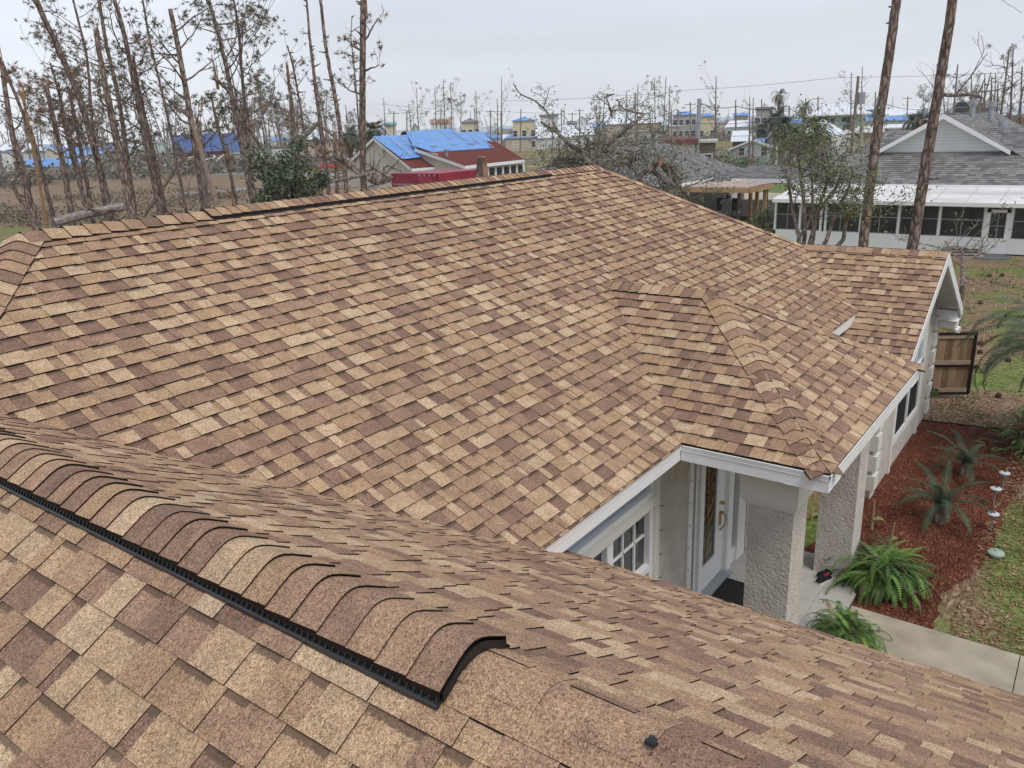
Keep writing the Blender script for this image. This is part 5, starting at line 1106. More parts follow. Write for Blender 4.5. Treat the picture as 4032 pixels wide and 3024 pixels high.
t_, w_, h_, z_ = building('house', 'cream house whose steep roof is wholly wrapped in a navy tarp', 'house', 700, 985, 655, 602, 526, 13, WL_CR, M_TARPN, kind='gx', trim=M_WHITE, win=wrow(2, .9, .8, 1.1, .75, .92))
mb = MB(); hw = .27*w_; x0 = -w_/2-.35
building('house', 'cream gable end with one small window next to the navy tarped roof', 'house', 697, 772, 656, 600, 533, 4, WL_CR, M_WHITE, kind='gy', trim=M_WHITE, win=[(.5, 3.9, 1.0, 1.3, M_GLASS)])
building('house', 'low white ranch house front behind the travel trailer', 'house', 935, 1060, 640, 600, 592, 8, WL_W, RF_GR, kind='gx', trim=M_WHITE, win=wrow(3, .9, .9, 1.1))
building('house', 'pink house with a bright white metal roof beyond the palms', 'house', 1186, 1334, 600, 545, 518, 10, WL_P, RW, kind='gx', trim=M_WHITE, win=wrow(2))
building('house', 'cream house with a long faded tan roof behind the magnolia', 'house', 1180, 1440, 650, 606, 570, 10, WL_CR, RF_TN, kind='gx', trim=M_WHITE, win=wrow(4, .9, .9, 1.1), door=[(.6, .9, M_WHITE)])
building('mobile_home', 'long white mobile home with blue tarp along its ridge', 'mobile home', 1981, 2245, 585, 541, 524, 7, siding('white_mobile_siding', (.66, .69, .72), .3), M_WMET, kind='gx', trim=M_WHITE, win=[(.32, 1.2, .9, .9), (.85, 1.3, .5, .7)])
building('house', 'brown house under bright blue ridge tarp behind the white mobile home', 'house', 1990, 2115, 560, 540, 519, 8, WL_T, M_TARP, kind='hip')
building('house', 'two storey cream house with a blue tarped hip roof', 'house', 2020, 2108, 515, 472, 460, 12, WL_Y, M_TARP, kind='hip', win=wrow(3, 3.4, 1, 1.4)+wrow(2, .9, 1, 1.4))
building('house', 'pale cream house with a greyish brown hip roof beyond the blue tarped house', 'house', 1925, 2020, 556, 520, 498, 12, WL_CR, C_('taupe_roof', (.32, .28, .25)), kind='hip', win=wrow(4, 1, .9, 1.2))
building('house', 'small yellow gabled shed by the white mobile home', 'shed', 2055, 2130, 535, 515, 502, 7, WL_Y, C_('mustard_roof', (.45, .38, .2)), kind='gy')
building('house', 'mint green gabled cottage far behind the blue tarped house', 'house', 1625, 1648, 516, 500, 484, 8, WL_M, WL_M, kind='gy', win=[(.5, 1.2, 1.2, 1.4)])
building('house', 'far teal roofed building among the bare pines', 'house', 1520, 1560, 512, 490, 481, 12, WL_CR, C_('teal_roof', (.16, .38, .36)), kind='gx')
building('house', 'far two storey white house with orange brown roof and blue patch', 'house', 1697, 1778, 512, 482, 468, 12, WL_W, C_('orange_brown_roof', (.45, .26, .17)), kind='gx', win=wrow(4, 1, 1, 1.4))
building('house', 'far cream two storey house with grey hip roof behind bare trees', 'house', 1820, 1884, 515, 478, 465, 12, WL_CR, RF_GR, kind='hip', win=wrow(3, 1, 1, 1.4)+wrow(3, 4, 1, 1.4))
building('house', 'far white stilt house with flat decks and a pale roof', 'house', 2128, 2197, 500, 458, 450, 10, WL_W, RF_GR, kind='flat', stilts=True, win=wrow(4, 3.5, 1.2, 1.6))
building('house', 'tan house with a long white metal gable roof by the oak twigs', 'house', 2212, 2332, 532, 510, 491, 12, WL_T, RW, kind='gx', trim=M_WHITE, win=wrow(4))
building('house', 'small open blue walled pavilion far down the street', 'house', 2234, 2284, 500, 485, 476, 8, C_('royal_blue_wall', (.06, .12, .35)), RF_GR, kind='gx', win=wrow(3, .9, 1.4, 1.2))
building('house', 'white A shaped church like building on the skyline', 'house', 2272, 2312, 490, 472, 455, 9, WL_W, RW, kind='gy')
t_, w_, h_, z_ = building('house', 'olive grey house with storm stripped rafters and bent grey roof sheets', 'house', 2435, 2627, 555, 513, 494, 9, WL_OL, C_('bent_metal_sheet', (.22, .28, .32)), kind='gx', trim=M_WHITE, win=[(.13, 1, .6, .8), (.27, 1, .6, .8), (.56, .6, .8, 1.4), (.84, 1.1, .8, .7), (.96, 1.1, .6, .7)], door=[(.70, .9, C_('dark_door', (.04, .04, .05)))])
mb = MB()
for i in range(14): x = -w_*.1+w_*.5*i/13; mb.box((x, -.2, h_+.1), (x+.07, -.1, h_+.9), M_WOODR)
obj('exposed_rafter', mb, t_, local=True)
building('house', 'large beige building with a brilliant white metal roof behind the stripped house', 'house', 2385, 2607, 530, 484, 452, 14, WL_T, RW, kind='gx')
building('house', 'smaller white roofed building to the side of the large beige one', 'house', 2608, 2678, 525, 495, 475, 12, WL_T, RW, kind='gx')
building('house', 'two storey greige house with blue tarped roof on the skyline', 'house', 2648, 2740, 505, 450, 438, 14, C_('greige_wall', (.42, .40, .37)), M_TARP, kind='hip', win=wrow(4, 1, 1.2, 1.5)+wrow(4, 4.2, 1.2, 1.5))
building('house', 'yellow house with sky blue tarp roof behind the steel utility pole', 'house', 2757, 2812, 490, 455, 443, 12, WL_Y, M_TARP, kind='hip', win=wrow(2, 1, 1.2, 1.5))
building('house', 'far dark cabin with three windows behind the bare trees', 'house', 2888, 2945, 480, 453, 444, 10, C_('dark_tan_wall', (.28, .24, .19)), M_TARP, kind='gx', win=wrow(3, 1.3, 1, 1.4))
building('house', 'far grey flat roofed house on posts beside the tall palm', 'house', 2975, 3040, 490, 433, 421, 12, WL_G, RF_GR, kind='flat', stilts=True, win=wrow(3, 4, 1.4, 1.4))
building('mobile_home', 'beige ribbed mobile home with maroon band and blue edged flat roof', 'mobile home', 2614, 2735, 640, 566, 548, 9, WL_RB, C_('maroon_band', (.17, .06, .055)), kind='flat', d=84)
building('mobile_home', 'brown screened porch end of the beige mobile home', 'porch', 2735, 2812, 642, 562, 553, 5, C_('weathered_brown_wall', (.16, .12, .10)), C_('dirty_white_roof', (.55, .54, .50)), kind='flat', d=86, win=[(.25, 1.2, .8, 1.3), (.65, 1.2, .8, 1.3)])
t_, w_, h_, z_ = building('house', 'white painted block cottage with a blue tarp on its roof', 'house', 2876, 3051, 648, 583, 548, 9, C_('white_block', (.74, .75, .77)), mat('pale_roof', (.50, .50, .50), (.40, .40, .41), scale=1), kind='gy', trim=M_WHITE, oh=.35, win=[(.24, 1.15, .75, .95, C_('brown_blind', (.16, .09, .06))), (.74, 1.15, .75, .95, C_('brown_blind', (.16, .09, .06)))], door=[(.48, 1.0, C_('white_door', (.66, .69, .72)))], rot=-.38)
mb = MB(); mb.box((w_*.36-w_/2, -.04, 1.45), (w_*.40-w_/2, -.01, 1.8), C_('teal_sign', (.05, .42, .45))); obj('teal_plaque', mb, t_, local=True)
mb = MB(); k_ = (z_-h_)/(w_/2); e2 = .02; mb.mesh([(0, .4, z_+.03), (0, 8, z_+.03), (w_*.42, 8, z_-w_*.42*k_+.03), (w_*.42, .4, z_-w_*.42*k_+.03)], [(0, 3, 2, 1)], M_TARP); mb.cyl((w_*.14, 5, z_-w_*.14*k_), .12, .35, M_WHITE, 8); obj('blue_tarp', mb, t_, local=True)
mb = MB(); mb.prism([(-w_/2, -.015, h_), (w_/2, -.015, h_), (0, -.015, z_-.14)], (0, .012, 0), WL_WS); obj('gable_siding', mb, t_, local=True)
q = gz(3023, 646); mb = MB(); mb.lathe(q, [(.35, .1), (.5, .5), (.55, 1.0), (.45, 1.02)], C_('faded_red', (.36, .07, .06)), 12); o = obj('red_barrel', mb, loc=q); tag(o, 'faded red tub chair shape standing outside the white cottage', 'tub')
t_, w_, h_, z_ = building('shed', 'dark red shed with white ribbed gambrel roof behind the white cottage', 'shed', 2884, 2952, 583, 552, 530, 5, C_('barn_red', (.15, .05, .045)), siding('white_ribbed', (.72, .77, .84), .5, 'X'), kind='gx', d=130, win=[(.7, 1.2, .8, .9)])
building('shed', 'white metal clad upper part of the gambrel shed behind the white cottage', 'shed', 2890, 2962, 560, 530, 514, 4, RW, RW, kind='gx', d=132)
t_, w_, h_, z_ = building('house', 'tall mint green house with a white metal hip roof on the skyline', 'house', 3188, 3400, 560, 440, 399, 16, WL_M, siding('white_standing_seam', (.74, .77, .83), .6, 'X'), kind='hip', oh=.9, win=[(.16, 3.9, 3.0, 1.5, M_SCREEN), (.64, 4.5, 1.2, .8), (.38, 3.5, 1.0, 1.7)], trim=M_WHITE, d=142)
building('house', 'dark grey house with white metal hip roof among the cabbage palms', 'house', 3148, 3320, 566, 522, 468, 13, C_('dark_grey_wall', (.22, .22, .24)), RW, kind='hip', oh=.5, trim=M_WHITE, win=[(.72, .6, .9, 1.9, M_PALEG), (.90, .9, .9, 1.6, M_PALEG)], d=118)
building('house', 'open garage gable with dark grey walls left of the cabbage palms', 'garage', 3020, 3080, 575, 540, 508, 9, C_('dark_grey_wall', (.22, .22, .24)), M_GALV, kind='gy', d=112)  # garage walls coloured plain dark grey
t = thing('quonset_shed', 'arched shed covered with dirty white sheeting by the wooden pole', 'shed', gz(3316, 590), 0); A, B = at(3268, 590, 98), at(3365, 590, 98); ux = (B-A); ux.z = 0; L0 = ux.length; uxn = ux.normalized(); vy = Vector((-uxn.y, uxn.x, 0)); vy = vy if vy.dot(A-C0) > 0 else -vy
mb = MB(); MQ = mat('dirty_white_sheet', (.52, .51, .49), (.34, .33, .32), scale=.8, rough=.7); b0 = Vector((A.x, A.y, G)); n_ = 10; hh = at(3316, 535, 98).z-G
for i in range(n_):
    def ar(a): return vy*(1.5-1.5*cos(a))+Vector((0, 0, .45*hh+.55*hh*sin(a)))
    p, q = ar(pi*i/n_), ar(pi*(i+1)/n_); mb.face([b0+p, b0+ux+p, b0+ux+q, b0+q], MQ)
mb.face([b0, b0+ux, b0+ux+Vector((0, 0, .45*hh)), b0+Vector((0, 0, .45*hh))], MQ)
for e_ in (b0, b0+ux): mb.face([e_+ar(pi*i/n_) for i in range(n_+1)]+[e_+vy*3, e_], WL_G)
obj('sheet_cover', mb, t); mb = MB(); mb.box(b0+Vector((0, 0, -.05)), b0+uxn*.1+Vector((0, 0, .2)), M_WOOD); obj('base_beam', mb, t)
building('mobile_home', 'white roofed mobile home with tan trim beyond the arched shed', 'mobile home', 3330, 3480, 590, 516, 497, 8, WL_T, C_('off_white_roof', (.62, .62, .60)), kind='gx', trim=M_WHITE, win=wrow(3, .9, .9, 1.2), d=108)
building('house', 'white box house with small dark windows right behind the near pine trunk', 'house', 3475, 3620, 580, 500, 488, 9, WL_W, RW, kind='gx', win=[(.08, 1.4, .7, .9, C_('maroon_door', (.16, .04, .04))), (.45, 1.3, .5, .6)], d=96)
building('house', 'long low building roofed with bright blue tarps near the skyline', 'house', 3408, 3580, 492, 474, 458, 12, WL_CR, M_TARP, kind='gx', d=210)
building('house', 'long white roofed building behind the blue tarped one', 'house', 3480, 3612, 470, 452, 428, 12, WL_CR, RW, kind='gx', d=250)
building('house', 'bright blue tarped cube shaped house at the mint house corner', 'house', 3410, 3440, 470, 440, 432, 10, M_TARP, M_TARP, kind='flat', d=230)
building('house', 'white gabled two storey house with dark attic window beyond the far ridge', 'house', 3752, 3812, 452, 412, 388, 12, WL_W, RW, kind='gy', win=[(.5, 5.2, 2.2, 1.6)], d=150)
building('house', 'low beige house seen past the roof vents at the edge of the wood', 'house', 3820, 3905, 436, 424, 408, 10, WL_CR, RF_GR, kind='gx', d=170)
# a scatter of small far roofs
rnd = random.Random(12); cols = [(WL_W, RW, 'white', 'white'), (WL_CR, M_TARP, 'cream', 'blue tarped'), (WL_G, RF_GR, 'grey', 'grey'), (WL_T, RW, 'tan', 'white'), (WL_W, M_TARP, 'white', 'blue tarped'), (WL_Y, RF_GR, 'yellow', 'grey')]
for i, px in enumerate((1000, 1105, 1450, 1575, 1905, 2085, 2225, 2350, 2385, 2520, 2700, 2870, 2925, 3110, 3160, 3640, 760, 640, 560, 470, 395, 300, 210, 60)):
    d = rnd.uniform(190, 420); q = atg(px, d); base = 494-(px-2016)*.0397+6*FOC/d; c_ = cols[i % 6]; wd = rnd.uniform(8, 15)*FOC/d/2
    building('house', 'small distant %s house with a %s roof in the storm damaged town' % (c_[2], c_[3]), 'house', px-wd, px+wd, base, base-3.0*FOC/d, base-rnd.uniform(4.2, 5.4)*FOC/d, 9, c_[0], c_[1], d=d, kind=rnd.choice(('gx', 'hip', 'gx')), win=wrow(3, 1, 1, 1.2), rot=rnd.uniform(-.4, .4), group='small houses far off in the town')
# ------------------------------------------------------------------ roads and open ground on the left
mb = MB(); RD = mat('grey_asphalt_road', (.27, .27, .28), (.22, .22, .23), scale=.4, rough=.9)
def ribbon(pts, wd, z, m):
    for i in range(len(pts)-1):
        a, b = Vector(pts[i]), Vector(pts[i+1]); n = (b-a).cross(Vector((0, 0, 1))).normalized()*wd/2; za = Vector((0, 0, z)); mb.face([a-n+za, b-n+za, b+n+za, a+n+za], m)
ribbon([gz(500, 678), gz(820, 682), gz(1100, 683), gz(1450, 690)], 6.5, .012, RD); ribbon([gz(700, 762), gz(900, 750), gz(1010, 740), gz(1120, 735), gz(1400, 722)], 4.0, .012, RD); ribbon([gz(940, 712), gz(1100, 706), gz(1300, 700)], 1.2, .014, M_CONC)
ribbon([gz(1960, 640), gz(2120, 630), gz(2400, 618)], 4.5, .012, RD); ribbon([gz(2000, 660), gz(2240, 648)], 3.0, .012, M_CONC)
struct('road', mb)
mb = MB(); M_GRN = mat('green_lawn', (.15, .20, .06), (.11, .15, .05), scale=1.5, rough=.95)
for pts in ([gz(2750, 668), gz(2900, 668), gz(3060, 664), gz(3200, 650), gz(3200, 636), gz(2870, 634), gz(2760, 650)], [gz(2850, 780), gz(3060, 790), gz(3200, 770), gz(3160, 700), gz(2880, 712)]): mb.face([Vector((p.x, p.y, G-.004)) for p in pts], M_GRN)
mb.face([Vector((p.x, p.y, G-.004)) for p in [gz(900, 672), gz(1010, 666), gz(1000, 655), gz(880, 660)]], M_GRN)
struct('lawn', mb)
mb = MB(); M_DIRT = mat('brown_dirt_and_needles', (.27, .19, .125), (.17, .115, .075), scale=.9, rough=1, detail=9, bump=.6, bscale=8, bdist=.1)
mb.face([Vector((p.x, p.y, G-.006)) for p in [gz(-300, 905), gz(700, 860), gz(1400, 800), gz(1420, 728), gz(1100, 700), gz(700, 690), gz(-300, 715)]], M_DIRT); struct('field', mb)
# ------------------------------------------------------------------ vehicles
def vloc(px, py, d=None):
    q = gz(px, py)
    if d is None: d = sqrt((q.x-C0.x)**2+(q.y-C0.y)**2)
    return q, atan2(q.y-C0.y, q.x-C0.x)-pi/2
def loft(mb, secs, m):                                # secs: list of (y-half-width rings) given as x, [(y,z)...]
    v = []; n = len(secs[0][1])
    for x, ring in secs: v.extend([(x, y, z) for y, z in ring])
    F = [tuple(range(n))[::-1], tuple(range(len(v)-n, len(v)))]
    for i in range(len(secs)-1):
        for j in range(n): k = (j+1) % n; F.append((i*n+j, i*n+k, (i+1)*n+k, (i+1)*n+j))
    mb.mesh(v, F, m)
def wheels(t, xs, w_, r=.34):
    for x in xs:
        for s in (-1, 1):
            mb = MB(); mb.tube([(x, s*(w_-.2), r), (x, s*w_, r)], r, M_TYRE, 18); wh = obj('wheel', mb, t, local=True)
            mb = MB(); mb.tube([(x, s*(w_+.004)-s*.02, r), (x, s*(w_+.012), r)], r*.62, M_CHROME, 14); obj('rim', mb, wh, local=True)
def car(label, px, py, rot, paint, kind='sedan', group=None, sc=1.0):
    q, rz = vloc(px, py); t = thing('parked_car', label, 'car', q, rz+rot, group); t.scale = (sc,)*3
    P = {'sedan': [(-2.25, .55, .80), (-2.15, .42, .92), (-1.5, .38, .98), (-.3, .38, 1.0), (1.0, .38, .98), (2.0, .42, .82), (2.28, .5, .68)], 'suv': [(-2.3, .5, 1.05), (-2.2, .42, 1.12), (-1.5, .4, 1.12), (0, .4, 1.12), (1.1, .4, 1.1), (2.1, .45, 1.0), (2.3, .5, .8)], 'pickup': [(-2.8, .5, 1.05), (-2.7, .45, 1.15), (-1.5, .42, 1.15), (0, .42, 1.15), (1.2, .42, 1.15), (2.4, .48, 1.08), (2.65, .55, .9)]}[kind]
    cab = {'sedan': [(-1.75, .98, .78), (-1.0, 1.42, .62), (.3, 1.44, .62), (1.15, .98, .76)], 'suv': [(-2.25, 1.12, .80), (-2.05, 1.72, .68), (.3, 1.76, .68), (1.15, 1.12, .78)], 'pickup': [(-.55, 1.15, .82), (-.4, 1.80, .72), (.8, 1.82, .70), (1.35, 1.15, .80)]}[kind]
    W_2 = .92; mb = MB(); loft(mb, [(x, [(-W_2, z0), (W_2, z0), (W_2+.02, (z0+z1)/2), (W_2-.06, z1), (-W_2+.06, z1), (-W_2-.02, (z0+z1)/2)]) for x, z0, z1 in P], paint)
    if kind == 'pickup': mb.box((-2.6, -.75, 1.1), (-.7, .75, 1.16), M_DARK)
    obj('body', mb, t, local=True)
    mb = MB(); bz = cab[0][1]-.05; loft(mb, [(cab[0][0], [(-cab[0][2], bz), (cab[0][2], bz), (cab[0][2], bz+.02), (-cab[0][2], bz+.02)])]+[(x, [(-.82, bz), (.82, bz), (hw, z), (-hw, z)]) for x, z, hw in cab[1:3]]+[(cab[3][0], [(-cab[3][2], bz), (cab[3][2], bz), (cab[3][2], bz+.02), (-cab[3][2], bz+.02)])], M_GLASS); cb = obj('windows', mb, t, local=True)
    mb = MB(); zt = cab[1][1]; hw = cab[1][2]; mb.box((cab[1][0]-.05, -hw, zt-.01), (cab[2][0]+.05, hw, zt+.035), paint)
    for x, xb in ((cab[1][0], cab[0][0]), ((cab[1][0]+cab[2][0])/2, (cab[1][0]+cab[2][0])/2), (cab[2][0], cab[3][0])):
        for s in (-1, 1): mb.tube([(x, s*hw, zt), (xb, s*.82, bz)], .035, paint, 4)
    obj('roof', mb, t, local=True)
    for s in (-1, 1):
        mb = MB(); mb.box((P[-1][0]-.14, s*.6-.16, .68), (P[-1][0]-.02, s*.6+.16, .82), M_PALEG); obj('headlight', mb, t, local=True)
        mb = MB(); mb.box((P[0][0]-.01, s*.72-.12, .8), (P[0][0]+.08, s*.72+.12, 1.0), C_('tail_red', (.4, .02, .02))); obj('tail_light', mb, t, local=True)
    mb = MB(); mb.box((P[0][0]-.06, -.85, .4), (P[0][0]+.1, .85, .56), M_GALV); mb.box((P[-1][0]-.1, -.85, .35), (P[-1][0]+.04, .85, .5), M_GALV); obj('bumper', mb, t, local=True)
    wheels(t, (-1.4, 1.45) if kind != 'pickup' else (-1.75, 1.7), .9, .34 if kind == 'sedan' else .40); return t
PW_ = C_('white_paint', (.72, .74, .76), rough=.3, spec=.6); PS_ = C_('silver_paint', (.42, .45, .47), rough=.3, spec=.6); PB_ = C_('black_paint', (.02, .02, .022), rough=.25, spec=.6); PR_ = C_('red_paint', (.42, .03, .03), rough=.3, spec=.6)
car('white suv with dark rear glass parked before the green roofed mobile home', 535, 655, 1.2, PW_, 'suv'); car('white pickup truck parked next to the motorhome', 655, 657, .1, PW_, 'pickup'); car('silver sedan parked beside the blue grey mobile home', 432, 688, 0, PS_, 'sedan')
car('black car facing the road beside the travel trailer', 960, 674, -1.2, PB_, 'suv', sc=.9); car('dark grey sedan partly hidden by the magnolia', 1062, 668, .1, C_('dark_grey_paint', (.10, .11, .12), rough=.3, spec=.6), 'sedan'); car('red pickup truck parked behind the broken pine trunks', 1318, 672, -.2, PR_, 'pickup')
car('small grey car far behind the dead pine trunks near the palms', 1350, 655, .4, PS_, 'sedan')
q, rz = vloc(806, 662); t = thing('motorhome', 'long motorhome painted in maroon, white and beige swirls', 'motorhome', q, rz); L2 = 5.4; M_MH = C_('beige_paint', (.30, .25, .19), rough=.3, spec=.6); M_MAR = C_('maroon_paint', (.07, .015, .022), rough=.25, spec=.6)
mb = MB(); loft(mb, [(-L2, [(-1.2, .45), (1.2, .45), (1.2, 3.3), (-1.2, 3.3)]), (L2-.4, [(-1.2, .45), (1.2, .45), (1.2, 3.35), (-1.2, 3.35)]), (L2, [(-1.1, .6), (1.1, .6), (1.1, 3.1), (-1.1, 3.1)])], M_MH); obj('body', mb, t, local=True)
mb = MB(); mb.box((-L2-.01, -1.215, 2.5), (L2-.4, -1.205, 3.3), M_MAR)
def swirl(pts, w0, w1, m, y=-1.22):
    n = len(pts)
    for i in range(n-1):
        f0, f1 = i/(n-1), (i+1)/(n-1); a, b = w0+(w1-w0)*f0, w0+(w1-w0)*f1
        mb.mesh([(pts[i][0], y, pts[i][1]-a), (pts[i+1][0], y, pts[i+1][1]-b), (pts[i+1][0], y, pts[i+1][1]+b), (pts[i][0], y, pts[i][1]+a)], [(0, 1, 2, 3)], m)
swirl([(-L2+.1+1.0*i, .9+.25*i-.02*i*i) for i in range(8)], .5, .15, M_MAR); swirl([(-L2+.1+1.2*i, .7+.16*i) for i in range(5)], .05, .25, M_WHITE, -1.228); swirl([(-2.6+1.0*i, 1.0+.28*i) for i in range(6)], .06, .34, M_WHITE, -1.232)
swirl([(-1+.8*i, 2.9-.08*i*i) for i in range(7)], .04, .10, M_WHITE, -1.236); swirl([(.2+.6*i, 1.9+.9*sin(i*.6)) for i in range(8)], .22, .04, M_MAR, -1.24); swirl([(2.0+.5*i, 1.0+.38*i) for i in range(6)], .30, .04, M_WHITE, -1.244); swirl([(-4.8+.9*i, 1.9+.16*i) for i in range(5)], .04, .07, M_WHITE, -1.246)
obj('painted_swirl', mb, t, local=True)
for x in (-3.6, -1.2, 1.4): mb = MB(); mb.box((x-.6, -1.25, 2.05), (x+.6, -1.21, 2.6), M_GLASS); obj('window', mb, t, local=True)
wheels(t, (-3.4, 2.2, 3.1), 1.18, .5); mb = MB(); mb.box((4.6, -1.26, 1.7), (5.3, -1.2, 1.95), C_('tail_red', (.4, .02, .02))); obj('tail_light', mb, t, local=True)
q, rz = vloc(1068, 655); t = thing('travel_trailer', 'white travel trailer with rounded nose and a black bird emblem', 'trailer', q, rz)
mb = MB(); prof = [(-3.6, 1.0), (-3.75, 1.6), (-3.6, 2.5), (-3.1, 3.05), (-2.4, 3.2), (4, 3.2), (4, .6), (-3.2, .6)]; mb.prism([(x, -1.2, z) for x, z in prof], (0, 2.4, 0), PW_); tb = obj('body', mb, t, local=True)
mb = MB(); mb.box((-.9, -1.23, 1.5), (-.1, -1.205, 2.15), M_GLASS); obj('window', mb, t, local=True); mb = MB(); mb.box((1.3, -1.23, 1.6), (2.3, -1.205, 2.2), M_GLASS); obj('window', mb, t, local=True)
mb = MB(); mb.box((-3.3, -1.21, .6), (4, -1.2, .85), M_DARK); mb.box((-1.4, -1.21, 2.35), (3.5, -1.204, 2.42), M_DARK)
obj('stripe', mb, t, local=True)
mb = MB()
for s in (-1, 1):
    for k in range(4): mb.mesh([(-2.45, -1.21, 1.5+.02*k), (-2.45+s*(.85-.14*k), -1.21, 1.72-.13*k), (-2.45+s*(.7-.14*k), -1.21, 1.52-.12*k), (-2.45, -1.21, 1.38)], [(0, 1, 2, 3)], M_DARK)
obj('bird_emblem', mb, t, local=True)
def word(txt, parent, loc, size, m, rx=pi/2, rz=0, ext=.005):
    cu = bpy.data.curves.new('lettering', 'FONT'); cu.body = txt; cu.size = size; cu.extrude = ext; cu.align_x = 'CENTER'; tmp = bpy.data.objects.new('lettering', cu)
    col.objects.link(tmp); bpy.context.view_layer.update(); me = bpy.data.meshes.new_from_object(tmp.evaluated_get(bpy.context.evaluated_depsgraph_get())); bpy.data.objects.remove(tmp)
    me.materials.clear(); me.materials.append(m); o = bpy.data.objects.new('lettering', me); col.objects.link(o); o.parent = parent; o.location = loc; o.rotation_euler = (rx, 0, rz); return o
word('PUMA', t, (-2.3, -1.215, 2.0), .5, M_DARK)
wheels(t, (.6, 1.5), 1.18, .36); mb = MB(); mb.tube([(-3.4, 0, .65), (-4.6, 0, .55)], .07, M_DARK, 6); mb.box((-4.4, -.2, .55), (-4.0, .2, 1.1), M_GALV); obj('tow_hitch', mb, t, local=True)
for px, py, lb, c_ in ((1007, 672, 'blue grey wheeled bin between the black car and the dark sedan', (.13, .17, .22)), (604, 668, 'dark wheeled bin by the green roofed mobile home', (.05, .06, .07))):
    q, rz = vloc(px, py); t = thing('wheeled_bin', lb, 'bin', q, rz, 'wheeled bins at the roadside'); m_ = C_('bin_plastic_%d' % px, c_); mb = MB(); loft(mb, [(-.28, [(-.28, .06), (.28, .06), (.33, 1.0), (-.33, 1.0)]), (.28, [(-.28, .06), (.28, .06), (.33, 1.0), (-.33, 1.0)])], m_); obj('body', mb, t, local=True); mb = MB(); mb.box((-.36, -.36, 1.0), (.34, .36, 1.08), m_); obj('lid', mb, t, local=True)
q, rz = vloc(2842, 632); t = thing('boat', 'white open skiff resting on a trailer behind the steel pole', 'boat', q, rz)
mb = MB(); loft(mb, [(-2.6, [(-.9, .8), (.9, .8), (1.0, 1.35), (-1.0, 1.35)]), (1.5, [(-.8, .75), (.8, .75), (1.0, 1.4), (-1.0, 1.4)]), (3.0, [(-.05, 1.2), (.05, 1.2), (.08, 1.6), (-.08, 1.6)])], C_('gelcoat_white', (.62, .62, .58), rough=.4)); obj('hull', mb, t, local=True)
mb = MB(); mb.box((-2.4, -.8, 1.36), (1.4, .8, 1.42), M_DARK); obj('deck', mb, t, local=True); mb = MB(); mb.box((-3.0, -.25, .9), (-2.6, .25, 1.9), M_DARK); obj('outboard', mb, t, local=True); wheels(t, (0,), 1.0, .36); mb = MB(); mb.tube([(-2, 0, .6), (4.0, 0, .5)], .06, M_GALV, 6); obj('trailer_frame', mb, t, local=True)
# ------------------------------------------------------------------ poles and wires
def pole(name, label, base, top, r0, r1, m, d, arms=0, tr=False, group='utility poles'):
    q = at(base[0], base[1], d); t0 = at(top[0], top[1], d); q = Vector((q.x, q.y, G)); t = thing(name, label, 'utility pole', q, 0, group); mb = MB(); mb.tube([q, t0], [r0, r1], m, 10); obj('shaft', mb, t)
    for i in range(arms):
        z = t0-Vector((0, 0, .5+i*.9)); a = Vector((_r.x, _r.y, 0)).normalized()*1.1; mb = MB(); mb.prism([z-a, z+a, z+a+Vector((0, 0, .12)), z-a+Vector((0, 0, .12))], Vector((_f.x, _f.y, 0))*.1, M_WOOD)
        for k in (-.9, 0, .9): mb.cyl(z+a*k+Vector((0, 0, .1)), .05, .15, M_GALV, 6)
        obj('crossarm', mb, t)
    if tr:
        z = t0+(q-t0)*.18+Vector((_r.x, _r.y, 0))*.45; mb = MB(); mb.cyl(z-Vector((0, 0, .75)), .34, 1.0, M_GALV, 14); mb.cyl(z+Vector((0, 0, .25)), .08, .25, M_GALV, 8); obj('transformer', mb, t)
    return t0
p1 = pole('utility_pole', 'shiny square steel utility pole with cables looping from its top', (2743, 648), (2754, 388), .24, .20, M_GALV, 86, group=None)
p2 = pole('utility_pole', 'tall leaning wooden pole with a grey transformer can', (3351, 590), (3380, 300), .17, .12, M_WOOD, 82, arms=0, tr=True, group=None)
p3 = pole('utility_pole', 'short cut off wooden pole beside the tall transformer pole', (3382, 625), (3398, 450), .19, .16, C_('greenish_pole', (.34, .33, .26)), 74, group=None)
rnd = random.Random(5); dist_poles = [(1549, 438, 180), (1602, 436, 180), (1732, 430, 200), (1930, 432, 200), (1975, 440, 190), (2048, 428, 200), (2175, 440, 190), (2212, 430, 210), (2218, 431, 240), (2252, 443, 230), (2283, 428, 200), (2503, 365, 150), (2645, 430, 190), (2670, 430, 170), (2720, 402, 170), (2896, 392, 190), (2900, 420, 170), (3000, 390, 220), (3081, 405, 200), (3104, 415, 180), (3173, 388, 180), (3220, 380, 190), (3445, 362, 190), (3570, 380, 220), (3308, 464, 190), (1870, 425, 190)]
for i, (px, py, d) in enumerate(dist_poles):
    base = 494-(px-2016)*.0397+6*FOC/d; pole('utility_pole', 'thin distant utility pole standing above the town roofs', (px, base), (px+rnd.uniform(-3, 5), py), .16, .12, M_WOOD, d, arms=rnd.choice((0, 0, 1)), group='distant utility poles')
def wire(label, pts, sag=.5, r=.025):
    mb = MB(); pp = []
    for a, b in zip(pts[:-1], pts[1:]):
        for i in range(14): f = i/14; p = a.lerp(b, f); pp.append(p-Vector((0, 0, sag*4*f*(1-f))))
    pp.append(pts[-1]); mb.tube(pp, r, M_DARK, 3); o = obj('power_line', mb, loc=pts[0]); tag(o, label, 'power line', 'overhead wires')
wire('thin wire from the steel pole rising to the transformer pole', [p1-Vector((0, 0, .4)), at(2900, 418, 84), at(3100, 418, 83), p2+Vector((0, 0, -5.5))], .3, .035)
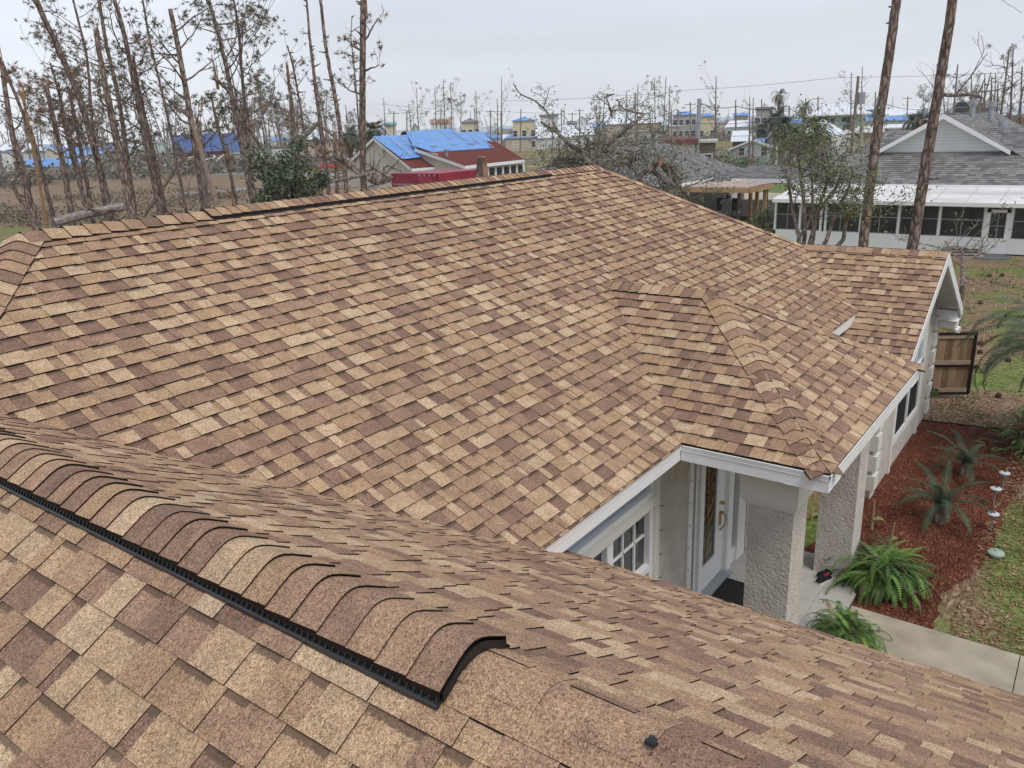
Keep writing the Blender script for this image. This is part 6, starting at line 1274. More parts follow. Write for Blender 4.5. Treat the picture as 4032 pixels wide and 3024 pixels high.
wire('lower thin wire from the steel pole toward the oak twigs', [p1-Vector((0, 0, .5)), at(2660, 432, 90), at(2500, 455, 95)], .5)
wire('long high wire crossing the sky between the far poles', [at(1985, 397, 150), at(2400, 378, 150), at(2700, 355, 150), at(3300, 305, 150), at(4100, 278, 150)], .2, .03)
wire('faint second wire low over the blue tarped roof', [at(1500, 410, 190), at(2000, 440, 190), at(2500, 445, 190), at(2750, 435, 190)], .3, .03)
wire('wire slanting down from the transformer pole to the grey house', [p2-Vector((0, 0, 5.3)), at(3270, 490, 96), at(3240, 500, 110)], .3); wire('wire running from the transformer pole behind the near pines', [p2-Vector((0, 0, 5.6)), at(3460, 398, 90), at(3700, 420, 95)], .5)
wire('horizontal wire above the cabbage palms', [at(2700, 480, 70), at(3050, 464, 72), at(3380, 462, 74)], .3, .02)
# ------------------------------------------------------------------ trees
def tuft(mb, c, r, n, m, rnd, droop=0, wd=.018):
    tn = rnd.random()
    for _ in range(n):
        d = Vector((rnd.gauss(0, 1), rnd.gauss(0, 1), rnd.gauss(.25-droop, .9))).normalized()*r*rnd.uniform(.6, 1.1); s = d.cross(Vector((rnd.gauss(0, 1), rnd.gauss(0, 1), rnd.gauss(0, 1)))).normalized()*wd
        mb.face([c-s, c+s, c+d], m, min(1, max(0, tn+rnd.uniform(-.25, .25))))
def limb(mb, tips, p, d, L, r, rnd, m, depth, curl=.35, up=.25, n=7, fork=2):
    pts = [Vector(p)]; d = Vector(d).normalized(); rad = [r]
    for i in range(n):
        d = (d+Vector((rnd.gauss(0, curl), rnd.gauss(0, curl), rnd.gauss(up*.5, curl)))*.45).normalized(); pts.append(pts[-1]+d*L/n); rad.append(max(.008, r*(1-(i+1)/n*.75)))
    mb.tube(pts, rad, m, 5 if r > .04 else 4, tone=rnd.random(), cap=False)
    if depth > 0:
        for k in range(fork+rnd.randint(0, 1)):
            i = rnd.randint(n//3, n); q = pts[i]; a = Vector((rnd.gauss(0, 1), rnd.gauss(0, 1), rnd.gauss(.3, .6))).normalized(); limb(mb, tips, q, d*.8+a*.8, L*rnd.uniform(.35, .6), rad[i]*.7, rnd, m, depth-1, curl, up, max(4, n-1), fork)
    else: tips.append(pts[-1])
    tips.append(pts[-1])
    return pts
def bez(pts, n=10):
    P = [Vector(p) for p in pts]; out_ = []
    for i in range(len(P)-1):
        p0 = P[max(0, i-1)]; p1, p2 = P[i], P[i+1]; p3 = P[min(len(P)-1, i+2)]
        for j in range(n):
            t = j/n; out_.append(.5*((2*p1)+(p2-p0)*t+(2*p0-5*p1+4*p2-p3)*t*t+(3*p1-p0-3*p2+p3)*t**3))
    out_.append(P[-1]); return out_
def wr(px_w, d): return px_w/FOC*d*.80/2                       # image width -> radius
def pine(label, pxs, d, w0, w1, seed, limbs=0, f0=.5, L=(1.5, 3), needles=0, nm=None, broken=False, bark=None, group='storm-battered pines behind the house', stubs=6, up=.25, tr=.26, tn=16, name='pine_tree', depth=2, wood=False):
    rnd = random.Random(seed); bark = bark or M_BARK
    P = [at(px, py, d) for px, py in pxs]; base = P[0].copy(); dz = base.z-G
    dirn = (P[1]-P[0]); 
    if dz > 0: base = P[0]-dirn.normalized()*dz/max(.3, dirn.normalized().z); P.insert(0, base)
    else: P[0].z = G; base = P[0]
    t = thing(name, label, 'tree', (base.x, base.y, G), 0, group); pts = bez(P, 9); n = len(pts)
    rad = [wr(w0, d)+(wr(w1, d)-wr(w0, d))*i/(n-1) for i in range(n)]; rad = [r*(1+.25*max(0, 1-i/3)) for i, r in enumerate(rad)]
    for i in range(1, n-1): pts[i] += Vector((rnd.gauss(0, .007), rnd.gauss(0, .007), 0))
    mb = MB(); mb.tube(pts, rad, M_WOODR if wood else bark, 12, tone=.3+.4*rnd.random(), jag=1.1 if broken else 0); tips = []
    if broken:
        for k in range(5): a = rnd.uniform(0, 6.28); p = pts[-1]+Vector((cos(a), sin(a), 0))*rad[-1]*.6; mb.tube([p-Vector((0, 0, .5)), p+Vector((rnd.gauss(0, .05), rnd.gauss(0, .05), rnd.uniform(.3, 1.3)))], [rad[-1]*.5, .015], M_WOODR, 4)
    for k in range(stubs):
        i = rnd.randint(int(n*.35), n-2); a = rnd.uniform(0, 6.28); mb.tube([pts[i], pts[i]+Vector((cos(a), sin(a), rnd.uniform(.0, .6)))*(rad[i]+rnd.uniform(.1, .5))], [.05, .02], bark, 4)
    for k in range(int(limbs*.8)):
        i = int((f0+(1-f0)*(k+rnd.random())/max(1, limbs))*(n-1)); a = rnd.uniform(0, 6.28)
        limb(mb, tips, pts[i], Vector((cos(a), sin(a), up+rnd.uniform(-.1, .5))), rnd.uniform(*L), max(.03, rad[i]*.42), rnd, bark, depth, up=up)
    obj('trunk', mb, t, smooth=False)
    if needles and tips:
        mb = MB(); rnd.shuffle(tips); k = 0
        for p in tips*3:
            if k >= needles: break
            k += 1; m = (nm or M_NEED) if rnd.random() < .72 else M_NEEDB
            if nm is M_NEEDB: m = M_NEEDB if rnd.random() < .75 else M_NEED
            tuft(mb, p+Vector((rnd.gauss(0, .12), rnd.gauss(0, .12), rnd.gauss(0, .12))), tr*rnd.uniform(.6, 1.15), tn, m, rnd, droop=.25)
        obj('crown', mb, t)
    return t, pts
def F2(l, k=1.746): return [(x/k, y/k) for x, y in l]
pine('thick broken pine at the frame edge, its top splintered', F2([(232, 1500), (150, 1180), (80, 900), (20, 500)]), 50, 38, 16, 1, broken=True, limbs=7, f0=.3, L=(1, 2.2), needles=20)
pine('bare stripped yellow stem snapped off between two dark pines', F2([(285, 1345), (240, 1090), (170, 720)]), 52, 12, 10, 2, broken=True, stubs=2, wood=True)
pine('slender pine leaning left behind the stripped yellow stem', F2([(325, 1330), (235, 980), (150, 760), (0, 400)]), 54, 20, 11, 3, limbs=3, f0=.5)
pine('broken pine with a pale split top and brown crown around it', F2([(480, 1400), (420, 1060), (345, 720)]), 51, 28, 18, 4, broken=True, limbs=4, f0=.6)
pine('pine topped by a dense rusty brown dead crown', F2([(560, 1290), (500, 1000), (420, 700), (345, 430)]), 60, 20, 6, 5, limbs=20, f0=.42, L=(1.8, 3.4), needles=330, nm=M_NEEDB, tn=18, tr=.34)
pine('brown crowned pine leaning behind the broken split one', F2([(545, 1260), (470, 980), (430, 800), (400, 560)]), 62, 18, 6, 36, limbs=14, f0=.4, L=(1.5, 2.8), needles=170, nm=M_NEEDB, tr=.32)
t6, pp = pine('tall dark pine leaning far left with a bare branch reaching out', F2([(740, 1385), (650, 1020), (540, 660), (400, 330), (300, 120), (240, -30)]), 50, 28, 20, 6, limbs=7, f0=.25, L=(1.2, 2.6), needles=40)
pine('scarred pine with an orange wound on its trunk', F2([(625, 1420), (560, 1050), (500, 740), (470, 600)]), 52, 19, 12, 7, limbs=8, f0=.4, needles=40)
t8, p8 = pine('thickest pine of the grove with its top snapped off', F2([(915, 1490), (810, 1000), (735, 640), (675, 320)]), 47, 42, 20, 8, broken=True, limbs=5, f0=.3, L=(1.5, 3), needles=40)
pine('tall twin stemmed pine rising behind the thickest trunk', F2([(905, 1300), (850, 900), (800, 600), (730, 300), (680, -10)]), 53, 21, 13, 9, limbs=13, f0=.25, L=(2, 3.6), needles=150)
pine('tall tangled pine, bare twigs all along its upper trunk', F2([(700, 1300), (640, 900), (600, 420), (540, 150), (500, -10)]), 58, 14, 8, 10, limbs=22, f0=.25, L=(1.8, 3.4), needles=190)
pine('tall pine with many sweeping bare limbs and sparse green tufts', F2([(1095, 1425), (1010, 1000), (930, 620), (850, 220), (780, -20)]), 48, 30, 15, 11, limbs=17, f0=.3, L=(2, 4), needles=190)
pine('straight pine close beside the sweeping limbed one', F2([(1135, 1430), (1040, 1000), (960, 640), (915, 380)]), 50, 22, 12, 12, limbs=7, f0=.4, L=(1.5, 3), needles=60)
pine('thin curving pine with brown tassels on bare twigs', F2([(1270, 1400), (1195, 1020), (1130, 700), (1040, 330), (980, -10)]), 55, 16, 8, 13, limbs=16, f0=.2, L=(1.6, 3.2), needles=150, nm=M_NEEDB)
pine('pine with thick crooked limbs and a green tufted top', F2([(1405, 1430), (1340, 1000), (1275, 600), (1215, 280), (1170, 60)]), 47, 30, 18, 14, limbs=15, f0=.3, L=(2.2, 4.2), needles=260)
pine('splintered stump with torn brown wood', F2([(1425, 1430), (1400, 1200), (1375, 930)]), 46, 34, 18, 15, broken=True, stubs=2, bark=M_BARKG)
pine('pale barkless trunk leaning against the splintered stump', F2([(1490, 1410), (1420, 1180), (1360, 960)]), 45, 26, 20, 16, broken=True, stubs=0, bark=mat('pale_bark', (.34, .26, .22), (.24, .18, .15), scale=9, rough=.95, bump=.5))
pine('dead grey log leaning diagonally through the grove', F2([(1125, 1285), (1230, 1130), (1335, 1020)]), 56, 16, 12, 17, broken=True, stubs=1, bark=M_BARKG)
pine('forked pine in front of the navy tarped roof with a flat crown', F2([(1615, 1340), (1550, 1050), (1490, 850), (1450, 640)]), 56, 17, 9, 18, limbs=13, f0=.4, L=(1.4, 2.8), needles=200)
pine('short torn orange stem at the edge of the road', F2([(1595, 1290), (1580, 1100)]), 58, 12, 8, 19, broken=True, stubs=0, wood=True)
pine('tall pine leaning left above the navy tarped roof, green needles', F2([(1725, 1345), (1640, 900), (1560, 480), (1490, 200), (1430, -20)]), 50, 23, 15, 20, limbs=14, f0=.35, L=(1.8, 3.6), needles=230)
pine('forked pine with a broad airy crown of green tufts', F2([(1745, 1350), (1700, 900), (1662, 500), (1640, 200), (1600, -30)]), 52, 20, 9, 21, limbs=20, f0=.38, L=(2.4, 4.6), needles=420, up=.5)
t22, _ = pine('snapped pine fallen slantwise across the grove', F2([(1885, 1160), (1700, 860), (1600, 660), (1490, 550)]), 50, 20, 14, 22, broken=True, stubs=3)
K2 = 2.766
def F3(l): return [(900+x/K2, 200+y/K2) for x, y in l]
pine('broken pine with torn top and dangling dead branches', F3([(725, 1000), (690, 620), (650, 300)]), 60, 21, 14, 23, broken=True, limbs=7, f0=.4, L=(1.5, 3), needles=15, nm=M_NEEDB)
pine('thin tall pine with hanging brown tassels beside the torn top', F3([(885, 1280), (800, 740), (750, 420), (700, 160), (640, -60)]), 56, 13, 7, 24, limbs=10, f0=.25, L=(1, 2), needles=60, nm=M_NEEDB)
pine('tall bare pine leaning slightly, first of two parallel trunks', F3([(1065, 1310), (1010, 850), (950, 420), (900, 0), (870, -300), (850, -580)]), 46, 22, 8, 25, limbs=2, f0=.7, L=(.5, 1), stubs=10)
pine('tall bare pine leaning slightly, nearer of two parallel trunks', F3([(1285, 1520), (1230, 980), (1170, 560), (1090, 140), (1040, -200), (1000, -580)]), 42, 24, 13, 26, limbs=1, f0=.7, L=(.5, 1), stubs=12)
pine('large straight pine trunk snapped near the top of the picture', F3([(1472, 1540), (1458, 900), (1460, 300), (1464, -200), (1468, -540)]), 34, 33, 26, 27, broken=True, limbs=6, f0=.5, L=(1, 2.0), needles=16, nm=M_NEEDB, stubs=12)
pine('thin dead pine just left of the large straight trunk', F3([(1420, 830), (1390, 420), (1355, 60), (1335, -150), (1345, -380)]), 46, 10, 3, 28, limbs=10, f0=.35, L=(.6, 1.5), needles=26, nm=M_NEEDB)
pine('broken brown trunk behind the magnolia with shredded bark', F3([(1185, 1560), (1175, 1300), (1165, 1090)]), 44, 22, 18, 29, broken=True, limbs=3, f0=.5, L=(1, 2), needles=30, nm=M_NEEDB)
def dead(label, pts, d, r0, r1, seed, twigs=4, m=None, name='fallen_branch'):
    rnd = random.Random(seed); P = bez([at(x, y, d) for x, y in pts], 6); t = thing(name, label, 'fallen branch' if name != 'fallen_log' else 'log', (P[0].x, P[0].y, G), 0, 'storm-thrown branches and logs'); mb = MB(); tips = []; n = len(P); mb.tube(P, [r0+(r1-r0)*i/(n-1) for i in range(n)], m or M_BARKG, 8)
    for k in range(twigs): limb(mb, tips, P[rnd.randint(1, n-1)], Vector((rnd.gauss(0, 1), rnd.gauss(0, 1), rnd.gauss(-.1, .6))), rnd.uniform(.8, 2), r1*.5, rnd, m or M_BARKG, 1)
    obj('wood', mb, t); return t
dead('broken limb bent in an upside down V before the pink house', F3([(760, 1000), (880, 880), (965, 795), (985, 800)]), 46, .14, .10, 30, 3); dead('thin broken limb hanging from the nearer parallel trunk', F3([(1045, 850), (1110, 900), (1205, 1005)]), 43, .08, .05, 31, 3)
dead('thick fallen trunk resting against the large straight pine', F3([(1170, 1130), (1300, 1220), (1425, 1320)]), 38, .22, .19, 32, 4); dead('long horizontal dead limb just above the ridge', F3([(1030, 1440), (1200, 1410), (1400, 1370), (1600, 1330), (1615, 1400)]), 33, .07, .06, 33, 6)
dead('angled dead branch sticking up beside the maroon tarp', F3([(1680, 1380), (1720, 1250), (1910, 1320)]), 31, .05, .04, 34, 3); dead('tangle of broken limbs in front of the cream gable', F3([(1540, 1380), (1640, 1430), (1800, 1370)]), 30, .16, .08, 35, 9)
dead('long speckled log lying in the brush behind the roof', F2([(380, 1530), (560, 1480), (850, 1420)]), 44, .23, .20, 37, 4, m=mat('speckled_log', (.36, .31, .29), (.18, .15, .14), scale=8, rough=.95, bump=.5), name='fallen_log')
dead('thin dark curved branch standing in the brush at the frame edge', F2([(90, 1240), (120, 1340), (210, 1500)]), 42, .09, .07, 38, 2, m=M_BARK)
# two near pine trunks at the right
def bigpine(label, pxs, d, w0, w1, seed):
    t, pts = pine(label, pxs, d, w0, w1, seed, stubs=5, group='pine trunks before the screened porch'); return t
bigpine('bare pine trunk before the screened porch, nearer the airy green tree, without branches', [(3396, 985), (3437, 640), (3492, 280), (3530, 0), (3560, -250)], 32.5, 46, 34, 41)
t, pts = pine('bare pine trunk before the screened porch with a long crooked branch near its top', [(3590, 990), (3650, 620), (3705, 300), (3752, 0), (3790, -250)], 33, 50, 32, 42, stubs=5, group='pine trunks before the screened porch')
mb = MB(); tips = []; rnd = random.Random(9); bp_ = [at(x, y, 33) for x, y in ((3712, 372), (3760, 375), (3830, 372), (3870, 388))]; mb.tube(bez(bp_, 6), [.07]*6+[.06]*6+[.04]*7, M_BARKG, 6); limb(mb, tips, bp_[1], Vector((.2, -.6, .5)), 1.6, .04, rnd, M_BARKG, 2); limb(mb, tips, bp_[2], Vector((.2, -.8, .3)), 1.5, .03, rnd, M_BARKG, 1); obj('crooked_branch', mb, t)
mb = MB(); tips = []; bp_ = [at(x, y, 33) for x, y in ((3820, -20), (3870, 30), (3935, 60))]; limb(mb, tips, at(3790, -10, 33), Vector((.2, -1, -.1)), 1.8, .03, rnd, M_BARKG, 1); obj('crooked_branch', mb, t)
# magnolia shrub behind the ridge
leafball('magnolia', 'dense dark green magnolia standing close behind the roof ridge', 'shrub', at(1130, 790, 31).xy.to_3d()+Vector((0, 0, G)), 1.25, 8500, .17, M_LEAF, 61, h=5.7, ms=M_LEAFG)
leafball('magnolia', 'lower arm of dark green foliage beside the tall magnolia', 'shrub', at(1225, 800, 31.5).xy.to_3d()+Vector((0, 0, G)), .85, 4000, .17, M_LEAF, 62, h=4.5, ms=M_LEAFG)
leafball('magnolia', 'rounded dark green foliage at the other foot of the magnolia', 'shrub', at(1060, 800, 31.0).xy.to_3d()+Vector((0, 0, G)), .75, 3000, .17, M_LEAF, 63, h=4.3, ms=M_LEAFG)
# airy leafy tree in front of the grey neighbour's porch
def leafy_tree(label, stems, d, n_leaf, seed, name='leafy_tree', R=.55):
    rnd = random.Random(seed); b = at(stems[0][0][0], stems[0][0][1], d); t = thing(name, label, 'tree', (b.x, b.y, G)); mb = MB(); tips = []
    for pts in stems:
        P = bez([at(x, y, d+rnd.uniform(-.5, .5)) for x, y in pts], 6); P[0] = Vector((b.x+rnd.uniform(-.15, .15), b.y+rnd.uniform(-.15, .15), G)); n = len(P); mb.tube(P, [.07*(1-.8*i/n)+.008 for i in range(n)], M_BARKG, 7)
        for k in range(9): i = rnd.randint(n//3, n-1); limb(mb, tips, P[i], Vector((rnd.gauss(0, 1), rnd.gauss(0, 1), rnd.gauss(.4, .5))), rnd.uniform(.7, 1.5), .022, rnd, M_TWIG, 2)
        tips.append(P[-1])
    obj('trunk', mb, t); mb = MB()
    for i in range(n_leaf):
        p = rnd.choice(tips); p = p+Vector((rnd.gauss(0, .20), rnd.gauss(0, .20), rnd.gauss(0, .17))); dd_ = Vector((rnd.gauss(0, 1), rnd.gauss(0, 1), rnd.gauss(0, .8))).normalized()*.11*rnd.uniform(.6, 1.2); s = dd_.cross(Vector((rnd.gauss(0, 1), rnd.gauss(0, 1), rnd.gauss(0, 1)))).normalized()*.028
        mb.face([p, p+dd_*.5+s, p+dd_, p+dd_*.5-s], M_LEAFY if rnd.random() < .8 else M_LEAFG, rnd.random())
    obj('crown', mb, t); return t
leafy_tree('airy green leafed tree with many thin stems before the white porch roof', [[(3150, 950), (3120, 820), (3105, 700), (3110, 600)], [(3170, 950), (3165, 800), (3150, 680), (3140, 590)], [(3190, 950), (3230, 800), (3260, 690), (3240, 590)], [(3250, 960), (3290, 840), (3340, 740), (3360, 650)], [(3320, 950), (3330, 880), (3350, 830), (3380, 800)], [(3200, 950), (3220, 840), (3300, 720), (3320, 610)], [(3140, 950), (3190, 860), (3200, 760), (3190, 640)]], 30.5, 5200, 71)
leafy_tree('small thin sapling alone in the littered yard', [[(3792, 1128), (3790, 1060), (3793, 985)]], 25.5, 90, 72, name='sapling')
# fallen oak with leafy broken limbs behind the right hip
def oak(label, limbs_, d, n_leaf, seed, r0, heart=(), spread=.28, nl=9):
    rnd = random.Random(seed); b = at(limbs_[0][0][0], limbs_[0][0][1], d); t = thing('fallen_oak', label, 'tree', (b.x, b.y, G), 0, 'broken oak limbs behind the roof'); mb = MB(); tips = []
    mb.tube([Vector((b.x, b.y, G)), b], [r0*1.3, r0], M_BARKG, 8)
    for k, pts in enumerate(limbs_):
        P = bez([at(x, y, d+rnd.uniform(-.8, .8)) for x, y in pts], 7); n = len(P); mb.tube(P, [r0*(1-.85*i/n)+.012 for i in range(n)], M_BARKG, 7)
        for j in range(nl): i = rnd.randint(n//5, n-1); limb(mb, tips, P[i], Vector((rnd.gauss(0, 1), rnd.gauss(0, 1), rnd.gauss(-.25, .7))), rnd.uniform(.5, 1.3), .02, rnd, M_TWIG, 2, curl=.55, up=0)
        tips += P[n//2:]
    obj('trunk', mb, t); mb = MB()
    for i in range(n_leaf):
        p = rnd.choice(tips)+Vector((rnd.gauss(0, spread), rnd.gauss(0, spread), rnd.gauss(-.05, spread))); dd_ = Vector((rnd.gauss(0, 1), rnd.gauss(0, 1), rnd.gauss(-.2, 1))).normalized()*.10*rnd.uniform(.6, 1.2); s = dd_.cross(Vector((rnd.gauss(0, 1), rnd.gauss(0, 1), rnd.gauss(0, 1)))).normalized()*.022
        mb.face([p, p+dd_*.5+s, p+dd_, p+dd_*.5-s], M_LEAFG, rnd.random())
    obj('crown', mb, t)
    for (x, y, x2, y2) in heart: mb = MB(); p = at(x, y, d-1.2); q = at(x2, y2, d-1.2); mb.tube([p, q], [.045, .015], M_WOODR, 7, jag=.1); obj('broken_end', mb, t)
    return t
oak('big tangled oak crown with grey green leaves behind the roof apex', [[(2345, 650), (2370, 590), (2430, 540), (2490, 490), (2540, 450)], [(2345, 650), (2290, 600), (2240, 565), (2190, 520), (2130, 480)], [(2345, 650), (2300, 650), (2220, 640), (2150, 655)], [(2345, 650), (2375, 560), (2365, 510)], [(2345, 650), (2300, 620), (2320, 570), (2370, 560)], [(2345, 640), (2260, 620), (2180, 630)], [(2360, 590), (2430, 600), (2480, 630)], [(2345, 650), (2240, 660), (2170, 690)]], 27, 3600, 81, .09, heart=[(2440, 640, 2452, 612)], spread=.22)
oak('thin arching oak twigs bare against the sky above the roof apex', [[(2200, 520), (2160, 450), (2110, 400), (2050, 370), (2022, 330)], [(2410, 460), (2400, 420), (2390, 380), (2420, 370)], [(2540, 450), (2460, 430), (2430, 390)]], 28, 300, 82, .028, spread=.10, nl=3)
oak('oak limb with torn pale end drooping past the right hip', [[(2520, 690), (2560, 660), (2600, 640), (2640, 660), (2680, 700)], [(2600, 640), (2640, 690), (2690, 750), (2720, 790)], [(2520, 690), (2480, 650), (2440, 640)], [(2560, 660), (2600, 700), (2640, 740)], [(2480, 650), (2500, 600), (2460, 590)]], 24, 2000, 83, .08, heart=[(2598, 652, 2607, 618)], spread=.24)
# palms
def palm(name, label, px, pyb, pyc, d, R, n, seed, tr=.2, dead_=.25, group='cabbage palms between the far houses', wlf=.16):
    rnd = random.Random(seed); b = at(px, pyc, d); t = thing(name, label, 'palm tree', (b.x, b.y, G), 0, group); mb = MB(); mb.tube([(b.x, b.y, G), (b.x+.1, b.y, (G+b.z)/2), tuple(b)], [tr*1.2, tr, tr*1.1], M_BARKG, 9); obj('trunk', mb, t); mb = MB()
    for i in range(n):
        az = rnd.uniform(0, 6.28); lf = rnd.uniform(-1.1, 1.4); m = M_STRAW if (lf < -.4 and rnd.random() < .6) or rnd.random() < dead_*.3 else M_PALM
        frond(mb, b+Vector((cos(az), sin(az), 0))*tr, az, R*rnd.uniform(.7, 1.05), .6, m, rnd, wl=R*wlf, pairs=14, droop=1.0+rnd.random(), lift=lf, nar=.2)
    obj('fronds', mb, t); return t
palm('palm_tree', 'tall wind torn palm rising alone above the roofs', 3070, 430, 372, 130, 2.0, 26, 90, .22, group=None)
palm('palm_tree', 'bushy cabbage palm, tallest of the cluster before the grey house', 3055, 560, 462, 104, 2.4, 60, 91); palm('palm_tree', 'cabbage palm with hanging fronds before the open garage', 3092, 590, 490, 100, 2.3, 60, 92); palm('palm_tree', 'shaggy cabbage palm with dry skirt in front of the grey house wall', 3120, 590, 525, 92, 2.2, 60, 93); palm('palm_tree', 'loose headed palm with brown hanging skirt near the arched shed', 3218, 600, 520, 88, 2.2, 64, 94, dead_=.6)
palm('palm_tree', 'distant palm with a round head right of the tall torn palm', 3168, 480, 418, 150, 2.2, 34, 95); palm('palm_tree', 'low cabbage palm clump behind the bare storm trees', 2998, 560, 505, 120, 2.2, 46, 96); palm('palm_tree', 'small single palm before the mint green house', 3341, 540, 488, 110, 1.3, 22, 97); palm('palm_tree', 'palm cluster half hidden behind the right pine trunk', 3630, 540, 470, 82, 1.8, 46, 98); palm('palm_tree', 'squat palm near the white box house', 3600, 560, 480, 86, 1.6, 40, 99)
palm('palm_tree', 'shaggy palm between the bare twin trunks and the large straight pine', 1372, 620, 540, 78, 2.2, 64, 100, dead_=.5); palm('palm_tree', 'round headed palm right behind the large straight pine', 1470, 600, 512, 90, 2.6, 64, 101); palm('palm_tree', 'small dark palm near the white house roofs', 1230+10, 560, 540, 120, 1.5, 30, 102)
# storm stripped pines on the skyline that can be told apart
sk = [(1541, 520, 395, 150), (1600, 520, 400, 150), (1645, 520, 345, 140), (1690, 520, 400, 140), (1722, 520, 340, 145), (1762, 520, 310, 135), (1740, 520, 330, 150), (1790, 520, 325, 150), (1810, 520, 376, 140), (1880, 520, 355, 140), (1905, 520, 400, 150), (1955, 540, 385, 130), (1975, 520, 300, 160)]
def skypine(label, px, pt, d, seed, lean=0, H=None, needles=70, limbs=11, f0=.45, w0=None):
    base = 494-(px-2016)*.0397+6*FOC/d
    return pine(label, [(px+lean, base), (px+lean*.5, (base+pt)/2), (px, pt)], d, w0 or .34*FOC/d, .1*FOC/d, seed, limbs=limbs, f0=f0, L=(1.4, 3.0), needles=needles, tr=.42, tn=8, stubs=4, group=None, nm=M_NEED, up=.5, depth=1)
skypine('skyline pine with a wind swept one sided crown left of the blue tarped house', 1510, 385, 130, 201, 14, needles=50); skypine('skyline pine with broad fan crown above the blue ridge', 1640, 345, 125, 202, 14, needles=90, f0=.6); skypine('skyline pine with wide ragged crown above the highest blue tarp ridge', 1712, 345, 128, 203, 12, needles=90)
skypine('tallest skyline pine with narrow feathery head', 1745, 312, 120, 204, 14, needles=90, f0=.5); skypine('very thin skyline pine beside the tallest one', 1774, 325, 130, 205, 10, needles=30, f0=.7); skypine('short skyline pine with compact dark round crown', 1815, 378, 122, 206, 0, needles=110, f0=.75); skypine('skyline pine with sparse tuft crown beside a broken stump', 1873, 358, 124, 207, 12, needles=80)
skypine('bare forked skyline pine near the cream hip roofed house', 1958, 388, 115, 208, 2, needles=45, f0=.5); skypine('needle thin skyline pole pine reaching high above the town', 1974, 302, 120, 209, 4, needles=14, limbs=5, f0=.6)
skypine('skyline pine with hooked crown left of the steel pole cluster', 2362, 392, 120, 210, 0, needles=60); skypine('tall skyline pine behind the oak twigs', 2466, 355, 130, 211, 2, needles=60); skypine('tall twisted skyline pine with leaning head above the white roof', 2512, 332, 120, 212, -6, needles=60); skypine('bare tall skyline tree above the beige gable', 2578, 303, 130, 213, 2, needles=0, limbs=16); skypine('tall skyline pine with right leaning feathery top', 2622, 302, 122, 214, -14, needles=90); skypine('skyline pine with drooping one sided crown above the greige house', 2638, 335, 120, 215, -10, needles=90)
skypine('forked bare skyline tree with two spreading arms', 2820, 300, 100, 216, -6, needles=26, limbs=9, f0=.55, w0=14); skypine('snapped skyline trunk with a long bare arm to the left', 2952, 380, 98, 217, -2, needles=8, limbs=7, f0=.5, w0=13); skypine('splintered skyline trunk with crooked arm beside the snapped one', 2966, 385, 96, 218, -2, needles=0, limbs=6, f0=.6, w0=13)
skypine('skyline pine with airy crown beside the transformer pole', 3352, 285, 110, 219, -4, needles=80); skypine('thin bare skyline tree right of the transformer pole', 3396, 260, 115, 220, -12, needles=20, limbs=8)
skypine('bare spreading tree behind the right pine trunk', 3690, 250, 75, 221, 0, needles=0, limbs=18); skypine('airy skyline pine right of the near trunk pair', 3825, 290, 90, 222, 0, needles=50); skypine('thin reddish broken trunk beyond the grey ridge', 3905, 300, 85, 223, -8, needles=0, limbs=2); skypine('short broken reddish trunk with split top beyond the roof vents', 3930, 330, 84, 224, -14, needles=0, limbs=3, w0=16)
skypine('large skyline pine with spreading dark crown at the frame edge', 3990, 190, 80, 225, -20, needles=170, limbs=18, w0=16); skypine('reddish pine at the very edge of the frame with bare limbs', 4025, 260, 78, 226, -16, needles=60, limbs=13, w0=14); skypine('bushy topped slender pine behind the bare reddish trunk', 3878, 290, 95, 227, -4, needles=70)
# prototypes of the far storm-thinned wood
def proto(seed, H_, kind):
    rnd = random.Random(seed); t = thing('pine_tree', 'slender storm-thinned pine standing in the far tree line', 'tree', (0, 0, 0), 0, 'far storm-thinned pines'); mb = MB(); tips = []
    lean = Vector((rnd.gauss(0, .06), rnd.gauss(0, .06), 0)); P = [Vector((0, 0, 0)), Vector((0, 0, H_*.5))+lean*H_*.5, Vector((0, 0, H_))+lean*H_*1.3]; pts = bez(P, 6); n = len(pts); r0 = .17
    mb.tube(pts, [r0*(1-.7*i/n) for i in range(n)], M_BARKG, 6)
    nl = {'crown': 9, 'bare': 14, 'snag': 2}[kind]
    for k in range(nl): i = int((.45+.55*rnd.random())*(n-1)) if kind != 'bare' else int((.2+.8*rnd.random())*(n-1)); a = rnd.uniform(0, 6.28); limb(mb, tips, pts[i], Vector((cos(a), sin(a), .5)), rnd.uniform(1, 2.6)*(H_/12), .05, rnd, M_BARKG, 1 if kind == 'crown' else 2, n=5)
    obj('trunk', mb, t, local=True)
    if kind == 'crown':
        mb = MB()
        for p in tips*2: tuft(mb, p+Vector((rnd.gauss(0, .2), rnd.gauss(0, .2), rnd.gauss(0, .2))), .5, 7, M_NEED if rnd.random() < .6 else M_NEEDB, rnd, wd=.05)
        obj('crown', mb, t, local=True)
    return t
protos = [proto(301, 12, 'crown'), proto(302, 10, 'crown'), proto(303, 13, 'crown'), proto(304, 11, 'bare'), proto(305, 9, 'bare'), proto(306, 10, 'snag'), proto(307, 8, 'snag'), proto(308, 12, 'bare')]
rnd = random.Random(77); used = set()
def place(px, d, sc, k=None):
    k = rnd.randrange(len(protos)) if k is None else k; q = atg(px, d); o = protos[k]
    if k in used: copy_tree(o, loc=(q.x, q.y, G), rz=rnd.uniform(0, 6.28), sc=sc)
    else: used.add(k); o.location = (q.x, q.y, G); o.rotation_euler = (0, 0, rnd.uniform(0, 6.28)); o.scale = (sc,)*3
for i in range(150): place(rnd.uniform(-60, 1400), rnd.uniform(150, 340), rnd.uniform(.7, 1.3))
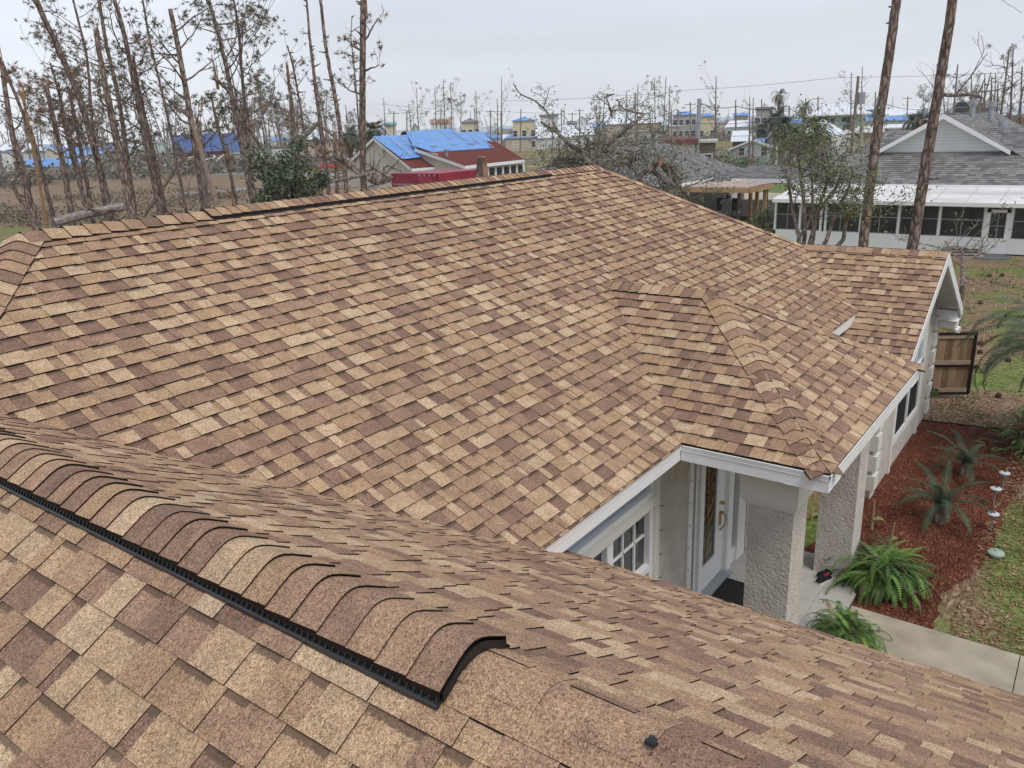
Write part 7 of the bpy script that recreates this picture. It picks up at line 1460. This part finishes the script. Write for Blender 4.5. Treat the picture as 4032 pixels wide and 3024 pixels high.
for i in range(20): place(rnd.uniform(960, 1180), rnd.uniform(130, 190), rnd.uniform(.9, 1.35), rnd.choice((0, 3, 4, 7)))
for i in range(62): place(rnd.uniform(1400, 4100), rnd.uniform(150, 380), rnd.uniform(.55, 1.0))
for i in range(16): place(rnd.uniform(3700, 4080), rnd.uniform(70, 160), rnd.uniform(.6, 1.0), rnd.choice((3, 5, 6, 7)))
# brush and low undergrowth
def brush(name, label, spots, dens, hgt, m1, m2, m3, seed, leaf=.12, twigs=.5):
    rnd = random.Random(seed); mb = MB()
    for (q, R, hh) in spots:
        for k in range(int(dens*R*R)):
            a = rnd.uniform(0, 6.28); rr = R*sqrt(rnd.random()); p = Vector((q.x+rr*cos(a), q.y+rr*sin(a), G)); h_ = hh*rnd.uniform(.3, 1)*(1-.5*rr/R)
            if rnd.random() < twigs:
                e_ = p+Vector((rnd.gauss(0, .35), rnd.gauss(0, .35), 1))*h_; s = Vector((rnd.gauss(0, 1), rnd.gauss(0, 1), 0)).normalized()*.02; mb.face([p-s, p+s, e_], m3, rnd.random())
                f_ = p.lerp(e_, .5); e2 = f_+Vector((rnd.gauss(0, .5), rnd.gauss(0, .5), .5))*h_*.5; mb.face([f_-s*.6, f_+s*.6, e2], m3, rnd.random())
            for j in range(3):
                c = p+Vector((rnd.gauss(0, .2), rnd.gauss(0, .2), h_*rnd.random())); d_ = Vector((rnd.gauss(0, 1), rnd.gauss(0, 1), rnd.gauss(0, 1))).normalized()*leaf*rnd.uniform(.5, 1.2); s = d_.cross(Vector((rnd.gauss(0, 1), rnd.gauss(0, 1), rnd.gauss(0, 1)))).normalized()*leaf*.3
                mb.face([c, c+d_*.5+s, c+d_, c+d_*.5-s], m1 if rnd.random() < .6 else m2, rnd.random())
    o = obj(name, mb); tag(o, label, 'undergrowth', kind='stuff')
rnd = random.Random(8)
M_DRYB = mat('dry_brush_leaf', (.26, .19, .12), (.17, .12, .08), scale=2, rough=.95, tone=.5); M_YG = mat('yellow_green_leaf', (.28, .28, .07), (.13, .15, .05), scale=2, rough=.9, tone=.5)
spots = [(atg(rnd.uniform(-120, 640), rnd.uniform(34, 56)), rnd.uniform(1.2, 2.6), rnd.uniform(.5, 1.5)) for _ in range(85)]
brush('undergrowth', 'dry tangled brush and weeds covering the lot behind the roof', spots, 16, 1, M_DRYB, M_LEAFG, M_TWIG, 9, .16, .6)
spots = [(atg(rnd.uniform(560, 1420), rnd.uniform(32, 47)), rnd.uniform(.9, 2.0), rnd.uniform(.4, 1.3)) for _ in range(60)]
brush('undergrowth', 'low brush with yellowing leaves and brown fallen fronds under the pines', spots, 18, 1, M_DRYB, M_YG, M_TWIG, 10, .14, .5)
spots = [(atg(rnd.uniform(-100, 900), rnd.uniform(70, 110)), rnd.uniform(2, 4), rnd.uniform(.4, 1.0)) for _ in range(45)]
brush('undergrowth', 'grey brown thicket around the mobile homes and the road edge', spots, 6, 1, M_DRYB, M_LEAFG, M_TWIG, 11, .28, .5)
spots = [(atg(rnd.uniform(-100, 1500), rnd.uniform(150, 420)), rnd.uniform(5, 10), rnd.uniform(2, 5)) for _ in range(190)]+[(atg(rnd.uniform(1500, 4100), rnd.uniform(230, 450)), rnd.uniform(5, 9), rnd.uniform(1.5, 3.5)) for _ in range(110)]
brush('woods', 'hazy brown mass of far broken woodland along the horizon', spots, 2.6, 1, M_TWIG, M_LEAFG, M_TWIG, 12, .8, .7)
spots = [(atg(x, d), r_, h_) for x, d, r_, h_ in ((2690, 105, 6, 2.4), (2740, 108, 5, 2.6), (2790, 110, 6, 2.5), (2860, 112, 6, 2.6), (2940, 115, 6, 2.4), (2000, 100, 3, .8), (1960, 96, 3, .8), (3500, 120, 5, 2), (3560, 110, 4, 2), (1900, 130, 6, 2.6), (1860, 135, 6, 3), (1820, 130, 5, 2.6), (1760, 140, 6, 2.6))]
brush('undergrowth', 'dark green bushes and saw palmetto behind the steel pole', spots, 9, 1, M_LEAFG, M_LEAFY, M_TWIG, 13, .35, .4)
spots = [(atg(rnd.uniform(3860, 4120), rnd.uniform(62, 120)), rnd.uniform(2.5, 5), rnd.uniform(1, 2.6)) for _ in range(26)]
brush('undergrowth', 'rusty brown thicket beyond the far end of the grey roof', spots, 9, 1, mat('rust_leaf', (.30, .15, .07), (.2, .11, .06), scale=2, rough=.95, tone=.5), M_DRYB, M_TWIG, 14, .24, .4)
# ------------------------------------------------------------------ thin haze in the air
hm = bpy.data.materials.new('thin_haze'); hm.use_nodes = True; t = hm.node_tree; t.nodes.clear()
o_ = N(t, 'ShaderNodeOutputMaterial'); pv = N(t, 'ShaderNodeVolumePrincipled'); pv.inputs['Density'].default_value = .0005; pv.inputs['Color'].default_value = (.93, .95, 1, 1); pv.inputs['Anisotropy'].default_value = 0.0
t.links.new(pv.outputs[0], o_.inputs['Volume'])
mb = MB(); mb.box((-520, -520, G-1), (520, 520, 22), hm); hz = obj('haze', mb); tag(hz, 'thin pale haze filling the air over the neighbourhood', 'haze', kind='stuff')
cy.volume_step_rate = 4
